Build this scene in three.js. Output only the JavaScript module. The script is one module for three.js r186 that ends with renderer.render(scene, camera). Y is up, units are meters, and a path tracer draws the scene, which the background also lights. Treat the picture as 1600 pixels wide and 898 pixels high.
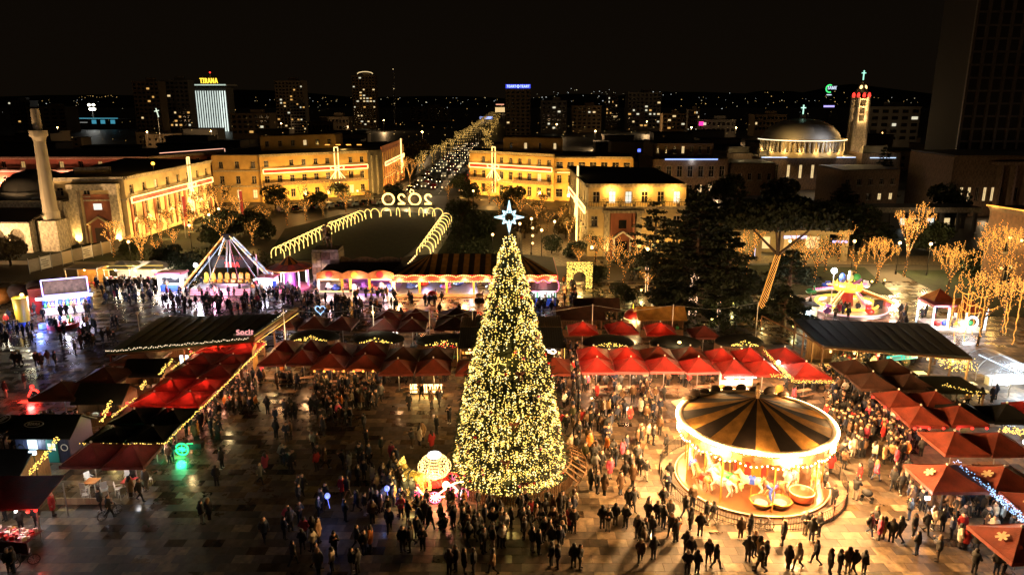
import*as THREE from 'three';
import { MarchingCubes } from 'three/addons/objects/MarchingCubes.js';
import { FontLoader } from 'three/addons/loaders/FontLoader.js';
import { TextGeometry } from 'three/addons/geometries/TextGeometry.js';

// ---------------------------------------------------------------- camera, night sky, moon, exposure
const scene = new THREE.Scene();
const EYE = 28, FOCAL = 1150, PITCH = Math.atan(297 / FOCAL);          // a drone hovering 28 m over the square
const camera = new THREE.PerspectiveCamera(2*Math.atan(449 / FOCAL)*180 / Math.PI, 1600 / 898, 0.5, 12000);
camera.position.set(0, EYE, 0);
camera.rotation.set(-PITCH, 0, 0);
const renderer = new THREE.WebGLRenderer({ antialias: true });
renderer.toneMapping = THREE.LinearToneMapping;
renderer.toneMappingExposure = 1.0;
renderer.shadowMap.enabled = true;
renderer.setSize(1024, 574);
{ // overcast night sky, faintly warm with the glow of the town low down all round
  const W = 64, H = 32, d = new Float32Array(W*H*4);
  for (let y = 0; y < H; y++) for (let x = 0; x < W; x++) {
    const up = (y + 0.5) / H - 0.5, k = Math.exp(-Math.max(0, up)*9), i = (y*W + x)*4;
    d[i] = 0.0018 + 0.0026*k; d[i + 1] = 0.00135 + 0.0015*k; d[i + 2] = 0.0009 + 0.0006*k; d[i + 3] = 1;
  }
  const t = new THREE.DataTexture(d, W, H, THREE.RGBAFormat, THREE.FloatType);
  t.mapping = THREE.EquirectangularReflectionMapping; t.magFilter = THREE.LinearFilter; t.needsUpdate = true;
  scene.background = t; scene.environment = t;
}
const moon = new THREE.DirectionalLight(0xfff0dd, 0.004);               // the moon behind thin cloud
moon.position.set(-60, 200, 40); moon.target.position.set(0, 0, -70); moon.castShadow = true; moon.shadow.radius = 25;
Object.assign(moon.shadow.camera, { left: -150, right: 150, top: 150, bottom: -150, far: 500 });
scene.add(moon, moon.target);

// ---------------------------------------------------------------- helpers
const rng = (s) => () => { s = (s + 0x6d2b79f5) | 0; let t = Math.imul(s ^ (s >>> 15), 1 | s); t = (t + Math.imul(t ^ (t >>> 7), 61 | t)) ^ t; return ((t ^ (t >>> 14)) >>> 0) / 4294967296; };
const V = (x, y, z) => new THREE.Vector3(x, y, z);
const { PI, sin, cos, atan2, hypot, floor, min, max, abs, sqrt, round, ceil } = Math;
const lerp = (a, b, t) => a + (b - a)*t, clamp = (x, a, b) => min(b, max(a, x));
// survey: the photograph's pixel (1600 wide) read as the point at height h above the square
function at(px, py, h = 0) {
  const u = (px - 800) / FOCAL, v = (py - 449) / FOCAL;
  const dy = -v*cos(PITCH) - sin(PITCH), dz = -(cos(PITCH) - v*sin(PITCH)), t = (h - EYE) / dy;
  return V(u*t, h, dz*t);
}
const atZ = (px, py, z) => { const u = (px - 800) / FOCAL, v = (py - 449) / FOCAL, t = z / -(cos(PITCH) - v*sin(PITCH)); return V(u*t, EYE + t*(-v*cos(PITCH) - sin(PITCH)), z); };

// value noise that repeats, and textures made of it
function tex(seed, size, f, rep, srgb = true) {
  const d = new Uint8Array(size*size*4), r = rng(seed), grids = [4, 8, 16, 32, 64, 128].map((n) => { const a = new Float32Array(n*n); for (let i = 0; i < n*n; i++) a[i] = r(); return { n, a }; });
  const noise = (k, x, y) => { const { n, a } = grids[k], fx = x*n, fy = y*n, ix = floor(fx), iy = floor(fy), s = (t) => t*t*(3 - 2*t), u = s(fx - ix), v = s(fy - iy), g = (i, j) => a[((j % n + n) % n)*n + (i % n + n) % n]; return lerp(lerp(g(ix, iy), g(ix + 1, iy), u), lerp(g(ix, iy + 1), g(ix + 1, iy + 1), u), v); };
  const fbm = (x, y, from = 0) => { let s = 0, w = 0; for (let k = from; k < 6; k++) { const q = 1 / (k - from + 1); s += q*noise(k, x, y); w += q; } return s / w; };
  for (let y = 0; y < size; y++) for (let x = 0; x < size; x++) {
    const c = f(x / size, y / size, fbm, noise, r), i = (y*size + x)*4;
    for (let k = 0; k < 3; k++) d[i + k] = clamp(round(255*(c.length ? c[k] : c)), 0, 255);
    d[i + 3] = 255;
  }
  const t = new THREE.DataTexture(d, size, size); t.wrapS = t.wrapT = THREE.RepeatWrapping; t.repeat.set(1 / rep, 1 / rep); t.magFilter = THREE.LinearFilter; t.colorSpace = srgb ? THREE.SRGBColorSpace : THREE.NoColorSpace; t.needsUpdate = true;
  return t;
}
const T = {
  plaster: tex(1, 256, (x, y, f) => 0.74 + 0.3*f(x, y) + 0.1*(f(x*3 % 1, y, 3) - 0.5), 6),
  stone: tex(2, 256, (x, y, f) => 0.55 + 0.55*f(x, y, 1), 2.5),
  cloth: tex(3, 256, (x, y, f) => 0.58 + 0.56*f(x, y) + 0.08*sin(x*256*PI)*sin(y*256*PI), 2),
  bark: tex(4, 256, (x, y, f) => 0.35 + 0.9*f(x, y*0.25, 2), 1.5),
  roof: tex(5, 256, (x, y, f) => 0.6 + 0.5*f(x, y, 1), 3),
  asphalt: tex(6, 256, (x, y, f) => 0.6 + 0.55*f(x, y, 1), 7),
  grass: tex(7, 256, (x, y, f) => { const k = 0.4 + 0.9*f(x, y, 1); return [k*0.9, k, k*0.6]; }, 5),
  wood: tex(8, 256, (x, y, f) => 0.55 + 0.6*f(x, y*0.12, 2), 1.2),
  leaf: tex(9, 128, (x, y, f) => 0.55 + 0.7*f(x, y), 1.2),
  grain: tex(10, 256, (x, y, f) => 0.3 + 0.7*f(x, y, 2), 1.1, false),
  puddle: tex(11, 256, (x, y, f) => clamp(0.18 + 1.5*(f(x, y, 0) - 0.36), 0.1, 0.85), 9, false),
};
const mats = {};
function mat(name, color, roughness = 0.8, o = {}) {
  const { map, rmap, bump, emissive, metal = 0, phys, ...rest } = o;
  const m = new (phys ? THREE.MeshPhysicalMaterial : THREE.MeshStandardMaterial)({ roughness, metalness: metal, ...rest });
  m.name = name; m.color.setRGB(...color);
  if (map) m.map = T[map];
  if (rmap) m.roughnessMap = T[rmap];
  if (bump) { m.bumpMap = T.grain; m.bumpScale = bump; }
  if (emissive) m.emissive.setRGB(...emissive);
  return (mats[name] = m);
}
const glow = (name, r, g, b, k = 1) => { const q = 0.4 / Math.max(r, g, b), m = mat(name, [q*r, q*g, q*b], 0.5); m.emissive.setRGB(r, g, b); m.emissiveIntensity = k; return m; };

// a builder that joins shapes into one named mesh; uv in metres by the way each face points
const mb = () => new MB(), v2 = ([x, y]) => new THREE.Vector2(x, y), boxG = (...a) => new THREE.BoxGeometry(...a), torus = (...a) => new THREE.TorusGeometry(...a), lathe = (...a) => new THREE.LatheGeometry(...a), shiftM = (...a) => new THREE.Matrix4().makeTranslation(...a), turnZ = (a) => new THREE.Matrix4().makeRotationZ(a);
const unit = { box: boxG(1, 1, 1).toNonIndexed(), oct: new THREE.OctahedronGeometry(1, 0), ico: new THREE.IcosahedronGeometry(1, 1) };
const cyls = {};
const cylOf = (n, k) => (cyls[n + '_' + k] ??= new THREE.CylinderGeometry(k, 1, 1, n, 1).toNonIndexed());
const _m = new THREE.Matrix4(), _q = new THREE.Quaternion(), _e = new THREE.Euler(), _v = new THREE.Vector3(), _n3 = new THREE.Matrix3();
class MB {
  constructor() { this.p = []; this.n = []; }
  put(g, m) {
    if (g.index) g = g.toNonIndexed();
    const p = g.attributes.position, n = g.attributes.normal; _n3.getNormalMatrix(m);
    for (let i = 0; i < p.count; i++) { _v.fromBufferAttribute(p, i).applyMatrix4(m); this.p.push(_v.x, _v.y, _v.z); _v.fromBufferAttribute(n, i).applyMatrix3(_n3).normalize(); this.n.push(_v.x, _v.y, _v.z); }
    return this;
  }
  place(g, x, y, z, rx = 0, ry = 0, rz = 0, sx = 1, sy = sx, sz = sx) { return this.put(g, new THREE.Matrix4().compose(V(x, y, z), new THREE.Quaternion().setFromEuler(new THREE.Euler(rx, ry, rz, 'YXZ')), V(sx, sy, sz))); }
  box(x, y, z, w, h, d, ry = 0, rx = 0, rz = 0) { return this.place(unit.box, x, y, z, rx, ry, rz, w, h, d); }         // centred
  slab(x, y, z, w, h, d, ry = 0) { return this.box(x, y + h / 2, z, w, h, d, ry); }                                     // standing on y
  cyl(x, y, z, r, h, k = 1, n = 10) { return this.place(cylOf(n, k), x, y + h / 2, z, 0, 0, 0, r, h, r); }
  bar(a, b, r, k = 1, n = 6) { const d = b.clone().sub(a), l = d.length(); _q.setFromUnitVectors(V(0, 1, 0), d.divideScalar(l)); return this.put(cylOf(n, k), new THREE.Matrix4().compose(a.clone().lerp(b, 0.5), _q.clone(), V(r, l, r))); }
  ball(x, y, z, r, sy = r, sz = r, g = unit.ico) { return this.place(g, x, y, z, 0, 0, 0, r, sy, sz); }
  tri(a, b, c) { const n = b.clone().sub(a).cross(c.clone().sub(a)).normalize(); for (const q of [a, b, c]) { this.p.push(q.x, q.y, q.z); this.n.push(n.x, n.y, n.z); } return this; }
  quad(a, b, c, d) { return this.tri(a, b, c).tri(a, c, d); }
  plate(pts, t) { // a polygon (counter-clockwise from above) with thickness t downwards
    const dn = pts.map((p) => p.clone().setY(p.y - t));
    for (let i = 1; i + 1 < pts.length; i++) this.tri(pts[0], pts[i], pts[i + 1]).tri(dn[0], dn[i + 1], dn[i]);
    for (let i = 0; i < pts.length; i++) { const j = (i + 1) % pts.length; this.quad(pts[i], dn[i], dn[j], pts[j]); }
    return this;
  }
  tube(pts, r, n = 6, seg) { const c = new THREE.CatmullRomCurve3(pts); return this.put(new THREE.TubeGeometry(c, seg ?? pts.length*3, r, n), new THREE.Matrix4()); }
  geo(uvOff = 0) {
    const g = new THREE.BufferGeometry(), P = new Float32Array(this.p), N = new Float32Array(this.n), c = P.length / 3, U = new Float32Array(c*2);
    for (let i = 0; i < c; i++) {
      const x = abs(N[i*3]), y = abs(N[i*3 + 1]), z = abs(N[i*3 + 2]);
      const [a, b] = y >= x && y >= z ? [P[i*3], P[i*3 + 2]] : x > z ? [P[i*3 + 2], P[i*3 + 1]] : [P[i*3], P[i*3 + 1]];
      U[i*2] = a + uvOff; U[i*2 + 1] = b + uvOff*0.37;
    }
    g.setAttribute('position', new THREE.BufferAttribute(P, 3)); g.setAttribute('normal', new THREE.BufferAttribute(N, 3)); g.setAttribute('uv', new THREE.BufferAttribute(U, 2));
    return g;
  }
  build(name, material, parent, kind) { if (!this.p.length) return null; return part(name, this.geo(), material, parent, kind); }
}
function part(name, geometry, material, parent, kind) {
  const o = new THREE.Mesh(geometry, material); o.name = name; o.castShadow = o.receiveShadow = true;
  if (kind) o.userData.kind = kind;
  if (parent) parent.add(o);
  return o;
}
const used = new Map();
const numbered = (n) => { n = n.replace(/_\d{3}$/, ''); const k = used.get(n) ?? 0; used.set(n, k + 1); return k ? n + '_' + String(k).padStart(3, '0') : n; };
function thing(name, label, category, p = V(0, 0, 0), ry = 0, group) {
  const o = new THREE.Group(); o.name = numbered(name); o.position.copy(p); o.rotation.y = ry; o.userData = { label, category };
  if (group) o.userData.group = group;
  scene.add(o); return o;
}
function solo(o, label, category, group) { o.name = numbered(o.name); o.userData = { ...o.userData, label, category }; if (group) o.userData.group = group; scene.add(o); return o; }
function copy(root, label, p, ry = 0, group, s = 1) {
  const c = root.clone(); c.name = numbered(root.name); c.userData = { ...root.userData, label }; if (group) c.userData.group = group;
  c.position.copy(p); c.rotation.y = ry; c.scale.setScalar(s); scene.add(c); return c;
}
function structure(o, label) { o.userData.kind = 'structure'; if (label) o.userData.label = label; o.name = numbered(o.name); scene.add(o); return o; }
function lamp(x, y, z, rgb, power, size = 0.1, parent = scene) { // a light the size of the glowing thing it stands at
  const l = new THREE.PointLight(0xffffff, power); l.color.setRGB(...rgb); l.position.set(x, y, z); l.castShadow = true; l.shadow.radius = size / 0.02; l.name = 'lamp'; parent.add(l); return l;
}
function spot(p, target, rgb, power, angle, size = 0.15) {
  const l = new THREE.SpotLight(0xffffff, power, 0, angle, 0.8); l.color.setRGB(...rgb); l.position.copy(p); l.target.position.copy(target); l.castShadow = true; l.shadow.radius = size / 0.02; l.name = 'spot'; scene.add(l, l.target); return l;
}
// glowing bulbs joined to one part
function bulbs(points, r, material, parent, name = 'light_bulbs', g = unit.oct) {
  const b = mb(); for (const p of points) b.place(g, p.x, p.y, p.z, 0, p.x*7.1, 0, r, r, r);
  return b.build(name, material, parent, 'stuff');
}
const along = (a, b, step, sag = 0) => { const l = a.distanceTo(b), n = max(1, round(l / step)), o = []; for (let i = 0; i <= n; i++) { const t = i / n; o.push(a.clone().lerp(b, t).add(V(0, -4*sag*t*(1 - t), 0))); } return o; };
const ordinal = (n) => { const u = ['', 'first', 'second', 'third', 'fourth', 'fifth', 'sixth', 'seventh', 'eighth', 'ninth', 'tenth', 'eleventh', 'twelfth', 'thirteenth', 'fourteenth', 'fifteenth', 'sixteenth', 'seventeenth', 'eighteenth', 'nineteenth'], t = { 2: 'twent', 3: 'thirt', 4: 'fort', 5: 'fift', 6: 'sixt', 7: 'sevent' }; return n < 20 ? u[n] : n % 10 ? t[floor(n / 10)] + 'y-' + u[n % 10] : t[n / 10] + 'ieth'; };

// ---------------------------------------------------------------- materials (real base colours)
const M = {
  cream: mat('cream plaster', [0.5, 0.38, 0.2], 0.85, { map: 'plaster', bump: 0.01 }), ochre: mat('ochre plaster', [0.5, 0.31, 0.1], 0.85, { map: 'plaster', bump: 0.01 }), brickred: mat('red plaster', [0.27, 0.09, 0.05], 0.85, { map: 'plaster', bump: 0.01 }),
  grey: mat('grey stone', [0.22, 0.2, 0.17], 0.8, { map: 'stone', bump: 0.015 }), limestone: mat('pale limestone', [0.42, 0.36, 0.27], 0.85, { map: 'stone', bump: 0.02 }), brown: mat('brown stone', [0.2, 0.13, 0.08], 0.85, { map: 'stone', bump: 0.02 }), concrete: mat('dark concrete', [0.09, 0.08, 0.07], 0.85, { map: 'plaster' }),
  tile: mat('dark roof tile', [0.04, 0.03, 0.025], 0.7, { map: 'roof', bump: 0.02 }), lead: mat('lead roofing', [0.18, 0.17, 0.16], 0.35, { map: 'roof', metal: 0.6 }),
  glass: mat('dark window glass', [0.012, 0.012, 0.014], 0.12), frame: mat('window frame', [0.3, 0.25, 0.18], 0.6), litpane: glow('lit window', 1.0, 0.72, 0.34, 0.9), litcool: glow('cool lit window', 0.85, 0.95, 0.9, 0.9),
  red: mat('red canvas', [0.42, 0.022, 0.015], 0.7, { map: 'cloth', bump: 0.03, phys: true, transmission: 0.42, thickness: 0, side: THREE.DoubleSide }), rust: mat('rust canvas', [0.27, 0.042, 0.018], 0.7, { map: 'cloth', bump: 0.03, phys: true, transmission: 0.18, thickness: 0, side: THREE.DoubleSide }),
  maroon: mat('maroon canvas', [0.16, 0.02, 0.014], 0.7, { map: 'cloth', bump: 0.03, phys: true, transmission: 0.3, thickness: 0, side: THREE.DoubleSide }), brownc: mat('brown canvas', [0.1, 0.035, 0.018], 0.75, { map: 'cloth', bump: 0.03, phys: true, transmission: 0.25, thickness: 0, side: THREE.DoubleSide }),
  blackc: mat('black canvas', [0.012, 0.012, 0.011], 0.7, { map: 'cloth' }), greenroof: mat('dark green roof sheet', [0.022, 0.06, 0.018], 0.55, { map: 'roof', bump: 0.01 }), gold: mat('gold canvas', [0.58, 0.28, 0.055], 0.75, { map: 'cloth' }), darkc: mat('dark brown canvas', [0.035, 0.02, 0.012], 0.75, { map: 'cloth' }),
  steel: mat('galvanised steel', [0.5, 0.5, 0.5], 0.35, { metal: 0.8 }), iron: mat('dark iron', [0.03, 0.028, 0.025], 0.5, { metal: 0.5 }), white: mat('white paint', [0.75, 0.73, 0.68], 0.5), wood: mat('brown wood', [0.22, 0.11, 0.045], 0.6, { map: 'wood' }), darkwood: mat('dark wood', [0.06, 0.035, 0.02], 0.65, { map: 'wood' }),
  bark: mat('bark', [0.12, 0.08, 0.05], 0.9, { map: 'bark', bump: 0.02 }), leaf: mat('dark leaves', [0.035, 0.05, 0.016], 0.7, { map: 'leaf', side: THREE.DoubleSide }), needle: mat('cedar needles', [0.022, 0.034, 0.014], 0.75, { map: 'leaf', side: THREE.DoubleSide }), dryleaf: mat('dry leaves', [0.15, 0.1, 0.03], 0.7, { map: 'leaf', side: THREE.DoubleSide }), fir: mat('fir needles', [0.018, 0.026, 0.009], 0.7, { map: 'leaf', side: THREE.DoubleSide }),
  grass: mat('night grass', [0.02, 0.026, 0.008], 0.9, { map: 'grass', bump: 0.03 }), asphalt: mat('wet asphalt', [0.05, 0.047, 0.043], 0.45, { map: 'asphalt', bump: 0.004 }), path: mat('sandy paving', [0.36, 0.27, 0.17], 0.7, { map: 'stone', bump: 0.01 }), hill: mat('dark hill', [0.02, 0.02, 0.015], 1, { map: 'grass' }),
  bronze: mat('dark bronze', [0.16, 0.1, 0.05], 0.4, { metal: 0.85 }), paintred: mat('red paint', [0.5, 0.03, 0.025], 0.35), paintblue: mat('blue paint', [0.03, 0.07, 0.4], 0.35), paintyel: mat('yellow paint', [0.7, 0.42, 0.03], 0.4), paintpink: mat('pink paint', [0.6, 0.16, 0.25], 0.4), paintgreen: mat('green paint', [0.04, 0.3, 0.09], 0.4), paintpurple: mat('purple paint', [0.25, 0.08, 0.4], 0.4), orange: mat('orange canvas', [0.62, 0.22, 0.03], 0.6, { map: 'cloth' }), cream2: mat('ivory paint', [0.68, 0.54, 0.34], 0.45), teal: mat('teal door paint', [0.03, 0.25, 0.22], 0.5), banner: mat('printed banner', [0.42, 0.36, 0.28], 0.7, { map: 'plaster' }), skin: mat('skin', [0.5, 0.29, 0.19], 0.6), rubber: mat('rubber', [0.015, 0.015, 0.015], 0.8), clear: mat('clear plastic', [0.9, 0.92, 0.95], 0.4, { phys: true, transmission: 1, thickness: 0, side: THREE.DoubleSide, ior: 1.45 }),
  // lamps
  gFairy: glow('fairy light', 2.25, 1.5, 0.3), gAmber: glow('amber light', 1.9, 0.76, 0.12), gWarm: glow('warm bulb', 3.2, 1.9, 0.7), gRope: glow('rope light', 2.6, 1.75, 0.6), gGold: glow('golden rope light', 2.3, 1.5, 0.4), gCar: glow('carousel bulb', 26, 15.5, 6.5), gWhite: glow('white lamp', 3, 3, 2.9), gCool: glow('cool white lamp', 1.6, 2.1, 2.5), gBlue: glow('blue lamp', 0.25, 0.4, 2.4), gIce: glow('ice blue lamp', 0.55, 0.9, 1.5), gRed: glow('red lamp', 2.2, 0.09, 0.06), gPink: glow('pink lamp', 2.0, 0.3, 0.65), gPurple: glow('purple lamp', 1.0, 0.5, 1.9), gGreen: glow('green lamp', 0.05, 1.5, 0.45), gTeal: glow('teal sign', 0.1, 0.9, 0.65), gMagenta: glow('magenta sign', 2, 0.06, 0.6), gYellow: glow('yellow lamp', 2.0, 1.3, 0.1), gStar: glow('ice star light', 0.75, 1.1, 1.2), gHead: glow('headlight', 5, 3.8, 2.1), gTail: glow('tail light', 2.2, 0.06, 0.04), gDim: glow('dim glow', 0.5, 0.3, 0.1),
};
const font = await new FontLoader().loadAsync('fonts/droid/droid_sans_bold.typeface.json');
function letters(text, size, depth, width) { // lettering as solid shapes, centred, scaled to the width if one is given
  const g = new TextGeometry(text, { font, size, depth, curveSegments: 3 }); g.computeBoundingBox(); const b = g.boundingBox, w = b.max.x - b.min.x;
  g.translate(-(b.min.x + b.max.x) / 2, 0, 0); if (width) g.scale(width / w, 1, 1); return g;
}

// ================================================================ GROUND
{
  const g = part('ground', mb().plate([V(-6000, -0.09, 300), V(6000, -0.09, 300), V(6000, -0.09, -9000), V(-6000, -0.09, -9000)], 1).geo(), M.asphalt);
  structure(g, 'dark wet asphalt ground reaching to the far hills');
}
{ // the square: stone slabs of several tones, some holding a film of rain
  const plaza = part('plaza', mb().plate([V(-110, -0.06, -26), V(110, -0.06, -26), V(110, -0.06, -124), V(-110, -0.06, -124)], 0.02).geo(), mat('slab bedding', [0.1, 0.08, 0.06], 0.9));
  structure(plaza, 'wide square paved with stone slabs of many tones');
  const tones = [[0.331, 0.23, 0.133], [0.184, 0.12, 0.068], [0.122, 0.08, 0.044], [0.075, 0.049, 0.029], [0.151, 0.113, 0.08], [0.045, 0.03, 0.019]], sm = [];
  for (const [i, c] of tones.entries()) { sm.push(mat('slab stone ' + i, c, 0.62, { map: 'stone', bump: 0.006 }), mat('wet slab stone ' + i, c.map((x) => x*0.9), 0.22, { map: 'stone', bump: 0.002 }), mat('rain-filmed slab ' + i, c.map((x) => x*0.85), 1, { map: 'stone', rmap: 'puddle' })); }
  const r = rng(11), W = 1.25, D = 0.85, rest = sm.map(() => mb()), unitG = [];
  for (let k = 0; k < 4; k++) unitG.push(mb().box(0, -0.025, 0, W - 0.014, 0.05, D - 0.014).geo(k*3.3));
  let singles = 0;
  for (let z = -33.6; z > -112; z -= D) for (let row = round(z / D), x = -ceil((6 - z*0.74) / W)*W + (abs(row) % 2)*0.6, e = -x; x < e; x += W) {
    const bright = r(), wetZone = x < -14 && z < -46 ? 0.92 : x < -12 ? 0.16 : z < -82 ? 0.85 : x > 4 ? 0.1 : 0.25;
    const tone = floor(r()*6*(0.75 + 0.25*r())), wet = r() < wetZone ? (r() < 0.6 ? 2 : 1) : 0, m = tone*3 + wet, y = (r() - 0.5)*0.006, w = bright > 0.9 ? 2 : 1;
    if (singles < 300) { const s = part('paving_slab', unitG[floor(r()*4)], sm[m], plaza); s.position.set(x + W / 2, y, z); singles++; }
    else rest[m].box(x + W / 2, -0.025 + y, z, W - 0.014, 0.05, D - 0.014);
  }
  const g = new THREE.BufferGeometry(), P = [], N = [], U = []; let start = 0;
  rest.forEach((b, i) => { const q = b.geo(i*1.7), c = q.attributes.position.count; g.addGroup(start, c, i); start += c; P.push(q.attributes.position.array); N.push(q.attributes.normal.array); U.push(q.attributes.uv.array); });
  const cat = (l) => { const o = new Float32Array(l.reduce((s, a) => s + a.length, 0)); let k = 0; for (const a of l) { o.set(a, k); k += a.length; } return o; };
  g.setAttribute('position', new THREE.BufferAttribute(cat(P), 3)); g.setAttribute('normal', new THREE.BufferAttribute(cat(N), 3)); g.setAttribute('uv', new THREE.BufferAttribute(cat(U), 2));
  part('paving_slabs', g, sm, plaza, 'stuff');
}
{ // the park behind the square: lawn, flower beds, sandy paths, the road
  const s = (name, pts, m, y = 0) => structure(part(name, mb().plate(pts.map(([x, z]) => V(x, y, z)), 0.05).geo(), m));
  s('park_path', [[-105, -124.2], [105, -124.2], [105, -196], [-105, -196]], M.asphalt, -0.03);
  s('lawn', [[-44, -128], [-20, -128], [-17, -160], [-19, -180], [-30, -187], [-42, -181], [-50, -160]], M.grass, 0.03);
  s('lawn', [[-96, -128], [-49, -126], [-56, -170], [-64, -190], [-72, -190], [-72, -150], [-96, -146]], M.grass, 0.03);
  s('lawn', [[-14, -128], [1, -128], [1, -185], [-12, -190]], M.grass, 0.03);
  s('lawn', [[21, -100], [34, -97], [36, -122], [24, -126]], M.grass, 0.03);
  s('lawn', [[36, -104], [56, -104], [60, -122], [38, -124]], M.grass, 0.032);
  s('lawn', [[62, -93], [100, -93], [100, -120], [64, -120]], M.grass, 0.031);
  s('sandy_path', [[2, -124], [16, -122], [14, -142], [11, -190], [2, -190]], M.path, 0.01);
  s('sandy_path', [[24, -126.2], [95, -123], [95, -131], [24, -132]], M.path, 0.012);
  s('road', [[-105, -196.2], [105, -196.2], [105, -216], [-105, -216]], mat('road surface', [0.06, 0.055, 0.05], 0.5, { map: 'asphalt' }), -0.02);
  s('boulevard', [[-36, -216.2], [-8, -216.2], [-12, -360], [-19, -460], [-20, -1320], [-31, -1320]], mat('boulevard surface', [0.025, 0.022, 0.018], 0.6, { map: 'asphalt' }), -0.02);
  // painted centre line of the boulevard
  const b = mb(); for (let z = -222; z > -700; z -= 6) b.slab(-22, -0.02, z, 0.2, 0.006, 3); structure(b.build('road_marking', M.white));
}
{ // hills beyond the town
  const r = rng(5), b = mb(), N = 60;
  const ridge = (z0, z1, h0, seed, x0, x1) => {
    const q = rng(seed), hs = []; for (let i = 0; i <= N; i++) hs.push(h0*(0.55 + 0.3*sin(i*0.31 + seed) + 0.18*sin(i*0.83 + seed*2) + 0.1*q()));
    for (let i = 0; i < N; i++) { const xa = lerp(x0, x1, i / N), xb = lerp(x0, x1, (i + 1) / N); b.quad(V(xa, 0, z0), V(xb, 0, z0), V(xb, hs[i + 1], z1), V(xa, hs[i], z1)); b.quad(V(xa, hs[i], z1), V(xb, hs[i + 1], z1), V(xb, 0, z1 - 900), V(xa, 0, z1 - 900)); }
  };
  ridge(-2100, -3200, 40, 3, -3600, 600); ridge(-2100, -3200, 78, 9, 500, 3600); ridge(-3300, -4800, 70, 8, -5200, 5200);
  structure(b.build('hills', M.hill), 'low dark hills behind the town');
}

// ================================================================ BUILDINGS
const winCache = {};
function windowAt(parent, W, x, y, w, h, o) { // pane with frame and sill, set in its opening
  const key = [w, h, o.arch].join(); winCache[key] ??= (() => {
    const f = mb(), t = min(0.12, w*0.1); f.box(-w / 2 + t / 2, h / 2, 0.03, t, h, 0.08).box(w / 2 - t / 2, h / 2, 0.03, t, h, 0.08).box(0, t / 2, 0.03, w - 2*t, t, 0.08).box(0, h - t / 2, 0.03, w - 2*t, t, 0.08);
    f.box(0, h / 2, 0.025, t*0.6, h - 2*t, 0.05).box(0, h*0.62, 0.02, w - 2*t, t*0.5, 0.04);
    return { pane: mb().box(0, h / 2, -0.03, w, h, 0.02).geo(), frame: f.geo(), sill: mb().box(0, -0.08, 0.34, w + 0.3, 0.16, 0.5).geo() };
  })();
  const c = winCache[key], p = part('window', c.pane, o.lit ? o.litMat ?? M.litpane : M.glass, parent);
  p.matrixAutoUpdate = true; const m = W.clone().multiply(shiftM(x, y, -0.32)); m.decompose(p.position, p.quaternion, p.scale);
  part('frame', c.frame, o.frameMat ?? M.frame, p); if (o.sill !== false) part('sill', c.sill, o.sillMat ?? M.limestone, p);
  return p;
}
// a wall from a to b (a on the viewer's left, seen from outside) with window openings
function facade(parent, a, b, h, m, rows = [], o = {}) {
  const L = hypot(b.x - a.x, b.z - a.z), dir = atan2(-(b.z - a.z), b.x - a.x), W = new THREE.Matrix4().makeRotationY(dir).setPosition(a.x, a.y, a.z);
  const s = new THREE.Shape([new THREE.Vector2(0, 0), new THREE.Vector2(L, 0), new THREE.Vector2(L, h), new THREE.Vector2(0, h)]), wins = [];
  for (const q of rows) {
    const n = q.n, x0 = q.x0 ?? 0, x1 = q.x1 ?? L;
    for (let i = 0; i < n; i++) {
      if (q.skip?.includes(i)) continue;
      const x = lerp(x0, x1, (i + 0.5) / n), hw = q.w / 2; if (x - hw < 0.1 || x + hw > L - 0.1) continue;
      const hole = new THREE.Path([new THREE.Vector2(x - hw, q.y), new THREE.Vector2(x - hw, q.y + q.h), new THREE.Vector2(x + hw, q.y + q.h), new THREE.Vector2(x + hw, q.y)]); s.holes.push(hole);
      wins.push([x, q.y, q.w, q.h, { lit: q.lit?.includes(i), litMat: q.litMat, sill: q.sill }]);
    }
  }
  const g = new THREE.ExtrudeGeometry(s, { depth: 0.4, bevelEnabled: false }); g.translate(0, 0, -0.4);
  const wall = mb().put(g, W).build(o.name ?? 'wall', m, parent);
  for (const w of wins) windowAt(parent, W, ...w);
  const trim = (name, y, hh, out, mm, x0 = 0, x1 = L) => mb().put(boxG(x1 - x0, hh, out + 0.2), W.clone().multiply(shiftM((x0 + x1) / 2, y + hh / 2, out / 2 - 0.1 + 0.003))).build(name, mm, parent);
  if (o.cornice) { trim('cornice', h - 0.35, 0.35, 0.7, o.trim ?? M.limestone); trim('cornice', h - 0.7, 0.3, 0.4, o.trim ?? M.limestone); }
  for (const y of o.bands ?? []) trim('string_course', y, 0.3, 0.25, o.trim ?? M.limestone);
  return { wall, W, L };
}
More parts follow.
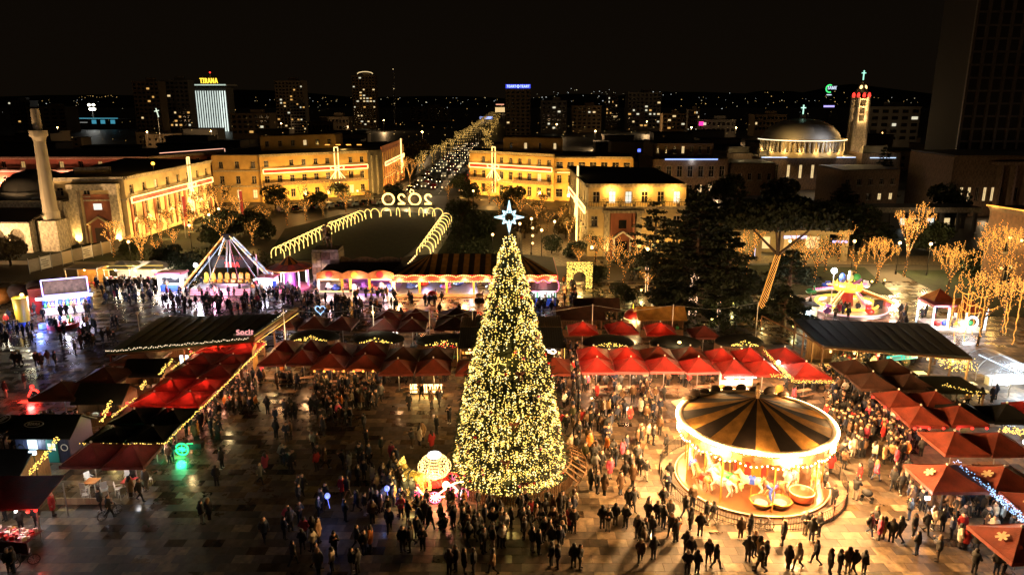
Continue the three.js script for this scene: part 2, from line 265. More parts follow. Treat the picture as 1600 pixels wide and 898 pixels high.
// prism: front polyline + straight back, roof plate and plain back walls
function shell(parent, front, back, h, roofM, wallM, rise = 0) {
  const pts = [...front, ...back], ccw = pts.map((p) => V(p.x, h + 0.02, p.z));
  part('roof', mb().plate(ccw, 0.3).geo(), roofM, parent);
  const b = mb(), chain = [front[front.length - 1], ...back, front[0]];
  for (let i = 0; i + 1 < chain.length; i++) { const p = chain[i], q = chain[i + 1], L = hypot(q.x - p.x, q.z - p.z); b.box((p.x + q.x) / 2, h / 2 - 0.2, (p.z + q.z) / 2, L, h - 0.4, 0.3, atan2(-(q.z - p.z), q.x - p.x)); }
  b.build('back_wall', wallM, parent);
}
const flood = (x, y, z, tx, ty, tz, power, label, rgb = [1, 0.56, 0.15], cone = 1.15) => { // a floodlight box on a short foot and its light
  const o = thing('floodlight', label, 'floodlight', V(x, y, z), atan2(tx - x, tz - z), 'floodlights along the palace fronts');
  part('housing', mb().box(0, 0.25, 0, 0.5, 0.36, 0.22).box(0, 0.06, 0, 0.1, 0.12, 0.1).geo(), M.iron, o);
  part('lamp_glass', mb().box(0, 0.25, 0.125, 0.44, 0.3, 0.02).geo(), M.gWarm, o);
  const d = V(tx - x, 0, tz - z).normalize();
  spot(V(x + d.x*0.3, y + 0.3, z + d.z*0.3), V(tx, ty, tz), rgb, power*2.1, cone, 0.3);
};
// a gift ribbon of rope light across a front: red band, two ropes, upright band, bow
function ribbon(label, wall, x0, x1, y, xb, ytop, ybot, out = 0.55) {
  const o = thing('light_ribbon', label, 'light decoration', V(0, 0, 0), 0, 'ribbon lights on the palace fronts');
  const P = (x, yy, z = out) => V(x, yy, z).applyMatrix4(wall.W).add(wall.at), rope = mb(), band = mb(), bow = mb(), t = 0.14;
  const w = 0.55, seg = (b, x, yy, xx, yyy, r) => b.bar(P(x, yy), P(xx, yyy), r);
  seg(rope, x0, y - w, x1, y - w, t); seg(rope, x0, y + w, x1, y + w, t); seg(rope, x0, y - w, x0, y + w, t); seg(rope, x1, y - w, x1, y + w, t);
  seg(rope, xb - w, ybot, xb - w, ytop, t); seg(rope, xb + w, ybot, xb + w, ytop, t); seg(rope, xb - w, ytop, xb + w, ytop, t);
  band.quad(P(x0, y - w*0.8, out - 0.1), P(x1, y - w*0.8, out - 0.1), P(x1, y + w*0.8, out - 0.1), P(x0, y + w*0.8, out - 0.1)).quad(P(x0, y + w*0.8, out - 0.14), P(x1, y + w*0.8, out - 0.14), P(x1, y - w*0.8, out - 0.14), P(x0, y - w*0.8, out - 0.14));
  for (const s of [-1, 1]) for (const [dx, dy] of [[1.6, 3.9], [2.5, 3.4]]) bow.bar(P(xb + s*0.2, y - 0.6, out + 0.2), P(xb + s*dx, y - dy, out + 0.2), t);
  for (const s of [-1, 1]) bow.bar(P(xb + s*1.6, y - 3.9, out + 0.2), P(xb + s*2.5, y - 3.4, out + 0.2), t);
  for (const s of [-1, 1]) bow.tube([P(xb, y, out + 0.2), P(xb + s*1.2, y + 0.55, out + 0.4), P(xb + s*2.1, y + 0.1, out + 0.3), P(xb + s*1.2, y - 0.45, out + 0.4), P(xb, y, out + 0.2)], t, 5);
  for (let k = 0, n = round((x1 - x0) / 5); k < n; k++) { const q = P(lerp(x0, x1, (k + 0.5) / n), y + (k % 2 ? -1 : 1), out + 1.1); lamp(q.x, q.y, q.z, [1, 0.62, 0.2], 20, 1.2); } { const q = P(xb, y - 2, out + 1.4); lamp(q.x, q.y, q.z, [1, 0.66, 0.24], 24, 1); }
  rope.build('rope_light', M.gRope, o); bow.build('bow_light', M.gRope, o); band.build('red_band', M.paintred, o);
  return o;
}
const sub = (p, o) => V(p.x - o.x, 0, p.z - o.z);

// ---- palace with the rope-light ribbon, near the mosque (front block, rounded corner, long wing)
{
  const C0 = V(-90.5, 0, -143), C1 = at(205, 378), C2 = at(335, 331), h = 13, O = C1.clone();
  const o = thing('palace', 'cream palace with red entrance recess behind the mosque', 'building', O);
  const a = sub(C0, O), b = sub(C1, O), c = sub(C2, O), f1 = facade(o, a, b, h, M.cream, [{ y: 9.3, w: 1.3, h: 1.7, n: 3 }], { cornice: true, bands: [8.3] });
  const f2 = facade(o, b, c, h, M.cream, [{ y: 9.4, w: 1.5, h: 1.8, n: 8, lit: [2] }, { y: 4.7, w: 1.5, h: 3, n: 8 }, { y: 1, w: 1.4, h: 2.6, n: 8, lit: [5] }], { cornice: true, bands: [8.4] });
  const back = [V(c.x - 24, 0, c.z - 6), V(a.x, 0, a.z - 24)]; shell(o, [a, b, c], back, h, M.tile, M.cream);
  // red pilasters and white niches of the wing
  for (let i = 0; i <= 8; i++) { const x = lerp(1.5, f2.L - 1.5, i / 8), p = mb(); p.put(boxG(0.7, 7.2, 0.25), f2.W.clone().multiply(shiftM(x, 4.4, 0.128))).build('pilaster', M.brickred, o); }
  for (let i = 0; i < 8; i++) { const x = lerp(0, f2.L, (i + 0.5) / 8), p = mb(); for (const s of [-1, 1]) p.put(boxG(1.15, 0.18, 0.3), f2.W.clone().multiply(shiftM(x + s*0.5, 4.15, 0.16)).multiply(turnZ(-s*0.55))); p.build('gable', M.white, o); }
  // entrance: frame, red recess wall, little pediment over the door
  const e = f1.L - 5.4, at3 = (g, x, y, z) => mb().put(g, f1.W.clone().multiply(shiftM(x, y, z)));
  for (const s of [-1, 1]) { at3(boxG(1.5, 10.6, 1.6), e + s*3.7, 5.3, 0.81).build('portal_pier', M.limestone, o); at3(boxG(0.4, 9.2, 0.4), e + s*2.72, 4.6, 0.21).build('pilaster', M.cream, o); }
  at3(boxG(9.2, 1.2, 1.9), e, 11.2, 0.96).build('portal_beam', M.limestone, o); at3(boxG(5, 9.6, 0.12), e, 4.8, 0.065).build('red_panel', M.brickred, o);
  at3(boxG(2.2, 3, 0.1), e, 1.5, 0.19).build('door', M.darkwood, o); at3(boxG(1.5, 1.2, 0.1), e, 7.2, 0.18).build('lit_window', M.litcool, o);
  const ped = mb(); for (const s of [-1, 1]) ped.put(boxG(2.7, 0.3, 0.9), f1.W.clone().multiply(shiftM(e + s*1.1, 4.5, 0.6)).multiply(turnZ(-s*0.6))); ped.put(boxG(0.4, 3.6, 0.5), f1.W.clone().multiply(shiftM(e - 1.9, 1.8, 0.4))).put(boxG(0.4, 3.6, 0.5), f1.W.clone().multiply(shiftM(e + 1.9, 1.8, 0.4))); ped.build('pediment', M.cream, o);
  // set-back top storey with planted terrace
  const top = facade(o, V(a.x + 3, h, a.z - 5), V(b.x - 5, h, b.z - 5), 1.5, M.cream, [], { cornice: true }); 
  f2.at = O; ribbon('rope-light ribbon with bow on the cream palace by the mosque', f2, 1, f2.L - 0.6, 8.2, f2.L*0.68, 14.6, 0.6);
  const fw = f1.W.clone(), Q = (f, x, z) => V(x, 0, z).applyMatrix4(f.W).add(O);
  for (const [x, q] of [[e - 3.7, 'beside the red entrance recess, nearer the mosque'], [e + 3.7, 'beside the red entrance recess, nearer the wing']]) { const p = Q(f1, x, 2.6), t = Q(f1, x, 0); flood(p.x, 0, p.z, t.x, 5, t.z, 420, 'small floodlight washing the pier ' + q, undefined, 0.6); }
  for (let i = 0; i < 5; i++) { const p = Q(f2, lerp(3, f2.L - 3, i / 4), 8), t = Q(f2, lerp(3, f2.L - 3, i / 4), 0); flood(p.x, 0, p.z, t.x, 7, t.z, 640, `${ordinal(i + 1)} floodlight from the corner along the cream palace wing`); }
  const rl = thing('roof_lamp', 'orange lamp on a post at the roof edge of the cream palace', 'lamp', at(240, 270, 13).setY(13.3)); part('post', mb().cyl(0, 0, 0, 0.05, 1.4).geo(), M.iron, rl); part('lamp_globe', mb().ball(0, 1.6, 0, 0.35).geo(), glow('orange lamp', 5, 2, 0.2), rl); lamp(rl.position.x, 15.1, rl.position.z + 0.5, [1, 0.5, 0.1], 60, 0.6);
}
// ---- red palace behind it
{
  const P0 = V(-150, 0, -200), P1 = V(-98, 0, -200), P2 = V(-86, 0, -222), h = 12.6, o = thing('red_palace', 'dark red palace with pale light lines, behind the minaret', 'building', P1);
  const a = sub(P0, P1), b = sub(P1, P1), c = sub(P2, P1);
  const f = facade(o, a, b, h, M.brickred, [{ y: 9.6, w: 1.3, h: 1.8, n: 10, lit: [3, 5, 7], litMat: M.gDim }, { y: 5, w: 1.4, h: 2.4, n: 14 }, { y: 1, w: 1.4, h: 2.6, n: 14 }], { cornice: true, bands: [8.8] });
  facade(o, b, c, h, M.brickred, [{ y: 9.4, w: 1.3, h: 1.8, n: 7, lit: [2] }, { y: 5, w: 1.3, h: 2.2, n: 7 }], { cornice: true, bands: [8.8] }); shell(o, [a, b, c], [V(c.x, 0, c.z - 14), V(a.x, 0, a.z - 30)], h, M.tile, M.brickred);
  const l = thing('light_line', 'thin pale rope-light lines along the floors of the red palace', 'light decoration', P1), m = mb();
  m.bar(V(a.x, 8.7, 0.5), V(-4, 8.7, 0.5), 0.09).bar(V(a.x, 3.9, 0.5), V(-28, 3.9, 0.5), 0.07); m.bar(V(2, 13.3, -3), V(12.3, 13.3, -21.6), 0.1).bar(V(12.6, 13.3, -21.8), V(12.6, 8, -21.8), 0.1); m.build('rope_light', glow('pink rope light', 1.5, 0.75, 0.5), l);
  for (let i = 0; i < 7; i++) for (const y of [3.6, 8.1].slice(0, i % 3 ? 1 : 2)) { const x = -138 + i*6; lamp(x, y - 2.2, -198.6, [1, 0.36, 0.2], 330, 0.2); const w = thing('wall_lamp', `small wall lamp on the red palace, ${ordinal(i + 1)} along the ${y > 5 ? 'upper' : 'lower'} floor`, 'lamp', V(x, y - 2.35, -199.4), 0, 'wall lamps of the red palace'); part('lamp_bulb', mb().ball(0, 0, 0, 0.16).geo(), M.gWarm, w); part('bracket', mb().box(0, -0.15, -0.25, 0.1, 0.1, 0.5).geo(), M.iron, w); }
}
// ---- ministry on the near side of the boulevard
{
  const P = [V(-81.5, 0, -202), V(-68.6, 0, -202), V(-42.6, 0, -219)], h = 13, O = P[1], [a, b, c] = P.map((p) => sub(p, O)), o = thing('ministry', 'ochre ministry with long rope-light ribbon, beside the red corner front', 'building', O);
  facade(o, a, V(b.x - 0.1, 0, b.z - 1), h - 0.2, M.ochre, [{ y: 9.2, w: 1.2, h: 1.9, n: 3 }, { y: 5, w: 1.3, h: 2.2, n: 3 }, { y: 1, w: 1.3, h: 2.4, n: 3, lit: [1, 2] }], { bands: [8.4, 4.2] });
  const f = facade(o, b, c, h, M.ochre, [{ y: 9.6, w: 1.2, h: 1.7, n: 9, skip: [1, 6] }, { y: 4.9, w: 1.4, h: 2.3, n: 9 }, { y: 0.9, w: 1.4, h: 2.4, n: 9, lit: [7] }], { cornice: true, bands: [4.3] });
  const d = sub(V(-38.6, 0, -221), O), e = sub(V(-38.2, 0, -262), O);
  shell(o, [a, V(b.x, 0, b.z), c, d, e], [V(e.x - 20, 0, e.z), V(a.x, 0, a.z - 32)], h, M.tile, M.ochre);
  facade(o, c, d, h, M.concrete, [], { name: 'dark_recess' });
  const g = facade(o, d, e, h + 1, M.brickred, [{ y: 9.2, w: 1.3, h: 2, n: 10 }, { y: 5.2, w: 1.3, h: 2.2, n: 10 }, { y: 1, w: 1.3, h: 2.6, n: 10, lit: [2, 4, 7] }], { bands: [8.4, 4.2] });
  for (let i = 0; i <= 10; i++) mb().put(boxG(0.8, 12, 0.25), g.W.clone().multiply(shiftM(clamp(g.L*i / 10, 0.6, g.L - 0.6), 6.2, 0.13))).build('pilaster', M.ochre, o);
  for (const s of [0, 1]) mb().cyl(c.x + 1.3 + s*1.5, 0, c.z - 0.1 + s*-0.4, 0.35, 11.5).build('column', M.grey, o);
  // balcony over the ground floor, set-back upper block
  mb().put(boxG(f.L - 3, 0.9, 1.1), f.W.clone().multiply(shiftM(f.L / 2 - 1, 4.9, 0.56))).build('balcony', M.brown, o);
  const t0 = V(b.x - 4, h, b.z - 14), t1 = V(c.x - 12, h, c.z - 12), tt = facade(o, t0, t1, 4.2, M.ochre, [{ y: 1, w: 1.2, h: 1.7, n: 6, lit: [3] }], {}); shell(o, [V(t0.x, 0, t0.z), V(t1.x, 0, t1.z)], [V(t1.x, 0, t1.z - 10), V(t0.x, 0, t0.z - 10)], h + 4.2, M.tile, M.ochre);
  const tl = mb(); for (let i = 0; i < 4; i++) tl.box(c.x - 13 + i*3.2, h + 1.2, c.z - 6, 1.4, 0.25, 0.2); tl.build('eaves_lamp', M.gAmber, o); lamp(O.x + c.x - 8, h + 0.8, O.z + c.z - 5, [1, 0.6, 0.15], 40, 0.6);
  f.at = O; ribbon('rope-light ribbon with bow on the ochre ministry beside the red corner front', f, 0.6, f.L - 0.2, 8.4, f.L*0.69, 14.2, 0.5);
  g.at = O; ribbon('rope-light ribbon on the red boulevard front of the ministry', g, 2, g.L - 2, 8.6, g.L*0.8, 14.4, 3);
  for (let i = 0; i < 5; i++) { const x = lerp(2.5, f.L - 2.5, i / 4), p = V(x, 0, 10).applyMatrix4(f.W).add(O), q = V(x, 0, 0).applyMatrix4(f.W).add(O); flood(p.x, 0, p.z, q.x, 5.5, q.z, 480, `${ordinal(i + 1)} floodlight from the road corner before the ochre ministry with tall ribbon`, [1, 0.53, 0.11]); }
  for (let i = 0; i < 4; i++) { const x = lerp(3, g.L - 4, i / 3), p = V(x, 0, 4.5).applyMatrix4(g.W).add(O), q = V(x, 0, 0).applyMatrix4(g.W).add(O); flood(p.x, 0, p.z, q.x, 6, q.z, 300, `${ordinal(i + 1)} floodlight along the red boulevard front`, [1, 0.45, 0.11]); }
  { const p = V(-75, 0, -190); flood(p.x, 0, p.z, -75, 7, -202, 190, 'weak floodlight before the recessed dark bay of the ochre ministry', [1, 0.6, 0.2]); }
}
// ---- ministry on the far side of the boulevard
{
  const P = [V(-12.4, 0, -220), V(11.5, 0, -204), V(11.6, 0, -205.5), V(33, 0, -203)], h = 13, O = P[1], [a, b, b2, c] = P.map((p) => sub(p, O)), o = thing('ministry', 'ochre ministry with rope-light ribbon across the boulevard, above the tree star', 'building', O);
  const f = facade(o, a, b, h, M.ochre, [{ y: 9.6, w: 1.2, h: 1.8, n: 9, skip: [0] }, { y: 5.1, w: 1.4, h: 2.3, n: 9, lit: [7] }, { y: 1, w: 1.4, h: 2.6, n: 9 }], { cornice: true, bands: [4.3] });
  const g = facade(o, b2, c, h - 0.6, M.ochre, [{ y: 9, w: 1.9, h: 1.8, n: 7 }, { y: 5, w: 1.4, h: 2.2, n: 7 }, { y: 1, w: 2, h: 2.4, n: 7 }], { cornice: true, bands: [7.6] });
  shell(o, [a, b, c], [V(c.x, 0, c.z - 14), V(a.x, 0, a.z - 22)], h - 0.7, M.tile, M.ochre);
  mb().put(boxG(f.L*0.42, 0.9, 1.1), f.W.clone().multiply(shiftM(f.L*0.76, 4.9, 0.56))).build('balcony', M.brown, o); mb().put(boxG(f.L*0.3, 0.9, 1.1), f.W.clone().multiply(shiftM(f.L*0.16, 4.9, 0.56))).build('balcony', M.brown, o);
  const t0 = V(a.x + 10, h - 0.6, a.z + 0), t1 = V(b.x + 3, h - 0.6, b.z - 12); facade(o, t0, t1, 4.4, M.ochre, [{ y: 1, w: 0.9, h: 1.8, n: 4, lit: [1, 3] }], {}); shell(o, [V(t0.x, 0, t0.z), V(t1.x, 0, t1.z)], [V(t1.x, 0, t1.z - 9), V(t0.x, 0, t0.z - 9)], h + 3.8, M.tile, M.ochre);
  f.at = O; ribbon('rope-light ribbon with bow on the ministry across the boulevard', f, 0.1, f.L - 0.3, 8.7, f.L*0.31, 14.2, 1.2); 
  g.at = O; { const l = thing('light_line', 'bright light line on the set-back wing beside the ministry ribbon', 'light decoration', O); mb().bar(V(1, 7.9, 0.3).applyMatrix4(g.W), V(8, 7.9, 0.3).applyMatrix4(g.W), 0.1).build('rope_light', M.gRope, l); }
  for (let i = 0; i < 4; i++) { const x = lerp(3, f.L - 3, i / 3), p = V(x, 0, 10).applyMatrix4(f.W).add(O), q = V(x, 0, 0).applyMatrix4(f.W).add(O); flood(p.x, 0, p.z, q.x, 5.5, q.z, 560, `${ordinal(i + 1)} floodlight from the boulevard before the ministry above the tree star`, [1, 0.53, 0.11]); }
  for (let i = 0; i < 3; i++) { const x = lerp(4, g.L - 4, i / 2), p = V(x, 0, 9).applyMatrix4(g.W).add(O), q = V(x, 0, 0).applyMatrix4(g.W).add(O); flood(p.x, 0, p.z, q.x, 5.5, q.z, 460, `${ordinal(i + 1)} floodlight before the set-back ministry wing`, [1, 0.53, 0.11]); }
}
// ---- palace with balcony storey and gabled entrance, by the dark cedar
{
  const P0 = V(13, 0, -166), P1 = V(13.6, 0, -131), P2 = V(31, 0, -131.5), h = 13.2, O = P1, [a, b, c] = [P0, P1, P2].map((p) => sub(p, O)), o = thing('palace', 'palace with lit balcony storey and gabled entrance behind the dark cedar', 'building', O);
  const f = facade(o, b, c, h, M.cream, [{ y: 1.2, w: 1.3, h: 2.6, n: 7, skip: [1, 2] }, { y: 5.4, w: 1.3, h: 2, n: 7, skip: [1, 2] }, { y: 9.6, w: 1.3, h: 2.2, n: 6, lit: [1, 2, 5], litMat: M.litcool, sill: false }], { cornice: true, bands: [8.6] });
  const g = facade(o, a, b, h, M.cream, [{ y: 9.4, w: 1.3, h: 1.8, n: 9 }, { y: 5, w: 1.3, h: 2.6, n: 9 }, { y: 1, w: 1.3, h: 2.6, n: 9 }], { cornice: true, bands: [8.6] });
  shell(o, [a, b, c], [V(c.x, 0, c.z - 30)], h, M.tile, M.cream);
  mb().put(boxG(f.L + 0.4, 0.25, 1.3), f.W.clone().multiply(shiftM(f.L / 2, 9.1, 0.66))).build('balcony_floor', M.limestone, o); const rail = mb(); for (let i = 0; i <= 40; i++) rail.put(boxG(0.06, 0.8, 0.06), f.W.clone().multiply(shiftM(f.L*i / 40, 9.63, 1.2))); rail.put(boxG(f.L + 0.2, 0.08, 0.1), f.W.clone().multiply(shiftM(f.L / 2, 10.07, 1.2))).build('balcony_rail', M.iron, o);
  const pots = rng(4); for (let i = 0; i < 6; i++) { const x = 3 + i*2.6, q = mb(); q.cyl(x, 9.23, 0.8, 0.25, 0.4, 1.2, 8); const pot = q.build('plant_pot', M.brown, o), l = mb(); for (let k = 0; k < 60; k++) { const y = 9.7 + pots()*1.1, w = 0.45; l.place(unit.oct, x + (pots() - 0.5)*w*2, y, 0.8 + (pots() - 0.5)*w, pots()*3, pots()*3, 0, 0.13, 0.02, 0.07); } l.build('leaves', M.leaf, pot); }
  const e = 6.3, T3 = (gg, x, y, z, rz = 0) => mb().put(gg, f.W.clone().multiply(shiftM(x, y, z)).multiply(turnZ(rz)));
  for (const s of [-1, 1]) { T3(boxG(0.9, 8.4, 0.7), e + s*2.9, 4.2, 0.36).build('pilaster', M.limestone, o); T3(boxG(0.35, 8, 0.4), e + s*2, 4, 0.21).build('pilaster', M.brickred, o); T3(boxG(2.3, 0.28, 0.9), e + s*0.95, 3.95, 0.5, -s*0.62).build('pediment', M.white, o); T3(boxG(0.28, 3.2, 0.5), e + s*1.5, 1.6, 0.4).build('door_post', M.white, o); }
  T3(boxG(3.6, 8.2, 0.1), e, 4.1, 0.06).build('red_panel', M.brickred, o); T3(boxG(2, 2.8, 0.1), e, 1.4, 0.17).build('door', M.glass, o); T3(boxG(1.4, 1.5, 0.1), e, 5.9, 0.16).build('dark_window', M.glass, o);
  T3(boxG(7.4, 0.5, 1.2), e, 8.3, 0.62).build('portal_beam', M.limestone, o);
  for (const s of [-1, 1]) flood(O.x + e + s*3.0, 0, O.z + 1.6, O.x + e + s*2.9, 7, O.z, 150, `floodlight ${s < 0 ? 'at the side-wall end' : 'at the cedar end'} of the gabled entrance`, undefined, 0.5);
  flood(O.x + 12, 0, O.z + 4, O.x + 12, 5, O.z, 70, 'floodlight half hidden behind the dark cedar branches'); flood(O.x + 16, 0, O.z + 3, O.x + 16, 5, O.z, 50, 'floodlight at the palace corner behind the dark cedar'); 
  for (const x of [4, 10, 15]) { const w = thing('wall_lamp', `amber lamp over the balcony storey, ${x === 4 ? 'above the gabled entrance' : x === 10 ? 'in the middle of the balcony' : 'at the cedar end'}`, 'lamp', V(O.x + x, 12.2, O.z + 0.5)); part('lamp_bulb', mb().ball(0, 0, 0, 0.15).geo(), M.gAmber, w); lamp(O.x + x, 12, O.z + 0.75, [1, 0.52, 0.1], 95, 0.3); }
  flood(O.x - 5, 0, O.z - 12, O.x, 6, O.z - 12, 160, 'floodlight before the side wall of the palace with balcony storey'); flood(O.x + 2, 0, O.z + 6, O.x + 2.5, 5, O.z, 90, 'floodlight on the corner of the palace with balcony storey'); 
  g.at = O; ribbon('rope-light ribbon on the side wall of the palace with balcony storey', g, 3, g.L - 0.2, 8.4, g.L*0.62, 15, 0.4);
}

// ---- mosque with its minaret and arched porch, behind a banner fence
{
  const O = V(-86.5, 0, -137), m = thing('minaret', 'tall stone minaret with a round balcony and no spire', 'minaret', O);
  part('shaft', lathe([[1.5, 0], [1.5, 7.2], [1.32, 7.6], [0.98, 20.3]].map(v2), 16), M.limestone, m);
  part('balcony', lathe([[0.97, 20.2], [1.2, 20.9], [1.5, 21.2], [1.55, 22.2], [1.4, 22.2], [1.38, 21.4], [0.7, 21.4]].map(v2), 16), M.limestone, m);
  part('upper_shaft', lathe([[0.8, 21.4], [0.72, 26], [0, 26.05]].map(v2), 14), M.limestone, m);
  part('plinth', mb().slab(0, 0, 0, 3.6, 5.8, 3.6).geo(), M.limestone, m);
  const q = V(-95, 0, -146), o = thing('mosque', 'low domed stone mosque with arched porch, round the minaret', 'mosque', q);
  const f = facade(o, V(-7, 0, 6), V(9, 0, 6), 9, M.limestone, [{ y: 5.6, w: 0.9, h: 1.6, n: 2, x0: 11, x1: 15.5 }, { y: 2, w: 0.9, h: 1.6, n: 2, x0: 11, x1: 15.5 }], { cornice: true });
  shell(o, [V(-7, 0, 6), V(9, 0, 6)], [V(9, 0, -4), V(-7, 0, -8)], 8.98, M.tile, M.limestone);
  part('dome', lathe([[7.2, 9], [7.2, 10.2], [6.7, 10.4], [5.8, 12], [4, 13.4], [2, 14.1], [0, 14.3]].map(v2), 24).translate(0.5, 0, -1), M.lead, o);
  // porch with three arches and a lean-to roof
  const s = new THREE.Shape([[0, 0], [16, 0], [16, 6], [0, 6]].map(v2));
  for (let i = 0; i < 4; i++) { const x = 2.4 + i*3.7, h = new THREE.Path(); h.moveTo(x - 1.35, 0.4); h.lineTo(x - 1.35, 3.2); h.absarc(x, 3.2, 1.35, PI, 0, true); h.lineTo(x + 1.35, 0.4); h.closePath(); s.holes.push(h); }
  part('porch_arcade', new THREE.ExtrudeGeometry(s, { depth: 0.5, bevelEnabled: false, curveSegments: 8 }).translate(-10, 0, 11.5), M.limestone, o);
  mb().plate([V(-10.4, 5.9, 12.6), V(6.4, 5.9, 12.6), V(6.4, 7.6, 6.2), V(-10.4, 7.6, 6.2)], 0.25).build('porch_roof', M.tile, o); mb().box(-9.8, 3, 9.3, 0.5, 6, 4.6).box(5.8, 3, 9.3, 0.5, 5.8, 4.6).build('porch_end', M.limestone, o);
  // fence of printed banners along the works
  const fo = thing('banner_fence', 'long fence hung with pale printed banners before the mosque porch', 'fence', V(0, 0, 0)), A = at(46, 428), B = at(188, 392), N = 9;
  for (let i = 0; i < N; i++) { const a = A.clone().lerp(B, i / N), b = A.clone().lerp(B, (i + 0.94) / N), mid = a.clone().lerp(b, 0.5), ry = atan2(-(b.z - a.z), b.x - a.x); part('banner', mb().box(0, 1.3, 0, a.distanceTo(b), 2.1, 0.05).geo(i*2.1), [M.banner, M.white, M.banner, M.cream2][i % 4], fo).position.set(mid.x, 0, mid.z); fo.children.at(-1).rotation.y = ry; part('post', mb().cyl(a.x, 0, a.z, 0.06, 2.6).geo(), M.steel, fo); if (i % 4 === 1) { const p = mb(); for (let k = 0; k < 4; k++) p.box((k % 2)*0.3 - 0.3, 1.8 - k*0.35, 0.032, a.distanceTo(b)*(0.5 + 0.1*(k % 3)), 0.09, 0.012); p.build('print_line', M.iron, fo.children.at(-2)); } }
  flood(-78, 0, -127, -80, 6, -140, 200, 'floodlight behind the banner fence turned to the mosque wall', [1, 0.62, 0.25]); flood(-97, 0, -124, -87, 19, -137, 2300, 'floodlight beyond the fence turned up to the minaret', [1, 0.6, 0.27]); flood(-104, 0, -122, -98, 4, -134, 110, 'floodlight before the mosque porch arches', [1, 0.62, 0.25]);
}
// ---- bank with the blue light line
{
  const O = V(41, 0, -215), o = thing('bank', 'dark stone bank with a blue light line under its attic', 'building', O);
  facade(o, V(0, 0, 0), V(21.5, 0, 0), 11, M.brown, [{ y: 5.6, w: 1.6, h: 3.2, n: 7 }, { y: 1, w: 1.4, h: 2.4, n: 7, lit: [4, 5] }], {}); shell(o, [V(0, 0, 0), V(21.5, 0, 0)], [V(21.5, 0, -24), V(0, 0, -24)], 11, M.tile, M.brown);
  facade(o, V(0.5, 11, -4), V(18, 11, -4), 4, M.brown, [{ y: 1, w: 0.9, h: 2.2, n: 7, lit: [3] }], { cornice: true, trim: M.brown }); shell(o, [V(0.5, 0, -4), V(18, 0, -4)], [V(18, 0, -20), V(0.5, 0, -20)], 15, M.tile, M.brown);
  mb().bar(V(3.2, 10.7, 0.3), V(18.4, 10.7, 0.3), 0.2).build('blue_light_line', glow('blue white light line', 0.5, 0.75, 1.6), o); lamp(52, 10.2, -214.2, [0.6, 0.75, 1], 14, 0.5); lamp(46, 1.5, -208, [1, 0.6, 0.3], 60, 0.4); lamp(58, 1.5, -208, [1, 0.6, 0.3], 60, 0.4);
  facade(o, V(21.6, 0, -2), V(36, 0, -2), 9.5, M.brown, [{ y: 4.5, w: 1.1, h: 2, n: 5 }], {}); shell(o, [V(21.6, 0, -2), V(36, 0, -2)], [V(36, 0, -22), V(21.6, 0, -22)], 9.5, M.tile, M.brown);
}
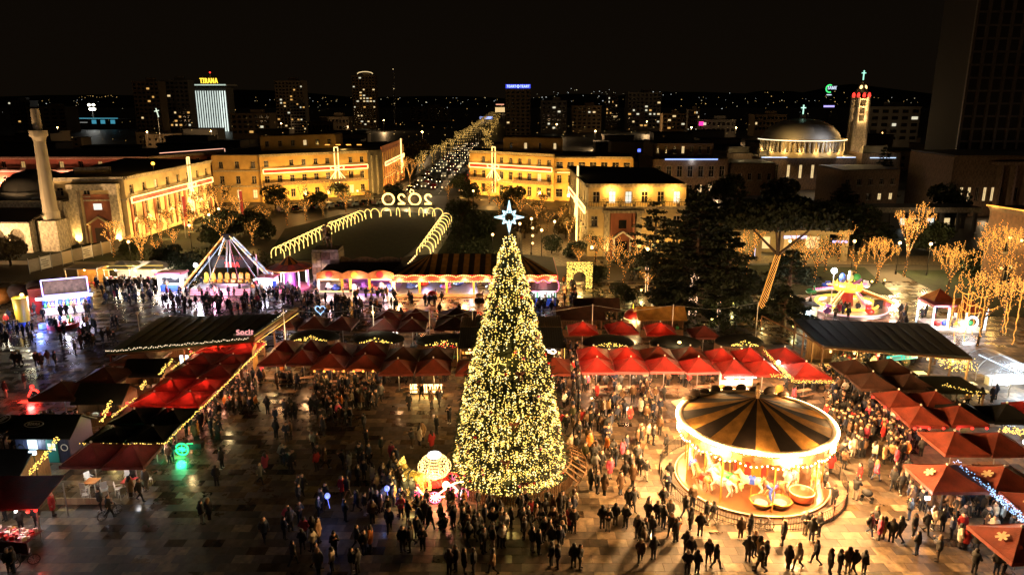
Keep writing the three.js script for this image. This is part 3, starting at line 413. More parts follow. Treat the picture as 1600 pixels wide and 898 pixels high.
// ---- cathedral: drum with colonnade, dome, vaulted wings, bell tower
{
  const O = V(92.5, 0, -240), o = thing('cathedral', 'round domed cathedral ringed by a white light line', 'cathedral', O);
  facade(o, V(-16, 0, 10), V(14, 0, 10), 10.2, M.brown, [{ y: 3.6, w: 1, h: 4.2, n: 8, lit: [2, 3, 4, 6], sill: false }], {}); shell(o, [V(-16, 0, 10), V(14, 0, 10)], [V(18, 0, -14), V(-20, 0, -14)], 10.2, M.lead, M.brown);
  part('drum', lathe([[13, 10], [13, 11.6], [12.2, 11.7], [12.2, 14.7], [13.4, 14.8], [13.4, 15.4], [12.4, 15.5]].map(v2), 40), M.cream, o);
  for (let i = 0; i < 30; i++) { const a = PI*(i + 0.5) / 30; part('column', (unit.col ??= mb().cyl(0, 0, 0, 0.4, 3, 0.9, 8).geo()), M.limestone, o).position.set(cos(a)*12.8, 11.7, sin(a)*12.8); }
  part('dome', lathe([[12, 15.5], [11.2, 17.2], [9.4, 19.1], [6.6, 20.6], [3.2, 21.4], [1, 21.6], [1, 22.4], [0.3, 22.8], [0, 23]].map(v2), 40), mat('dome lead', [0.5, 0.46, 0.4], 0.38, { metal: 0.35, map: 'roof' }), o);
  part('dome_cross', mb().box(0, 24.2, 0, 0.3, 3, 0.3).box(0, 24.8, 0, 1.5, 0.3, 0.3).geo(), glow('green white cross', 0.7, 1.3, 1.0), o);
  const ring = mb(), ring2 = mb(); for (let i = 0; i < 36; i++) { const a = PI*i / 36, b = PI*(i + 1) / 36; ring.bar(V(cos(a)*13.6, 15.2, sin(a)*13.6), V(cos(b)*13.6, 15.2, sin(b)*13.6), 0.14); } ring.build('light_ring', glow('ivory light ring', 1.6, 1.4, 0.95), o);
  ring2.bar(V(-15.5, 10.1, 10.4), V(13.5, 10.1, 10.4), 0.16).bar(V(19, 9.8, 8.4), V(27, 9.8, 8.4), 0.16).build('light_line', glow('ice white light line', 0.75, 0.95, 1.3), o);
  for (let i = 0; i < 9; i++) { const a = PI*(i + 0.5) / 9; lamp(O.x + cos(a)*13.6, 12, O.z + sin(a)*13.6, [1, 0.66, 0.25], 22, 0.3); }
  lamp(O.x - 9, 15.9, O.z + 14, [1, 0.62, 0.2], 160, 0.5); lamp(O.x + 14, 15.9, O.z + 8, [1, 0.62, 0.2], 160, 0.5); lamp(O.x + 3, 15.9, O.z + 16, [0.9, 0.9, 1], 110, 0.5); lamp(O.x, 2, O.z + 20, [1, 0.6, 0.25], 40, 0.5);
  // vaulted wings
  for (const [x, w, n] of [[-22, 6.5, 'side_vault'], [20.4, 7.5, 'side_vault'], [-14, 3, 'small_vault']]) { const g = new THREE.CylinderGeometry(w / 3.4, w / 3.4, w, 14, 1, false, 0, PI).rotateZ(PI / 2).rotateX(-PI / 2); part(n, g.translate(x, n === 'small_vault' ? 10.9 : 11.3, 8), M.limestone, o); lamp(O.x + x, 11.2, O.z + 8 + w / 3.4 + 2.2, [1, 0.75, 0.35], 14, 0.3); }
  mb().slab(-22, 0, 6, 8, 11.2, 7).build('wing', M.brown, o); mb().slab(22.6, 0, 3, 12, 11.2, 10).build('wing', M.brown, o);
  const t = thing('bell_tower', 'tall bell tower with red lamps and a lit cross beside the dome', 'bell tower', V(115, 0, -250));
  const s = mb(); for (const [x, z] of [[-1, -1], [1, -1], [-1, 1], [1, 1]]) s.place(cylOf(10, 0.86), x*1.7, 14, z*1.7, 0, PI / 4, 0, 0.95, 28, 0.95); s.build('pier', M.limestone, t);
  mb().slab(0, 0, 0, 4.4, 20, 4.4).build('tower_body', M.limestone, t); for (let i = 0; i < 4; i++) mb().box(0, 20.2 + i*2.4, 0, 3.8, 0.4, 3.8).build('tower_floor', M.limestone, t);
  for (const [x, z] of [[-1, -1], [1, -1], [-1, 1], [1, 1]]) part('red_lamp', mb().ball(x*1.75, 28.6, z*1.75, 0.5, 1, 0.5).geo(), M.gRed, t);
  for (const x of [-0.7, 0.7]) part('amber_lamp', mb().ball(x, 31, 0.8, 0.5, 0.9, 0.5).geo(), M.gWarm, t);
  part('tower_cap', lathe([[2.2, 29.5], [1.8, 30.2], [1.1, 31.5], [0.3, 33.2], [0, 33.4]].map(v2), 12), M.limestone, t); part('tower_cross', mb().box(0, 35, 0, 0.3, 3, 0.3).box(0, 35.7, 0, 1.3, 0.3, 0.3).geo(), glow('pale green cross', 0.5, 1.2, 0.9), t);
  for (const [y, p] of [[21, 50], [24.6, 50], [27.3, 36]]) { lamp(115, y, -247.2, [1, 0.62, 0.25], p, 0.3); } for (const x of [-2.6, 2.6]) lamp(115 + x, 12, -244, [1, 0.62, 0.3], 26, 0.4);
}
// ---- far side: hotel tower, brick theatre, arcade, lit pavilion
{
  const hx = 120, o = thing('hotel_tower', 'huge unlit hotel tower rising out of sight beyond the brick hall', 'tower', V(hx, 0, -202)), hm = mat('dark hotel facade', [0.09, 0.07, 0.05], 0.6, { map: 'roof' });
  mb().slab(24, 0, -8, 47.4, 92, 15.4).build('tower_body', mat('dark hotel glazing', [0.01, 0.008, 0.006], 0.95), o);
  for (let i = 0; i <= 15; i++) mb().slab(0.5 + i*3.13, 0, 0, 0.7, 92, 0.6).build('facade_fin', hm, o); for (let k = 1; k < 28; k++) mb().box(24, k*3.3, -0.1, 47, 0.5, 0.5).build('floor_band', hm, o);
  const p = thing('theatre', 'dark colonnaded hall with a few lit tall windows under the hotel tower', 'building', V(106, 0, -178));
  facade(p, V(0, 0, 0), V(34, 0, 0), 14.6, M.brown, [{ y: 3.6, w: 0.9, h: 3.4, n: 18, lit: [1, 2, 4, 5], sill: false }], { cornice: true, trim: M.brown }); shell(p, [V(0, 0, 0), V(34, 0, 0)], [V(34, 0, -20), V(0, 0, -20)], 14.6, M.tile, M.brown);
  for (let i = 0; i < 8; i++) mb().cyl(10 + i*3.2, 0, 2, 0.7, 12.5).build('column', M.brown, p);
  mb().box(22, 12.9, 1.5, 27, 0.8, 2.6).build('porch_beam', M.brown, p); lamp(130, 3, -172, [1, 0.6, 0.4], 90, 0.5); lamp(136, 15.6, -186, [1, 0.72, 0.5], 22, 0.5); lamp(112, 2, -173, [1, 0.65, 0.35], 20, 0.4);  // the lamp above the theatre roof is added to light the hotel grid
  const a = thing('arcade', 'low dark arcade with a pale beam and shops glimmering inside', 'building', V(77, 0, -156));
  mb().box(11, 4.8, 0, 24, 1.1, 1).build('beam', M.limestone, a); for (let i = 0; i < 7; i++) mb().slab(0.5 + i*3.6, 0, 0, 0.6, 4.2, 0.6).build('pillar', M.concrete, a); mb().slab(11, 0, -5, 24, 4.2, 0.4).build('back_wall', M.concrete, a); mb().box(11, 5.2, -2.6, 24, 0.3, 6).build('roof', M.tile, a);
  for (const [x, w, mm] of [[9.4, 1.4, M.litcool], [12, 1.8, M.litpane], [15.3, 1.5, M.litcool], [19, 1.2, M.litpane], [21.4, 1, M.gDim]]) part('shop_window', mb().box(x, 1.5, -4.76, w, 1.5, 0.06).geo(), mm, a); lamp(88, 3, -152, [1, 0.7, 0.4], 22, 0.4);
  const ap = thing('apartment_block', 'dark apartment block with a rounded corner beside the cathedral yard', 'building', V(93, 0, -190)); facade(ap, V(-8, 0, 0), V(8, 0, -3), 10, M.brown, [{ y: 6, w: 1.2, h: 1.6, n: 5 }, { y: 2, w: 1.2, h: 1.8, n: 5, lit: [3, 4], sill: false }], {}); shell(ap, [V(-8, 0, 0), V(8, 0, -3)], [V(8, 0, -16), V(-8, 0, -16)], 10, M.tile, M.brown); lamp(100, 3, -184, [1, 0.7, 0.4], 26, 0.3);
  // brick hall with the light-strung eaves
  const b = thing('brick_hall', 'brown brick hall with light-strung eaves and wall lamps', 'building', V(73.4, 0, -112)); const bf = facade(b, V(0, 0, 0), V(10, 0, 32), 12, mat('brown brick', [0.21, 0.105, 0.05], 0.85, { map: 'stone', bump: 0.01 }), [{ y: 5.4, w: 0.9, h: 2.4, n: 5 }, { y: 0.8, w: 1.4, h: 2.8, n: 4 }], { cornice: true, trim: M.brown }); shell(b, [V(0, 0, 0), V(10, 0, 32)], [V(36, 0, 30), V(26, 0, -2)], 12, M.tile, M.brown);
  bulbs(along(V(-0.9, 12.1, 0.2), V(9.2, 12.1, 32), 0.2), 0.14, M.gAmber, b); for (const t of [0.05, 0.2, 0.4, 0.6]) lamp(72.2 + 10*t, 12, -112 + 32*t, [1, 0.55, 0.12], 12, 0.3);
  for (const [x, y, n] of [[2.5, 7.8, 'high by the narrow window'], [3.6, 7.7, 'second of the pair by the narrow window'], [2.2, 3, 'low beside the door']]) { const w = thing('wall_lamp', 'wall lamp on the brick hall, ' + n, 'lamp', V(73.1 + x*0.5, y, -111.9 + x*1.6), -1.27); part('lamp_bulb', mb().ball(0, 0, 0.15, 0.22).geo(), M.gWarm, w); part('bracket', mb().box(0, -0.2, -0.2, 0.12, 0.12, 0.6).geo(), M.iron, w); lamp(72.4 + x*0.5, y, -111.7 + x*1.6, [1, 0.62, 0.18], 14, 0.25); }
  // lit pavilion behind the leaning pine
  const k = thing('park_pavilion', 'yellow-lit columned pavilion behind the leaning pine', 'building', V(39.2, 0, -127.5)); mb().box(10, 5.2, -4, 21, 0.7, 9.5).build('flat_roof', M.cream, k); for (let i = 0; i < 6; i++) mb().slab(0.6 + i*3.8, 0, 0, 0.8, 4.85, 0.8).build('column', M.cream, k); mb().slab(10, 0, -7.6, 20, 4.85, 0.4).build('back_wall', M.cream, k);
  for (let i = 0; i < 4; i++) part('shop_window', mb().box(3 + i*4.6, 1.8, -7.37, 2.6, 2.2, 0.05).geo(), i % 2 ? M.litpane : M.gDim, k); part('sign_light', mb().box(10.5, 4.3, 0.5, 4, 0.5, 0.12).geo(), glow('violet white sign', 1, 0.95, 1.5), k); part('sign_light', mb().box(18.4, 3.5, 0.5, 2.6, 0.4, 0.12).geo(), glow('violet sign', 0.7, 0.65, 1.6), k); for (const x of [2.5, 7, 12, 17]) lamp(39.2 + x, 4.3, -129.5, [1, 0.76, 0.25], 26, 0.4);
  const sg = thing('advert_stand', 'upright glowing advertising stand before the lit pavilion', 'sign', at(1183, 405)); part('lit_panel', mb().box(0, 1.4, 0, 1, 2.3, 0.14).geo(), glow('bluish advert screen', 0.8, 0.75, 1.1), sg); part('stand_foot', mb().slab(0, 0, 0, 1.1, 0.22, 0.3).geo(), M.iron, sg);
}
// ---- towers of the far town, each with its own lit windows
{
  const wallM = [mat('far wall brown', [0.16, 0.12, 0.08], 0.8), mat('far wall grey', [0.15, 0.14, 0.13], 0.8), mat('far wall ochre', [0.24, 0.17, 0.1], 0.8)], g0 = mb().box(0, 0, 0, 1, 1, 0.1).geo(), lits = [glow('far window amber', 0.8, 0.42, 0.11), glow('far window ivory', 0.95, 0.68, 0.32), glow('far window white', 0.75, 0.7, 0.5)];
  function tower(name, label, px0, px1, ytop, z, cols, floors, litShare, seed, o = {}) {
    const r = rng(seed), a = atZ(px0, ytop, z), b = atZ(px1, ytop, z), w = b.x - a.x, h = max(a.y, 7), t = thing(name, label, 'building', V((a.x + b.x) / 2, 0, z)), m = o.m ?? wallM[seed % 3];
    mb().slab(0, 0, -w*0.3, w, h, w*0.6).build('tower_body', m, t); mb().box(0, h + 0.3, -w*0.3, w*1.03, 0.6, w*0.64).build('roof_slab', m, t); mb().slab(w*0.1, h + 0.6, -w*0.3, w*0.3, 2.4, w*0.25).build('roof_hut', m, t);
    const dark = mb(), fh = h / floors, cw = w / cols;
    for (let k = 1; k < floors; k++) for (let i = 0; i < cols; i++) {
      const x = -w / 2 + (i + 0.5)*cw, y = (k + 0.45)*fh, row = o.rows?.includes(k) ? 0.7 : litShare;
      if (r() < row) { const q = part('lit_window', g0, lits[floor(r()*3)], t); q.position.set(x, y, 0.06); q.scale.set(cw*(0.4 + 0.3*r()), fh*0.42, 1); } else dark.box(x, y, 0.03, cw*0.6, fh*0.5, 0.1);
    }
    dark.build('dark_windows', M.glass, t, 'stuff'); for (let k = 1; k < floors; k += 1) mb().box(0, k*fh, 0.15, w, 0.25, 0.3).build('floor_slab', m, t);
    return { t, w, h, z };
  }
  tower('office_tower', 'dark office tower left of the striped tower, few amber windows', 205, 246, 128, -560, 6, 13, 0.07, 21); tower('office_tower', 'brown slab tower touching the striped tower, row of amber windows', 250, 292, 126, -575, 6, 13, 0.06, 22, { rows: [2] });
  { const s = tower('striped_tower', 'white tower with glowing vertical stripes and a yellow roof sign', 299, 352, 138, -640, 4, 4, 0, 23, { m: mat('white tower panel', [0.3, 0.3, 0.28], 0.6) }); for (let i = 0; i < 14; i++) part('stripe_light', mb().slab(-s.w / 2 + (i + 0.5)*s.w / 14, 0, 0.3, s.w / 34, s.h - 2, 0.3).geo(), glow('white stripe light', 1.0, 1.15, 1.05, i > 10 ? 1.1 : 0.75), s.t); mb().slab(0, s.h + 2.2, -s.w*0.3, s.w*1.2, 1.2, s.w*0.8).build('roof_crown', M.white, s.t); part('roof_light_line', mb().box(0, s.h + 2.8, s.w*0.11 + 0.1, s.w*1.1, 0.9, 0.2).geo(), glow('pale roof line', 0.5, 0.62, 0.52), s.t); part('yellow_sign', letters('TIRANA', 4.2, 0.5, 15).translate(0, s.h + 4.2, -2), M.gYellow, s.t); part('mast_light', mb().ball(0, s.h + 13, -6, 0.7).geo(), M.gRed, s.t); part('mast', mb().cyl(0, s.h + 3, -6, 0.2, 10).geo(), M.steel, s.t); }
  tower('apartment_tower', 'apartment tower with scattered bright top windows, beyond the ministry attic', 428, 472, 127, -600, 8, 16, 0.2, 24); tower('apartment_tower', 'brown apartment block beside the scattered-window tower', 452, 476, 160, -560, 5, 11, 0.12, 25);
  { const s = tower('curved_tower', 'tall tower with curved lit crown and bright mid floors', 549, 585, 119, -700, 7, 18, 0.16, 26, { rows: [9, 10] }); const c = mb(); for (let i = 0; i < 8; i++) { const a = PI*i / 8, b = PI*(i + 1) / 8; c.bar(V(2 - cos(a)*7, s.h + 2 + sin(a)*2, 0.5), V(2 - cos(b)*7, s.h + 2 + sin(b)*2, 0.5), 0.4); } c.build('crown_light', lits[1], s.t); }
  { const p = atZ(614, 108, -760), t = thing('radio_mast', 'thin lattice radio mast with small lamps', 'mast', V(p.x, 0, -760)); const b = mb(); for (const [x, z] of [[-1, -1], [1, -1], [0, 1]]) b.bar(V(x*1.2, 0, z*1.2), V(x*0.2, p.y, z*0.2), 0.18); b.build('lattice', M.steel, t); for (const y of [p.y, p.y*0.66, p.y*0.4]) part('mast_light', mb().ball(0, y, 0.5, 0.45).geo(), lits[1], t); }
  { const s = tower('bank_tower', 'dark tower with a glowing blue sign on its roof', 790, 829, 141, -520, 5, 13, 0.02, 27, { m: wallM[0] }); part('blue_sign', mb().box(0, s.h + 2.6, 0, 17, 2.6, 0.4).geo(), glow('deep blue sign', 0.06, 0.09, 0.9), s.t); part('sign_lettering', letters('TEART', 1.7, 0.3, 6.4).translate(-4.6, s.h + 1.8, 0.25), glow('sign letters', 0.9, 1.15, 2.4), s.t); part('sign_lettering', letters('TEART', 1.7, 0.3, 6.4).translate(4.6, s.h + 1.8, 0.25), mats['sign letters'], s.t); part('sign_emblem', torus(0.9, 0.3, 4, 4).translate(0, s.h + 2.6, 0.35), mats['sign letters'], s.t); }
  const list = [[846, 886, 158, -600, 'ochre apartment block with three pairs of lit windows'], [895, 940, 166, -620, 'wide dark block with a single lit floor'], [948, 968, 150, -680, 'slim block with two bright windows high up'], [982, 1034, 145, -650, 'broad apartment tower with long lit floors'], [1036, 1072, 178, -600, 'low block beside the broad tower, some lit windows'], [1076, 1094, 172, -560, 'narrow low block near the magenta sign'], [1098, 1150, 188, -520, 'long low block under the magenta sign'], [1180, 1230, 180, -560, 'low block behind the cathedral dome'], [40, 100, 168, -620, 'low dark block near the stadium lamps'], [10, 45, 158, -660, 'tall dark block with a lit mast'], [360, 420, 178, -520, 'low block between the striped and scattered-window towers'], [500, 545, 184, -480, 'low block before the curved tower'], [1362, 1440, 168, -430, 'long dim block beyond the bell tower'], [640, 700, 168, -900, 'long dark block with a thin light line'], [480, 520, 192, -420, 'small house block with bright lamp']];
  list.forEach(([a, b, y, z, l], i) => tower('apartment_block', l, a, b, y, z, 5 + i % 4, max(3, round((205 - y) / 6)), [0.16, 0.05, 0.14, 0.1, 0.16, 0.1, 0.06, 0.05, 0.06, 0.05, 0.08, 0.08, 0.05, 0.01, 0.1][i], 40 + i, { rows: i === 3 ? [4, 5] : [] }));
  // single signs and lamps that stand out
  const sign = (label, px, py, z, w, h, m) => { const p = atZ(px, py, z), o = thing('lit_sign', label, 'sign', p); part('sign_panel', mb().box(0, 0, 0, w, h, 0.3).geo(), m, o); part('sign_post', mb().slab(0, -p.y, -0.4, 0.4, p.y, 0.3).geo(), M.iron, o); return o; };
  sign('small magenta sign on the low block', 1096, 193, -515, 3, 2.6, M.gMagenta); sign('blue light strip beside the boulevard end', 760, 184, -900, 16, 3, glow('blue strip', 0.5, 0.7, 1.6)); sign('violet light strip between the dome and the bell tower', 1296, 166, -640, 9, 1.4, glow('violet strip', 0.7, 0.6, 1.6)); sign('tiny blue lamp sign beside the ministry wing', 999, 235, -260, 1, 1, M.gBlue);
  { const o = sign('green crescent sign with pale lettering on a far roof', 1296, 148, -640, 4, 0.8, glow('pale lettering bar', 0.8, 0.9, 1)); part('crescent_light', torus(3, 0.5, 6, 14, 4).rotateZ(1.1).translate(0, 5, 0), glow('green crescent', 0.1, 1.3, 0.3), o); part('sign_lettering', letters('SAME', 2.6, 0.3, 7.4).translate(2, 4.4, 0), glow('white lettering', 0.8, 0.9, 1.1), o); }
  { const p = atZ(143, 168, -700), o = thing('stadium_lamp', 'cluster of white stadium floodlights on a mast', 'floodlight', V(p.x, 0, -700)); part('mast', mb().cyl(0, 0, 0, 0.8, p.y).geo(), M.steel, o); for (const [x, y, s] of [[-2, 2.4, 1.1], [2, 2.4, 1.1], [-1, -1.4, 1.3], [2, -1.4, 1.3]]) part('lamp_head', mb().ball(x, p.y + y, 0.8, s*1.3, s, s).geo(), glow('stadium lamp', 6, 5.6, 4.4), o); lamp(p.x, p.y + 1, -696, [1, 1, 0.95], 220, 3);
    const st = thing('grandstand', 'low grandstand washed in cyan light below the stadium lamps', 'building', V(p.x + 6, 0, -690)); mb().slab(0, 0, 0, 70, 9, 12).build('stand', M.concrete, st); part('cyan_light', mb().box(5, 9.6, 6.2, 40, 0.7, 0.2).geo(), glow('cyan line', 0.06, 0.3, 0.4), st); for (const x of [3, 11, 20]) part('cyan_light', mb().box(x, 6.5, 6.2, 4, 3.4, 0.2).geo(), glow('cyan panel', 0.05, 0.26, 0.36), st); part('white_light_line', mb().box(-18, 6, 6.3, 30, 0.5, 0.2).geo(), glow('dim white line', 0.3, 0.3, 0.28), st); }
  { const p = atZ(245, 176, -430), o = thing('lit_cross', 'small leaning white light cross above the rooftops', 'light decoration', V(p.x, 0, -430)); part('mast', mb().cyl(0, 0, 0, 0.2, p.y - 2).geo(), M.steel, o); part('cross_light', mb().box(0, p.y, 0, 0.5, 5, 0.4, 0, 0, 0.2).box(-0.3, p.y + 1, 0, 2.6, 0.5, 0.4, 0, 0, 0.2).geo(), glow('dim cross', 0.7, 0.85, 0.7), o); }
  // the countless small lights of houses on the slopes and roofs beyond
  const r = rng(77), groups = [[], [], [], []], put = (px, py, z, k) => { const p = atZ(px, py, z); if (p.y > 0.5) groups[k].push(p); };
  for (let i = 0; i < 270; i++) { const px = r()*1600, z = -700 - r()*1300, k = r() < 0.5 ? 0 : r() < 0.6 ? 1 : 2, py = lerp(152, 190, r()*r() + (px < 200 ? 0.1 : 0)); if (px < 1440) put(px, py, z, k); }
  for (let i = 0; i < 44; i++) put(835 + i*5 + r()*12, 146 - (i % 13)*0.8 + r()*10, -2600 - r()*400, r() < 0.5 ? 1 : 2);
  for (let i = 0; i < 40; i++) put(1090 + r()*300, 142 + r()*34, -2500 - r()*500, r() < 0.6 ? 0 : 2); for (let i = 0; i < 14; i++) put(122 + i*4.4 + r()*3, 149 + r()*4, -2400, 0);
  for (let i = 0; i < 110; i++) { const px = 400 + r()*780; put(px, lerp(186, 214, r()), -330 - r()*200, r() < 0.7 ? 0 : 3); } for (let i = 0; i < 24; i++) put(100 + r()*300, lerp(180, 222, r()), -320 - r()*150, 0);
  const o = new THREE.Group(); o.name = 'town_lights'; ['gFairyFar', 'gIvoryFar', 'gWhiteFar', 'gAmberFar'].forEach((n, k) => { const b = mb(); for (const p of groups[k]) { const s = -p.z / 2300*(0.5 + 1.1*r()*r()); b.ball(p.x, p.y, p.z, s*1.2, s, s, unit.oct); } b.build('light_bulbs', glow(n, ...[[1.1, 0.66, 0.2], [1.0, 0.85, 0.5], [0.9, 0.95, 0.9], [1.3, 0.6, 0.14]][k]), o); });
  o.userData = { label: 'countless small house lights over the far town and slopes', category: 'lights', kind: 'stuff' }; scene.add(o);
  [[90, 205, -480], [230, 212, -420], [330, 214, -430], [440, 206, -560], [520, 212, -460], [600, 205, -640], [660, 212, -420], [870, 206, -540], [930, 212, -430], [1010, 204, -600], [1080, 210, -480], [1150, 206, -480], [1220, 200, -500], [1380, 206, -400]].forEach(([px, py, z], i) => { const p = atZ(px, py, z).setY(9), o = thing('added_town_lamp', `added lamp brightening the far town walls, ${ordinal(i + 1)} across the view`, 'street lamp', V(p.x, 0, z)); mb().cyl(0, 0, 0, 0.12, 9).build('post', M.iron, o); part('lamp_globe', mb().ball(0, 9.3, 0, 0.55).geo(), lits[1], o); lamp(p.x, 9.3, z + 1, [1, 0.62, 0.28], 600, 0.6); });  // lamps added among the far blocks to bring their dim walls out
  // low houses that fill the town between the palaces and the towers
  const q = rng(31), types = [], hl = (k) => `dark flat-roofed town house behind the palaces, ${ordinal(k + 1)} in the rows of unlit roofs`; let n = 0;
  for (let i = 0; i < 70; i++) {
    const px = q()*1600, z = -270 - q()*200; if (px > 560 && px < 800 && z > -460) continue; const p = atZ(px, 215, z), w = 9 + q()*12, h = 5 + q()*6, d = 8 + q()*6; if (p.x > 70 && p.x < 125 && z > -275) continue; if (p.x > -36 && p.x < -8) continue;
    const key = n % 4; if (!types[key]) { const t = thing('town_house', hl(n), 'building', V(p.x, 0, z), 0, 'dark houses behind the palaces'); mb().slab(0, 0, 0, w, h, d).build('wall', wallM[key % 3], t); mb().box(0, h + 0.2, 0, w + 0.6, 0.4, d + 0.6).build('roof', M.tile, t); const dk = mb(); for (let u = 0; u < 4; u++) for (let f = 0; f < 2; f++) part('window', (unit.tw ??= mb().box(0, 0, 0, 1.1, 1.4, 0.12).geo()), M.glass, t).position.set((u - 1.5)*w / 4.4, 1.8 + f*2.8, d / 2 + 0.04); types[key] = t; } else copy(types[key], hl(n), V(p.x, 0, z)); n++;
  }
}

// ================================================================ THE GREAT TREE
const TREE = V(-0.2, 0, -51.3);
{
  const r = rng(101), o = thing('christmas_tree', 'giant Christmas tree covered in yellow fairy lights', 'Christmas tree', TREE);
  const prof = [[4.25, 0.5], [4.18, 1.2], [3.2, 7.4], [1.88, 12.4], [1.22, 15.2], [0.45, 18], [0.03, 18.8]], rad = (y) => { for (let i = 0; i + 1 < prof.length; i++) if (y <= prof[i + 1][1]) return lerp(prof[i][0], prof[i + 1][0], (y - prof[i][1]) / (prof[i + 1][1] - prof[i][1])); return 0; };
  mb().cyl(0, 0, 0, 0.3, 18.6, 0.2).build('trunk', M.bark, o);
  const inner = mb(); inner.place(lathe(prof.map(([x, y]) => new THREE.Vector2(max(0.01, x - 0.32), y)), 28), 0, 0, 0);
  const sprig = mb().quad(V(-0.13, 0, 0), V(0.13, 0, 0), V(0.05, 0.42, 0.03), V(-0.05, 0.42, 0.03)).geo();
  for (let i = 0; i < 7000; i++) { const y = 0.45 + 18.3*(1 - sqrt(1 - r()*0.995)), a = r()*2*PI, q = rad(y) - 0.32*r() + (r() < 0.08 ? 0.3 : 0); inner.place(sprig, cos(a)*q, y, sin(a)*q, 1.3 + r()*0.9, PI / 2 - a + (r() - 0.5)*1.4, 0, 1, 1, 1); }
  inner.build('crown', M.fir, o);
  const pts = [[], []], N = 19000; // strings hang down the branches: runs of bulbs one below the other
  for (let n = 0; n < N;) { const y0 = 0.5 + 18.3*(1 - (1 - r()) ** 0.55), a = r()*2*PI, k = 1 + floor(r()*(y0 < 8 ? 6 : 3)); for (let j = 0; j < k && n < N; j++, n++) { const y = y0 - j*(0.15 + 0.06*r()); if (y < 0.4) break; const q = rad(y) + 0.03 + 0.14*(r() - 0.45) + 0.07*sin(y*5.2 + 2*a), b = a + (r() - 0.5)*0.1 / max(0.5, q); pts[r() < 0.8 ? 0 : 1].push(V(cos(b)*q, y, sin(b)*q)); } }
  bulbs(pts[0], 0.049, M.gFairy, o); bulbs(pts[1], 0.054, glow('pale fairy light', 2.6, 2.2, 1.0), o);
  const bm = [mat('red bauble', [0.55, 0.02, 0.03], 0.15), mat('pink bauble', [0.7, 0.15, 0.3], 0.15), mat('gold bauble', [0.75, 0.42, 0.08], 0.2, { metal: 0.7 })], bg = new THREE.SphereGeometry(0.12, 10, 7);
  for (let i = 0; i < 90; i++) { const y = 0.8 + 16.5*(1 - sqrt(1 - r()*0.97)), a = r()*2*PI, q = rad(y) + 0.1; part('bauble', bg, bm[floor(r()*3)], o).position.set(cos(a)*q, y, sin(a)*q); }
  for (let i = 0; i < 26; i++) { const y = 1 + 13*(1 - sqrt(1 - r()*0.97)), a = r()*2*PI, q = rad(y) + 0.14, b = mb(); for (const s of [-1, 1]) b.box(s*0.2, 0.06, 0, 0.34, 0.22, 0.06, 0, 0, s*0.4).box(s*0.12, -0.32, 0, 0.12, 0.6, 0.04, 0, 0, -s*0.2); b.box(0, 0, 0.03, 0.14, 0.14, 0.08); const m = b.build('ribbon_bow', M.maroon, o); m.position.set(cos(a)*q, y, sin(a)*q); m.rotation.y = PI / 2 - a; }
  { const b = mb(); for (let i = 0; i < 5; i++) { const p = (k, q) => V(sin(k*PI / 5)*q, cos(k*PI / 5)*q, 0); b.bar(p(2*i, 0.75), p(2*i + 1, 0.32), 0.045).bar(p(2*i + 1, 0.32), p(2*i + 2, 0.75), 0.045); } const s = b.build('star_light', M.gFairy, o); s.position.set(-0.75, 9.6, sqrt(rad(9.6) ** 2 - 0.56) + 0.12); s.rotation.x = -0.22; }
  for (const [y, p] of [[2.5, 7], [6, 6], [10.5, 5], [14.5, 3]]) for (let i = 0; i < (y < 12 ? 5 : 3); i++) { const a = PI / 2 + i*2*PI / (y < 12 ? 5 : 3), q = rad(y) + 0.5; lamp(TREE.x + cos(a)*q, y, TREE.z + sin(a)*q, [1, 0.66, 0.16], p, 0.5); }
  // star on top: eight points of ice-white light tubes
  const st = thing('tree_star', 'ice-white eight-pointed star on the tip of the great tree', 'star', V(TREE.x, 19.85, TREE.z)), b = mb();
  for (let i = 0; i < 8; i++) { const a = i*PI / 4, L = i % 2 ? 0.66 : i === 0 || i === 4 ? 1.18 : 1.05, p = (an, q, z = 0) => V(sin(an)*q, cos(an)*q, z); for (const s of [-1, 1]) { b.bar(p(a + s*0.5, 0.34), p(a, L), 0.035).bar(p(a + s*0.14, 0.5, 0.1), p(a, L), 0.028); } b.bar(p(a, 0.3, 0.12), p(a, L), 0.03); }
  b.build('star_light', M.gStar, st); mb().cyl(0, -1.3, 0, 0.05, 1.1).build('stem', M.steel, st); lamp(TREE.x, 19.85, TREE.z + 0.5, [0.75, 0.95, 1], 10, 0.4);
  // round fence of pickets with a wooden bench ring
  const f = thing('tree_fence', 'low round picket fence at the foot of the great tree', 'fence', TREE), pk = mb(), rail = mb(), R = 5.0;
  for (let i = 0; i < 170; i++) { const a = i*2*PI / 170; pk.slab(cos(a)*R, 0.06, sin(a)*R, 0.07, 0.95, 0.04, -a + PI / 2); } pk.build('picket', M.wood, f, 'stuff');
  for (let i = 0; i < 40; i++) { const a = i*PI / 20, c = (i + 1)*PI / 20; for (const y of [0.3, 0.8]) rail.bar(V(cos(a)*(R - 0.05), y, sin(a)*(R - 0.05)), V(cos(c)*(R - 0.05), y, sin(c)*(R - 0.05)), 0.035, 1, 5); } rail.build('rail', M.wood, f);
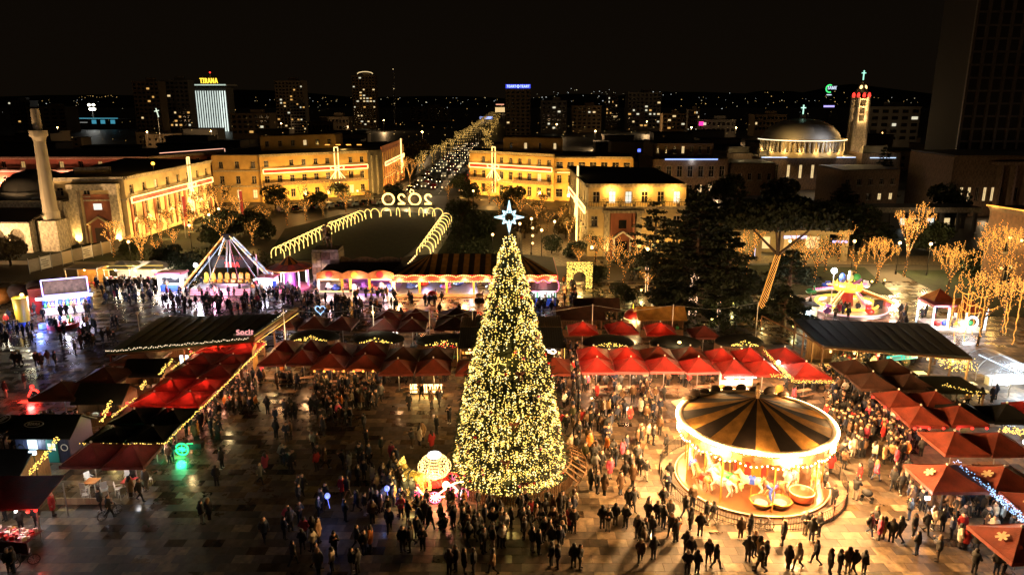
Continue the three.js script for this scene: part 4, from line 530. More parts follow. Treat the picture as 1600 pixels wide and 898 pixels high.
  const w = thing('wooden_ring', 'slatted wooden ring stand beside the tree fence', 'stand', V(TREE.x, 0, TREE.z)); for (let i = 0; i < 11; i++) { const a = -0.75 + i*0.13; part('slat', (unit.sl ??= mb().box(0, 0, 0, 1.5, 0.06, 0.2).geo()), M.wood, w).position.set(cos(a)*5.25, 1.25, sin(a)*5.25); w.children.at(-1).rotation.y = -a; w.children.at(-1).rotation.z = -0.5; } const hoop = mb(); hoop.tube([...Array(12)].map((_, i) => { const a = -0.82 + i*0.135; return V(cos(a)*5.9, 0.9, sin(a)*5.9); }), 0.07, 6); hoop.tube([...Array(12)].map((_, i) => { const a = -0.82 + i*0.135; return V(cos(a)*4.75, 1.55, sin(a)*4.75); }), 0.06, 6); hoop.build('hoop', M.wood, w); for (const a of [-0.7, 0, 0.6]) mb().bar(V(cos(a)*5.9, 0, sin(a)*5.9), V(cos(a)*5.9, 0.9, sin(a)*5.9), 0.06).build('foot', M.wood, w);
}

// ================================================================ THE CAROUSEL
const CAR = V(18.0, 0, -50.2), CS = 0.93;
function horseGeometry() { // a galloping carousel horse, nose towards +x
  const b = mb(), c = (x, y, z) => V(x, y, z);
  b.ball(0, 0, 0, 0.62, 0.3, 0.24).ball(0.38, 0.05, 0, 0.3, 0.32, 0.23).ball(-0.42, 0.05, 0, 0.3, 0.3, 0.25);
  b.bar(c(0.5, 0.1, 0), c(0.85, 0.6, 0), 0.2, 0.6, 8).bar(c(0.78, 0.62, 0), c(1.12, 0.42, 0), 0.14, 0.6, 8).ball(0.84, 0.6, 0, 0.15).bar(c(0.82, 0.7, 0.06), c(0.84, 0.84, 0.07), 0.035, 0.2, 5).bar(c(0.82, 0.7, -0.06), c(0.84, 0.84, -0.07), 0.035, 0.2, 5);
  for (const s of [-1, 1]) { b.bar(c(0.45, -0.12, s*0.13), c(0.75, -0.42, s*0.14), 0.1, 0.65).bar(c(0.75, -0.42, s*0.14), c(0.6, -0.78, s*0.14), 0.06, 0.8).bar(c(-0.45, -0.08, s*0.13), c(-0.68, -0.45, s*0.14), 0.13, 0.55).bar(c(-0.68, -0.45, s*0.14), c(-0.55 - s*0.1, -0.85, s*0.14), 0.06, 0.8); }
  b.tube([c(-0.68, 0.15, 0), c(-0.95, 0.1, 0), c(-1.05, -0.35, 0)], 0.07, 6); return b;
}
{
  const o = thing('carousel', 'large round carousel with striped canopy, white bulbs and painted horses', 'carousel', CAR), R = 5.75, H = 5.3, gm = horseGeometry().geo(); o.scale.setScalar(CS);
  part('platform', lathe([[6.05, 0], [6.05, 0.18], [5.95, 0.2], [5.95, 0.4], [5.75, 0.42], [0, 0.42]].map(v2), 56), mat('carousel floor', [0.2, 0.085, 0.035], 0.35, { map: 'wood' }), o);
  part('platform_step', lathe([[6.5, 0], [6.5, 0.14], [6.06, 0.16]].map(v2), 56), M.darkwood, o); part('edge_band', torus(5.98, 0.06, 6, 56).rotateX(PI / 2).translate(0, 0.36, 0), M.cream2, o);
  const NG = 20; for (let i = 0; i < NG; i++) { const a = (i - 0.5)*2*PI / NG + 0.15, b = (i + 0.5)*2*PI / NG + 0.15, m = (a + b) / 2, P = (an, q, y) => V(cos(an)*q, y, sin(an)*q), g = mb(); const k = 5; for (let j = 0; j < k; j++) { const q0 = R*(1 - j / k), q1 = R*(1 - (j + 1) / k), y = (q) => H + 1.95*(1 - q / R) - 0.25*sin(PI*q / R)*0.6; g.quad(P(a, q0, y(q0)), P(m, q0, y(q0) - 0.03), P(m, max(q1, 0.05), y(q1) - 0.03), P(a, max(q1, 0.05), y(q1))).quad(P(m, q0, y(q0) - 0.03), P(b, q0, y(q0)), P(b, max(q1, 0.05), y(q1)), P(m, max(q1, 0.05), y(q1) - 0.03)); } for (let t = 0; t < g.p.length; t += 9) { for (let e = 0; e < 3; e++) { const u = g.p[t + 3 + e]; g.p[t + 3 + e] = g.p[t + 6 + e]; g.p[t + 6 + e] = u; } for (let e = 0; e < 9; e++) g.n[t + e] *= -1; } g.build('canopy_panel', i % 2 ? M.gold : M.darkc, o); }
  part('canopy_ring', lathe([[5.6, H - 0.12], [5.72, H + 0.16], [5.9, H + 0.2], [6.0, H + 0.1], [5.85, H - 0.2]].map(v2), 56), M.cream2, o);
  mb().cyl(0, 0.42, 0, 1.25, 4.7, 1, 16).build('centre_drum', M.gold, o); for (let i = 0; i < 12; i++) { const a = i*PI / 6; part('drum_panel', (unit.dp ??= mb().box(0, 0.4, 0, 0.5, 3.4, 0.06).geo()), i % 2 ? mats['gold bauble'] : M.paintred, o).position.set(cos(a)*1.28, 2.1, sin(a)*1.28); o.children.at(-1).rotation.y = PI / 2 - a; }
  mb().cyl(0, 7, 0, 0.16, 1.1, 0.8, 10).ball(0, 8.2, 0, 0.2, 0.3, 0.2).cyl(0, 7.5, 0, 0.22, 0.12).build('finial', M.bronze, o);
  const rim = [], low = [], sc = [];
  for (let i = 0; i < 18; i++) { // rounding boards: curved crest above, scalloped shield below
    const a = i*PI / 9 + 0.1, s = new THREE.Shape(); s.moveTo(-1.03, -0.42); s.quadraticCurveTo(-0.55, -0.2, -0.35, -0.62); s.quadraticCurveTo(0, -0.95, 0.35, -0.62); s.quadraticCurveTo(0.55, -0.2, 1.03, -0.42); s.lineTo(1.03, 0.2); s.quadraticCurveTo(0.5, 0.2, 0.3, 0.5); s.quadraticCurveTo(0, 0.72, -0.3, 0.5); s.quadraticCurveTo(-0.5, 0.2, -1.03, 0.2); s.closePath();
    const p = part('rounding_board', (unit.rb ??= new THREE.ExtrudeGeometry(s, { depth: 0.1, bevelEnabled: true, bevelSize: 0.03, bevelThickness: 0.03, bevelSegments: 1, curveSegments: 6 }).translate(0, -0.12, -0.05).scale(1, 0.8, 1)), mat('gilded board', [0.2, 0.085, 0.03], 0.45), o); p.position.set(cos(a)*5.92, H - 0.35, sin(a)*5.92); p.rotation.y = PI / 2 - a; p.rotation.x = 0;
    part('painted_shield', (unit.ps ??= new THREE.CylinderGeometry(0.3, 0.3, 0.05, 14).rotateX(PI / 2).translate(0, -0.1, 0.1)), i % 2 ? M.brown : M.gold, p);
  }
  for (let i = 0; i < 200; i++) { const a = i*2*PI / 200; rim.push(V(cos(a)*6.09, H + 0.02, sin(a)*6.09)); if (i % 2) low.push(V(cos(a)*6.0, H - 0.85 - 0.25*abs(sin(a*9)), sin(a)*6.0)); if (i % 2) sc.push(V(cos(a)*4.6, H - 0.75 - 0.35*abs(sin(a*8)), sin(a)*4.6)); }
  bulbs(rim, 0.11, M.gCar, o, 'light_bulbs', unit.ico); bulbs(low, 0.075, M.gCar, o); bulbs(sc, 0.07, M.gCar, o);
  part('inner_valance', lathe([[4.55, H - 0.1], [4.55, H - 0.95], [4.45, H - 0.95], [4.45, H - 0.1]].map(v2), 48), mats['gilded board'], o); part('ceiling', new THREE.CylinderGeometry(5.7, 5.7, 0.06, 48).translate(0, H - 0.16, 0), M.wood, o);
  for (let i = 0; i < 9; i++) { const a = i*2*PI / 9 + 0.2; mb().cyl(cos(a)*5.45, 0.42, sin(a)*5.45, 0.05, H - 0.5).build('outer_post', mats['gold bauble'], o); }
  const hm = [mat('white horse paint', [0.5, 0.42, 0.3], 0.3), mat('honey horse paint', [0.6, 0.38, 0.16], 0.3), mat('grey horse paint', [0.4, 0.36, 0.32], 0.3), mat('brown horse paint', [0.3, 0.14, 0.06], 0.3)], sad = mb().ball(0, 0.24, 0, 0.3, 0.13, 0.26).box(0, 0.02, 0, 0.34, 0.3, 0.5).geo(), pole = mb().cyl(0, -1.3, 0, 0.035, 4.2).geo();
  let n = 0; for (const [q, cnt, off] of [[4.8, 17, 0.12], [3.35, 12, 0.3]]) for (let i = 0; i < cnt; i++) { const a = off + i*2*PI / cnt; if (q > 4 && [2, 3, 4, 5].includes(i)) continue; const h = part('horse', gm, hm[n++ % 4], o); h.position.set(cos(a)*q, 1.55 + 0.22*sin(i*2.4), sin(a)*q); h.rotation.y = -a - PI / 2; h.scale.setScalar(1.15); part('saddle', sad, [M.paintred, M.paintblue, M.paintgreen, M.paintpink][n % 4], h); part('pole', pole, mats['gold bauble'], h); }
  // double swan chariot with raised wings, and a round tub
  for (const [a, c] of [[1.72, M.brown], [1.42, M.brown]]) { const t = part('chariot', lathe([[0.25, 0], [0.62, 0.1], [0.85, 0.5], [0.8, 0.5], [0.55, 0.2], [0, 0.16]].map(v2), 18), c, o); t.position.set(cos(a)*4.75, 0.46, sin(a)*4.75); const wng = mb(); wng.tube([V(a > 1.6 ? 0.7 : -0.7, 0.5, 0.2), V(a > 1.6 ? 0.85 : -0.85, 1.2, 0.1), V(a > 1.6 ? 0.3 : -0.3, 1.75, 0), ], 0.09, 6); wng.tube([V(a > 1.6 ? 0.7 : -0.7, 0.5, -0.2), V(a > 1.6 ? 0.75 : -0.75, 1.1, -0.2), V(a > 1.6 ? 0.45 : -0.45, 1.5, -0.2)], 0.07, 6); wng.build('wing', M.paintblue, t); mb().cyl(0, 0.2, 0, 0.5, 0.14, 1, 14).build('seat', M.paintpink, t); part('rim', torus(0.83, 0.05, 6, 20).rotateX(PI / 2).translate(0, 0.5, 0), mats['gold bauble'], t); }
  { const t = part('tub_seat', lathe([[0.5, 0], [0.85, 0.2], [0.95, 0.8], [0.88, 0.8], [0.75, 0.3], [0, 0.25]].map(v2), 20), mat('red brown tub', [0.45, 0.09, 0.035], 0.35), o); t.position.set(cos(0.98)*4.7, 0.46, sin(0.98)*4.7); part('rim', torus(0.92, 0.05, 6, 20).rotateX(PI / 2).translate(0, 0.8, 0), M.cream2, t); }
  { for (let i = 0; i < 9; i++) { const a = -PI / 2 - 0.9 + i*0.2, h = 0.28 + 0.16*(i % 2); mb().ball(cos(a)*5.85, H + 0.3, sin(a)*5.85, 0.5, h, 0.12).build('crest_scroll', M.darkwood, o); } }
  for (let i = 0; i < 14; i++) { const a = i*2*PI / 14 + 0.1; lamp(CAR.x + cos(a)*(i % 2 ? 7 : 6.25)*CS, (i % 2 ? H - 0.5 : H + 0.4)*CS, CAR.z + sin(a)*(i % 2 ? 7 : 6.25)*CS, [1, 0.54, 0.2], i % 2 ? 600 : 44, 0.35); } for (let i = 0; i < 7; i++) { const a = i*2*PI / 7; lamp(CAR.x + cos(a)*3.9, (H - 0.8)*CS, CAR.z + sin(a)*3.9, [1, 0.6, 0.27], 12, 0.25); }
  // metal fence with upright bars, gate gap and wooden ramp
  const f = thing('carousel_fence', 'round metal fence with upright bars about the carousel', 'fence', CAR), FR = 6.75, bars = mb(), rails = mb();
  for (let i = 0; i < 220; i++) { const a = i*2*PI / 220; if (i % 55 < 3) continue; bars.cyl(cos(a)*FR, 0, sin(a)*FR, 0.016, 1, 1, 4); } bars.build('bar', M.iron, f, 'stuff'); for (let i = 0; i < 60; i++) { const a = i*PI / 30, b = (i + 1)*PI / 30; if (i % 15 === 0) continue; for (const y of [0.12, 0.98]) rails.bar(V(cos(a)*FR, y, sin(a)*FR), V(cos(b)*FR, y, sin(b)*FR), 0.028, 1, 5); } rails.build('rail', M.iron, f); for (let i = 0; i < 20; i++) { const a = i*PI / 10; part('post', (unit.fp ??= mb().cyl(0, 0, 0, 0.04, 1.1).geo()), M.iron, f).position.set(cos(a)*FR, 0, sin(a)*FR); }
  const rp = thing('wooden_ramp', 'curved red wooden ramp at the carousel edge', 'ramp', CAR); for (let i = 0; i < 8; i++) { const a = 0.35 + i*0.1; part('plank', (unit.pl ??= mb().box(0, 0, 0, 0.7, 0.08, 0.62).geo()), mat('ramp plank ' + i, [0.34, 0.1 + 0.01*(i % 3), 0.06], 0.6, { map: 'wood' }), rp).position.set(cos(a)*6.35, 0.24, sin(a)*6.35); rp.children.at(-1).rotation.y = -a; }
  const tk = thing('ticket_booth', 'small pale ticket booth with sloping roof beside the carousel', 'booth', at(1072, 668)); mb().slab(0, 0, 0, 1.3, 2.1, 1.2).build('booth_body', M.cream2, tk); mb().box(0.2, 2.35, 0, 2.6, 0.12, 1.9, 0.2, 0, 0.16).build('roof', M.cream2, tk); part('lit_window', mb().box(0, 1.4, 0.61, 0.9, 0.7, 0.04).geo(), M.litpane, tk);
}

// ================================================================ THE GLOWING COACH AND HORSE
{
  const p = at(680, 768), o = thing('light_coach', 'pumpkin coach of golden lights with red panels beside the tree', 'light decoration', p), ribs = [], cage = mb();
  for (let i = 0; i < 16; i++) { const a = i*PI / 8, arc = []; for (let j = 0; j <= 12; j++) { const t = j / 12*PI*0.92, q = sin(t + 0.14)*1.12*(1 + 0.06*cos(a*8)), y = 2.05 - cos(t + 0.14)*0.85; arc.push(V(cos(a)*q, y, sin(a)*q)); } cage.tube(arc, 0.025, 4, 12); for (const v of arc) { ribs.push(v); ribs.push(v.clone().applyAxisAngle(V(0, 1, 0), 0.13)); ribs.push(v.clone().applyAxisAngle(V(0, 1, 0), 0.26)); } }
  cage.build('cage', M.steel, o); bulbs(ribs, 0.05, glow('coach fairy light', 3.4, 2.3, 0.75), o); part('crown_ring', torus(0.4, 0.12, 6, 14).rotateX(PI / 2).translate(0, 2.95, 0), M.gWhite, o);
  for (let i = 0; i < 6; i++) { const a = i*PI / 3; part('red_arch', torus(0.42, 0.09, 6, 10, PI).translate(0, 0.95, 0.85).rotateY(a), M.paintred, o); } mb().cyl(0, 0.75, 0, 0.85, 0.35, 1.1, 14).build('coach_floor', M.paintred, o);
  for (const [x, z, r] of [[-1.1, 0.75, 0.42], [1.2, 0.75, 0.55], [-1.1, -0.75, 0.42], [1.2, -0.75, 0.55]]) { const w = part('wheel', torus(r, 0.06, 6, 18), M.gRed, o); w.position.set(x, r, z); const s = mb(); for (let k = 0; k < 8; k++) s.bar(V(0, 0, 0), V(cos(k*PI / 4)*r, sin(k*PI / 4)*r, 0), 0.025); s.build('spokes', M.gPink, w); }
  const sh = mb(); sh.tube([V(-1.2, 0.6, 0.9), V(-1.9, 0.9, 0.7), V(-2.3, 1.6, 0.4)], 0.06, 5).tube([V(-1.2, 0.6, -0.9), V(-1.9, 0.9, -0.7), V(-2.3, 1.6, -0.4)], 0.06, 5); sh.build('shaft_light', M.gRope, o);
  lamp(p.x, 2.1, p.z + 1.3, [1, 0.66, 0.22], 46, 0.5); lamp(p.x + 0.4, 0.8, p.z + 1.6, [1, 0.12, 0.08], 22, 0.3);
  const c = thing('light_cart', 'small cart of white rope light with pink wheels before the pumpkin coach', 'light decoration', at(690, 783)); for (const x of [-0.45, 1.5]) { const w = part('wheel', torus(0.42, 0.045, 6, 20), M.gPink, c); w.position.set(x, 0.46, x < 0 ? 0.3 : -0.2); const s = mb(); for (let k = 0; k < 10; k++) s.bar(V(0, 0, 0), V(cos(k*PI / 5)*0.42, sin(k*PI / 5)*0.42, 0), 0.02); s.build('spokes', M.gWhite, w); }
  const fr = mb(); fr.tube([V(-0.5, 0.5, 0.3), V(0.2, 1.0, 0.2), V(1.0, 1.5, 0.1), V(1.6, 1.55, 0)], 0.06, 6).tube([V(-0.5, 0.5, 0.3), V(0.5, 0.6, 0.3), V(1.2, 0.95, 0.2)], 0.06, 6).tube([V(-0.5, 0.55, 0.3), V(-1.2, 0.75, 0.4), V(-1.7, 1.3, 0.3)], 0.05, 6).tube([V(0.2, 1.0, 0.2), V(0.7, 1.35, 0.1), V(1.2, 0.95, 0.2)], 0.06, 6); fr.ball(0.35, 1.35, 0.1, 0.28).build('rope_light', glow('coach rope light', 3.6, 2.8, 1.5), c); lamp(c.position.x + 0.3, 0.8, c.position.z + 0.9, [1, 0.3, 0.2], 22, 0.2);
  // the horse: a standing body of gold lights
  const h = thing('light_horse', 'standing horse figure of golden lights harnessed to the coach', 'light decoration', at(648, 774), -0.5), g = mb(), B = (a, b, r, k) => g.bar(V(...a), V(...b), r, k, 9);
  g.ball(0.1, 1.5, 0, 0.85, 0.46, 0.38).ball(-0.45, 1.55, 0, 0.42, 0.48, 0.36).ball(0.65, 1.55, 0, 0.4, 0.46, 0.38); B([-0.5, 1.6, 0], [-0.95, 2.35, 0], 0.3, 0.6); g.ball(-1.0, 2.45, 0, 0.24); B([-0.95, 2.5, 0], [-1.4, 2.15, 0], 0.2, 0.65); B([-0.95, 2.6, 0.08], [-0.93, 2.85, 0.1], 0.06, 0.2); B([-0.95, 2.6, -0.08], [-0.93, 2.85, -0.1], 0.06, 0.2);
  for (const s of [-1, 1]) { B([-0.5, 1.35, s*0.2], [-0.5, 0.7, s*0.2], 0.15, 0.7); B([-0.5, 0.72, s*0.2], [-0.5, 0.02, s*0.2], 0.09, 0.9); B([0.7, 1.4, s*0.2], [0.9, 0.75, s*0.2], 0.19, 0.55); B([0.9, 0.76, s*0.2], [0.75, 0.02, s*0.2], 0.09, 0.9); } g.tube([V(0.95, 1.7, 0), V(1.3, 1.5, 0), V(1.35, 0.8, 0)], 0.09, 6);
  const hg = g.geo(); part('body', hg, mat('gold tinsel', [0.55, 0.36, 0.08], 0.5, { metal: 0.4 }), h); const pts = [], r = rng(9), P = hg.attributes.position; for (let i = 0; i < 1500; i++) { const k = floor(r()*P.count / 3)*3, u = r(), v = r()*(1 - u); const q = [0, 1, 2].map((e) => V().fromBufferAttribute(P, k + e)); pts.push(q[0].multiplyScalar(1 - u - v).add(q[1].multiplyScalar(u)).add(q[2].multiplyScalar(v))); } bulbs(pts, 0.033, M.gFairy, h); const harness = mb(); harness.place(torus(0.5, 0.06, 6, 16), -0.2, 1.52, 0, 0, PI / 2, 0).place(torus(0.34, 0.05, 6, 14), -0.7, 1.9, 0, 0.9, PI / 2, 0).build('harness', M.iron, h); lamp(h.position.x - 0.2, 1.6, h.position.z + 1.1, [1, 0.72, 0.22], 22, 0.5);
}

// ================================================================ MARKET CANOPIES
const parasols = {}, fades = {};
// a square market umbrella: four sagging canopy faces, valance, pole, weighted foot, a lamp under the canopy
function parasol(x, z, w, d, m, label, o = {}) {
  const eave = o.eave ?? 2.55, rise = o.rise ?? 0.95, key = [w, d, m.name, eave, rise, o.logo, o.trim].join();
  const group = 'square market umbrellas';
  let t = parasols[key]; const turn = 0.07*sin(x*5.1 + z*3.3);
  if (t) { t = copy(t, label, V(x, 0, z), turn, group); const f = (fades[m.name] ??= [0.78, 0.9, 1.15].map((k) => { const q = m.clone(); q.name = 'faded ' + m.name + k; q.color.multiplyScalar(k); return q; }))[floor(abs(x*3.7 + z*1.9)) % 3]; for (const c of t.children) if (c.material === m) c.material = f; t.rotation.x = 0.012*sin(x*9 + z); t.scale.y = 1 + 0.03*sin(x*2.3 - z); }
  else {
    t = parasols[key] = thing('market_umbrella', label, 'umbrella', V(x, 0, z), 0, group);
    const hw = w / 2 - 0.03, hd = d / 2 - 0.03, C = [V(-hw, eave, hd), V(hw, eave, hd), V(hw, eave, -hd), V(-hw, eave, -hd)], A = V(0, eave + rise, 0), N = 4;
    for (let s = 0; s < 4; s++) { // each face bows a little between its ribs
      const p = C[s], q = C[(s + 1) % 4], g = mb(), at2 = (u, v) => { const e = p.clone().lerp(q, u), r = e.lerp(A, v); r.y -= 0.1*sin(PI*u)*sin(PI*min(1, v + 0.25)) + 0.05*sin(PI*v); return r; };
      for (let i = 0; i < N; i++) for (let j = 0; j < N; j++) { const a = at2(i / N, j / N), b = at2((i + 1) / N, j / N), c = at2((i + 1) / N, (j + 1) / N), e = at2(i / N, (j + 1) / N); g.tri(a, b, c); if (j < N - 1) g.tri(a, c, e); else g.tri(a, c, e); }
      const face = g.build('canopy_face', m, t);
      if (o.logo && (o.logo === 2 ? s !== 2 : s === 3)) { const lg = mb(), n = face.geometry.attributes.normal, nv = V(n.getX(30), n.getY(30), n.getZ(30)).normalize(); if (nv.y < 0) nv.negate(); const mid = p.clone().lerp(q, 0.5).lerp(A, 0.42).addScaledVector(nv, 0.05), X = q.clone().sub(p).normalize(), Y = nv.clone().cross(X).normalize(), mm = new THREE.Matrix4().makeBasis(X, Y, nv).setPosition(mid); if (o.logo === 1) for (let k = 0; k < 3; k++) lg.put(boxG(0.75, 0.17, 0.012), mm.clone().multiply(turnZ(k*PI / 3))); else { lg.put(torus(0.55, 0.05, 4, 20).scale(1.3, 0.55, 0.3), mm); lg.put(letters('BIRRA', 0.24, 0.012, 0.95).translate(0, -0.1, 0), mm); } lg.build('print', o.logo === 1 ? M.cream2 : M.white, face); }
    }
    const v = mb(), vt = 0.24; for (let s = 0; s < 4; s++) { const p = C[s], q = C[(s + 1) % 4]; v.quad(p, q, q.clone().setY(eave - vt), p.clone().setY(eave - vt)); } v.build('valance', o.trim ?? m, t);
    mb().cyl(0, 0.1, 0, 0.045, eave + rise - 0.05, 1, 8).build('pole', M.steel, t); mb().slab(0, 0, 0, 0.7, 0.1, 0.7).build('foot', M.concrete, t); mb().ball(0, eave + rise + 0.08, 0, 0.09).build('cap', M.white, t);
    const ribs = mb(); for (const c of C) ribs.bar(c.clone().lerp(A, 0.02).setY(c.y - 0.05), A.clone().setY(A.y - 0.12), 0.02, 1, 5); ribs.build('ribs', M.steel, t);
    if (o.bulb) part('lamp_bulb', mb().ball(0, eave - 0.25, 0.16, 0.1).geo(), o.bulb, t);
  }
  if (o.power) lamp(x, eave - 0.3, z + 0.16, o.rgb ?? [1, 0.5, 0.2], o.power*(m === M.red ? 5 : m === M.rust ? 1.6 : 3), 0.22);
  return t;
}
const wordN = ['first', 'second', 'third', 'fourth', 'fifth', 'sixth', 'seventh', 'eighth'];
// -- row before the carousel's back: four bright red, second row darker, third row behind the huts
for (let i = 0; i < 4; i++) {
  parasol(8.3 + i*3.3, -67.7, 3.26, 3.26, M.red, `bright red umbrella, ${wordN[i]} from the tree in the front row of four`, { trim: mats['pink red trim'] ?? mat('pink red trim', [0.6, 0.1, 0.12], 0.6), bulb: M.gWarm, power: 13, rgb: [1, 0.6, 0.32] });
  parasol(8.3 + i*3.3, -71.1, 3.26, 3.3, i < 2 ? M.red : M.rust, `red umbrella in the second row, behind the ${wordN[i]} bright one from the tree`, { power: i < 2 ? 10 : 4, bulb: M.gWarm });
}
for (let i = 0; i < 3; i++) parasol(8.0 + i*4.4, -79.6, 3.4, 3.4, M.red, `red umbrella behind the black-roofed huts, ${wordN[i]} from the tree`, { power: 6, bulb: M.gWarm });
parasol(21.4, -78.2, 3.2, 3.2, M.maroon, 'maroon umbrella with a pale side flap behind the lit food counter', { power: 2, bulb: M.gWarm });
for (let i = 0; i < 2; i++) { parasol(21.5 + i*2.9, -67.2, 2.86, 3.2, M.red, i ? 'red umbrella between the lit food counter and the sparkling strip' : 'red umbrella over the bright white food counter', { bulb: M.gWarm, power: i ? 10 : 5 }); parasol(21.2 + i*2.9, -70.6, 2.86, 3.3, M.red, i ? 'red umbrella behind the one beside the sparkling strip' : 'red umbrella behind the bright food counter', { bulb: M.gWarm, power: 8 }); }
parasol(28.2, -66.4, 3.7, 3.7, M.red, 'bright red umbrella edged all round with fairy lights', { bulb: M.gWarm, power: 13, rgb: [1, 0.62, 0.34] }); parasol(27.7, -70.7, 3.5, 3.5, M.red, 'darker red umbrella behind the fairy-light edged one', { bulb: M.gWarm, power: 6 });
{ const o = thing('fairy_lights', 'sparkling strips of fairy lights round the corner red umbrella', 'fairy lights', V(0, 0, 0)), p = []; for (const [a, b] of [[V(26.3, 2.6, -72.4), V(26.3, 2.6, -64.5)], [V(26.3, 2.4, -64.5), V(30.1, 2.4, -64.5)], [V(24.6, 2.6, -65.5), V(26.3, 2.6, -65.3)], [V(26.1, 2.75, -72), V(26.05, 2.75, -66)]]) p.push(...along(a, b, 0.09)); const r = rng(3); bulbs(p.flatMap((q) => [0, 1].map((k) => V(q.x + (r() - 0.5)*0.25, q.y - k*0.18 - r()*0.12, q.z + (r() - 0.5)*0.25))), 0.045, M.gFairy, o); lamp(26.2, 2.0, -67, [1, 0.7, 0.3], 14, 0.3); const w = thing('work_lamp', 'white lamp glaring in the sparkling strip', 'lamp', V(26.25, 2.75, -68.3)); part('lamp_bulb', mb().ball(0, 0, 0, 0.22).geo(), M.gWhite, w); part('hook', mb().cyl(0, 0.2, 0, 0.02, 0.3).geo(), M.iron, w); lamp(26.25, 2.75, -67.9, [1, 0.9, 0.75], 16, 0.3); }
// -- umbrellas down the side of the carousel
const side = [[[33.2, 36.7], [-67.2, -63.5], 3.5, M.brownc, 'dark brown umbrella', 1.2, 'by the dark sheet-roofed hall'], [[33.5, 36.7], [-59.4, -55.9], 3.2, M.rust, 'rust red umbrella', 7, 'with pink lamps at the hem']];
side.forEach(([xs, zs, w, m, n, pw, where]) => zs.forEach((z, j) => xs.forEach((x, i) => parasol(x, z, w - 0.04, 3.46, m, `${n} ${where}, ${j ? 'near' : 'far'} row, ${i ? 'outer' : 'carousel'} side`, { power: pw, bulb: M.gWarm, rgb: pw > 3 ? [1, 0.35, 0.22] : undefined }))));
for (let i = 0; i < 2; i++) parasol(33.6 + i*3.4, -51.3, 3.36, 3.9, M.rust, i ? 'rust umbrella beside the wreath of yellow lights' : 'rust umbrella with sharp lit corner, before the pink-hemmed block', { power: 4, bulb: M.gWarm });
{ const o = thing('hem_lamps', 'row of small red lamps along the hem of the rust umbrella block', 'lamps', V(0, 0, 0)); for (let i = 0; i < 6; i++) { const x = 32.2 + i*1.15; part('lamp_bulb', mb().ball(x, 2.42, -54.08, 0.12).geo(), M.gRed, o); } for (let i = 0; i < 3; i++) part('lamp_bulb', mb().ball(31.85, 2.42, -60.4 + i*2.2, 0.12).geo(), M.gRed, o); mb().bar(V(31.85, 2.56, -61), V(31.85, 2.56, -54.05), 0.012).bar(V(31.85, 2.56, -54.05), V(38.3, 2.56, -54.05), 0.012).build('wire', M.iron, o); for (const x of [33, 36]) lamp(x, 2.2, -53.9, [1, 0.1, 0.1], 6, 0.2); }
const logoSpots = [[30.0, -46.0, 'brown umbrella with white flower print, nearest the carousel fence'], [33.95, -46.0, 'brown umbrella with white print, beyond the ice-white light chain'], [34.2, -42.0, 'brown umbrella with white print, near side of the ice-white light chain'], [30.0, -38.3, 'brown umbrella with white print at the lower corner of the square']];
logoSpots.forEach(([x, z, l]) => parasol(x, z, 3.9, 3.9, M.rust, l, { logo: 1, power: 1.6, bulb: M.gWarm, rgb: [1, 0.7, 0.4] }));
{ const o = thing('light_chain', 'ice-white chain of small lamps between the printed brown umbrellas', 'fairy lights', V(0, 0, 0)), r = rng(8), p = []; for (const q of along(V(31.95, 2.9, -48.2), V(32.0, 2.75, -40.2), 0.07)) for (let k = 0; k < 1 + (q.z > -44.5 ? 2 : 0); k++) p.push(V(q.x + (r() - 0.5)*0.3, q.y - r()*0.5, q.z)); for (const q of along(V(32, 2.7, -40.2), V(36, 2.7, -40), 0.08)) p.push(V(q.x, q.y - r()*0.7, q.z)); bulbs(p, 0.05, M.gIce, o); for (const z of [-46, -43, -40.6]) lamp(32, 2.3, z, [0.7, 0.9, 1], 5, 0.2); }
{ const w = thing('work_lamp', 'white lamp glaring at the edge of the printed brown umbrella', 'lamp', V(28.0, 1.9, -44.4)); part('lamp_head', mb().box(0, 0, 0, 0.3, 0.24, 0.12).geo(), M.gWhite, w); part('stand', mb().slab(0, -1.9, 0, 0.06, 1.8, 0.06).geo(), M.iron, w); lamp(27.6, 1.9, -44.3, [0.95, 0.97, 1], 20, 0.2); }
// -- the long market lane on the far side of the dark square
const lane = [[-73.3, M.red, 'bright red', 11, 'row behind the light-strung gate'], [-69.9, M.maroon, 'maroon', 2.5, 'row before the bright red row'], [-66.6, M.maroon, 'maroon', 3.5, 'printed row'], [-63.1, M.red, 'red', 5, 'upper red row'], [-59.8, M.red, 'red', 9, 'lower red row'], [-56.3, M.blackc, 'black', 0, 'row above the fairy-light border'], [-52.9, M.blackc, 'black', 0, 'row with the fairy-light border']];
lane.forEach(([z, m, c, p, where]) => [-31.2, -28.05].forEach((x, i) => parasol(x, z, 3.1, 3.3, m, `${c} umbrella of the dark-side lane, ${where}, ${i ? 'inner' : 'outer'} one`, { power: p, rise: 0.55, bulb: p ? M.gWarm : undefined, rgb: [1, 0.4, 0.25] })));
[-30.9, -27.9].forEach((x, i) => parasol(x, -49.4, 3.0, 3.6, M.maroon, i ? 'maroon umbrella over white chairs, at the open square side' : 'maroon umbrella over white chairs, next to the teal-door hut', { power: 4, bulb: M.gWhite, rgb: [0.95, 0.95, 1] }));
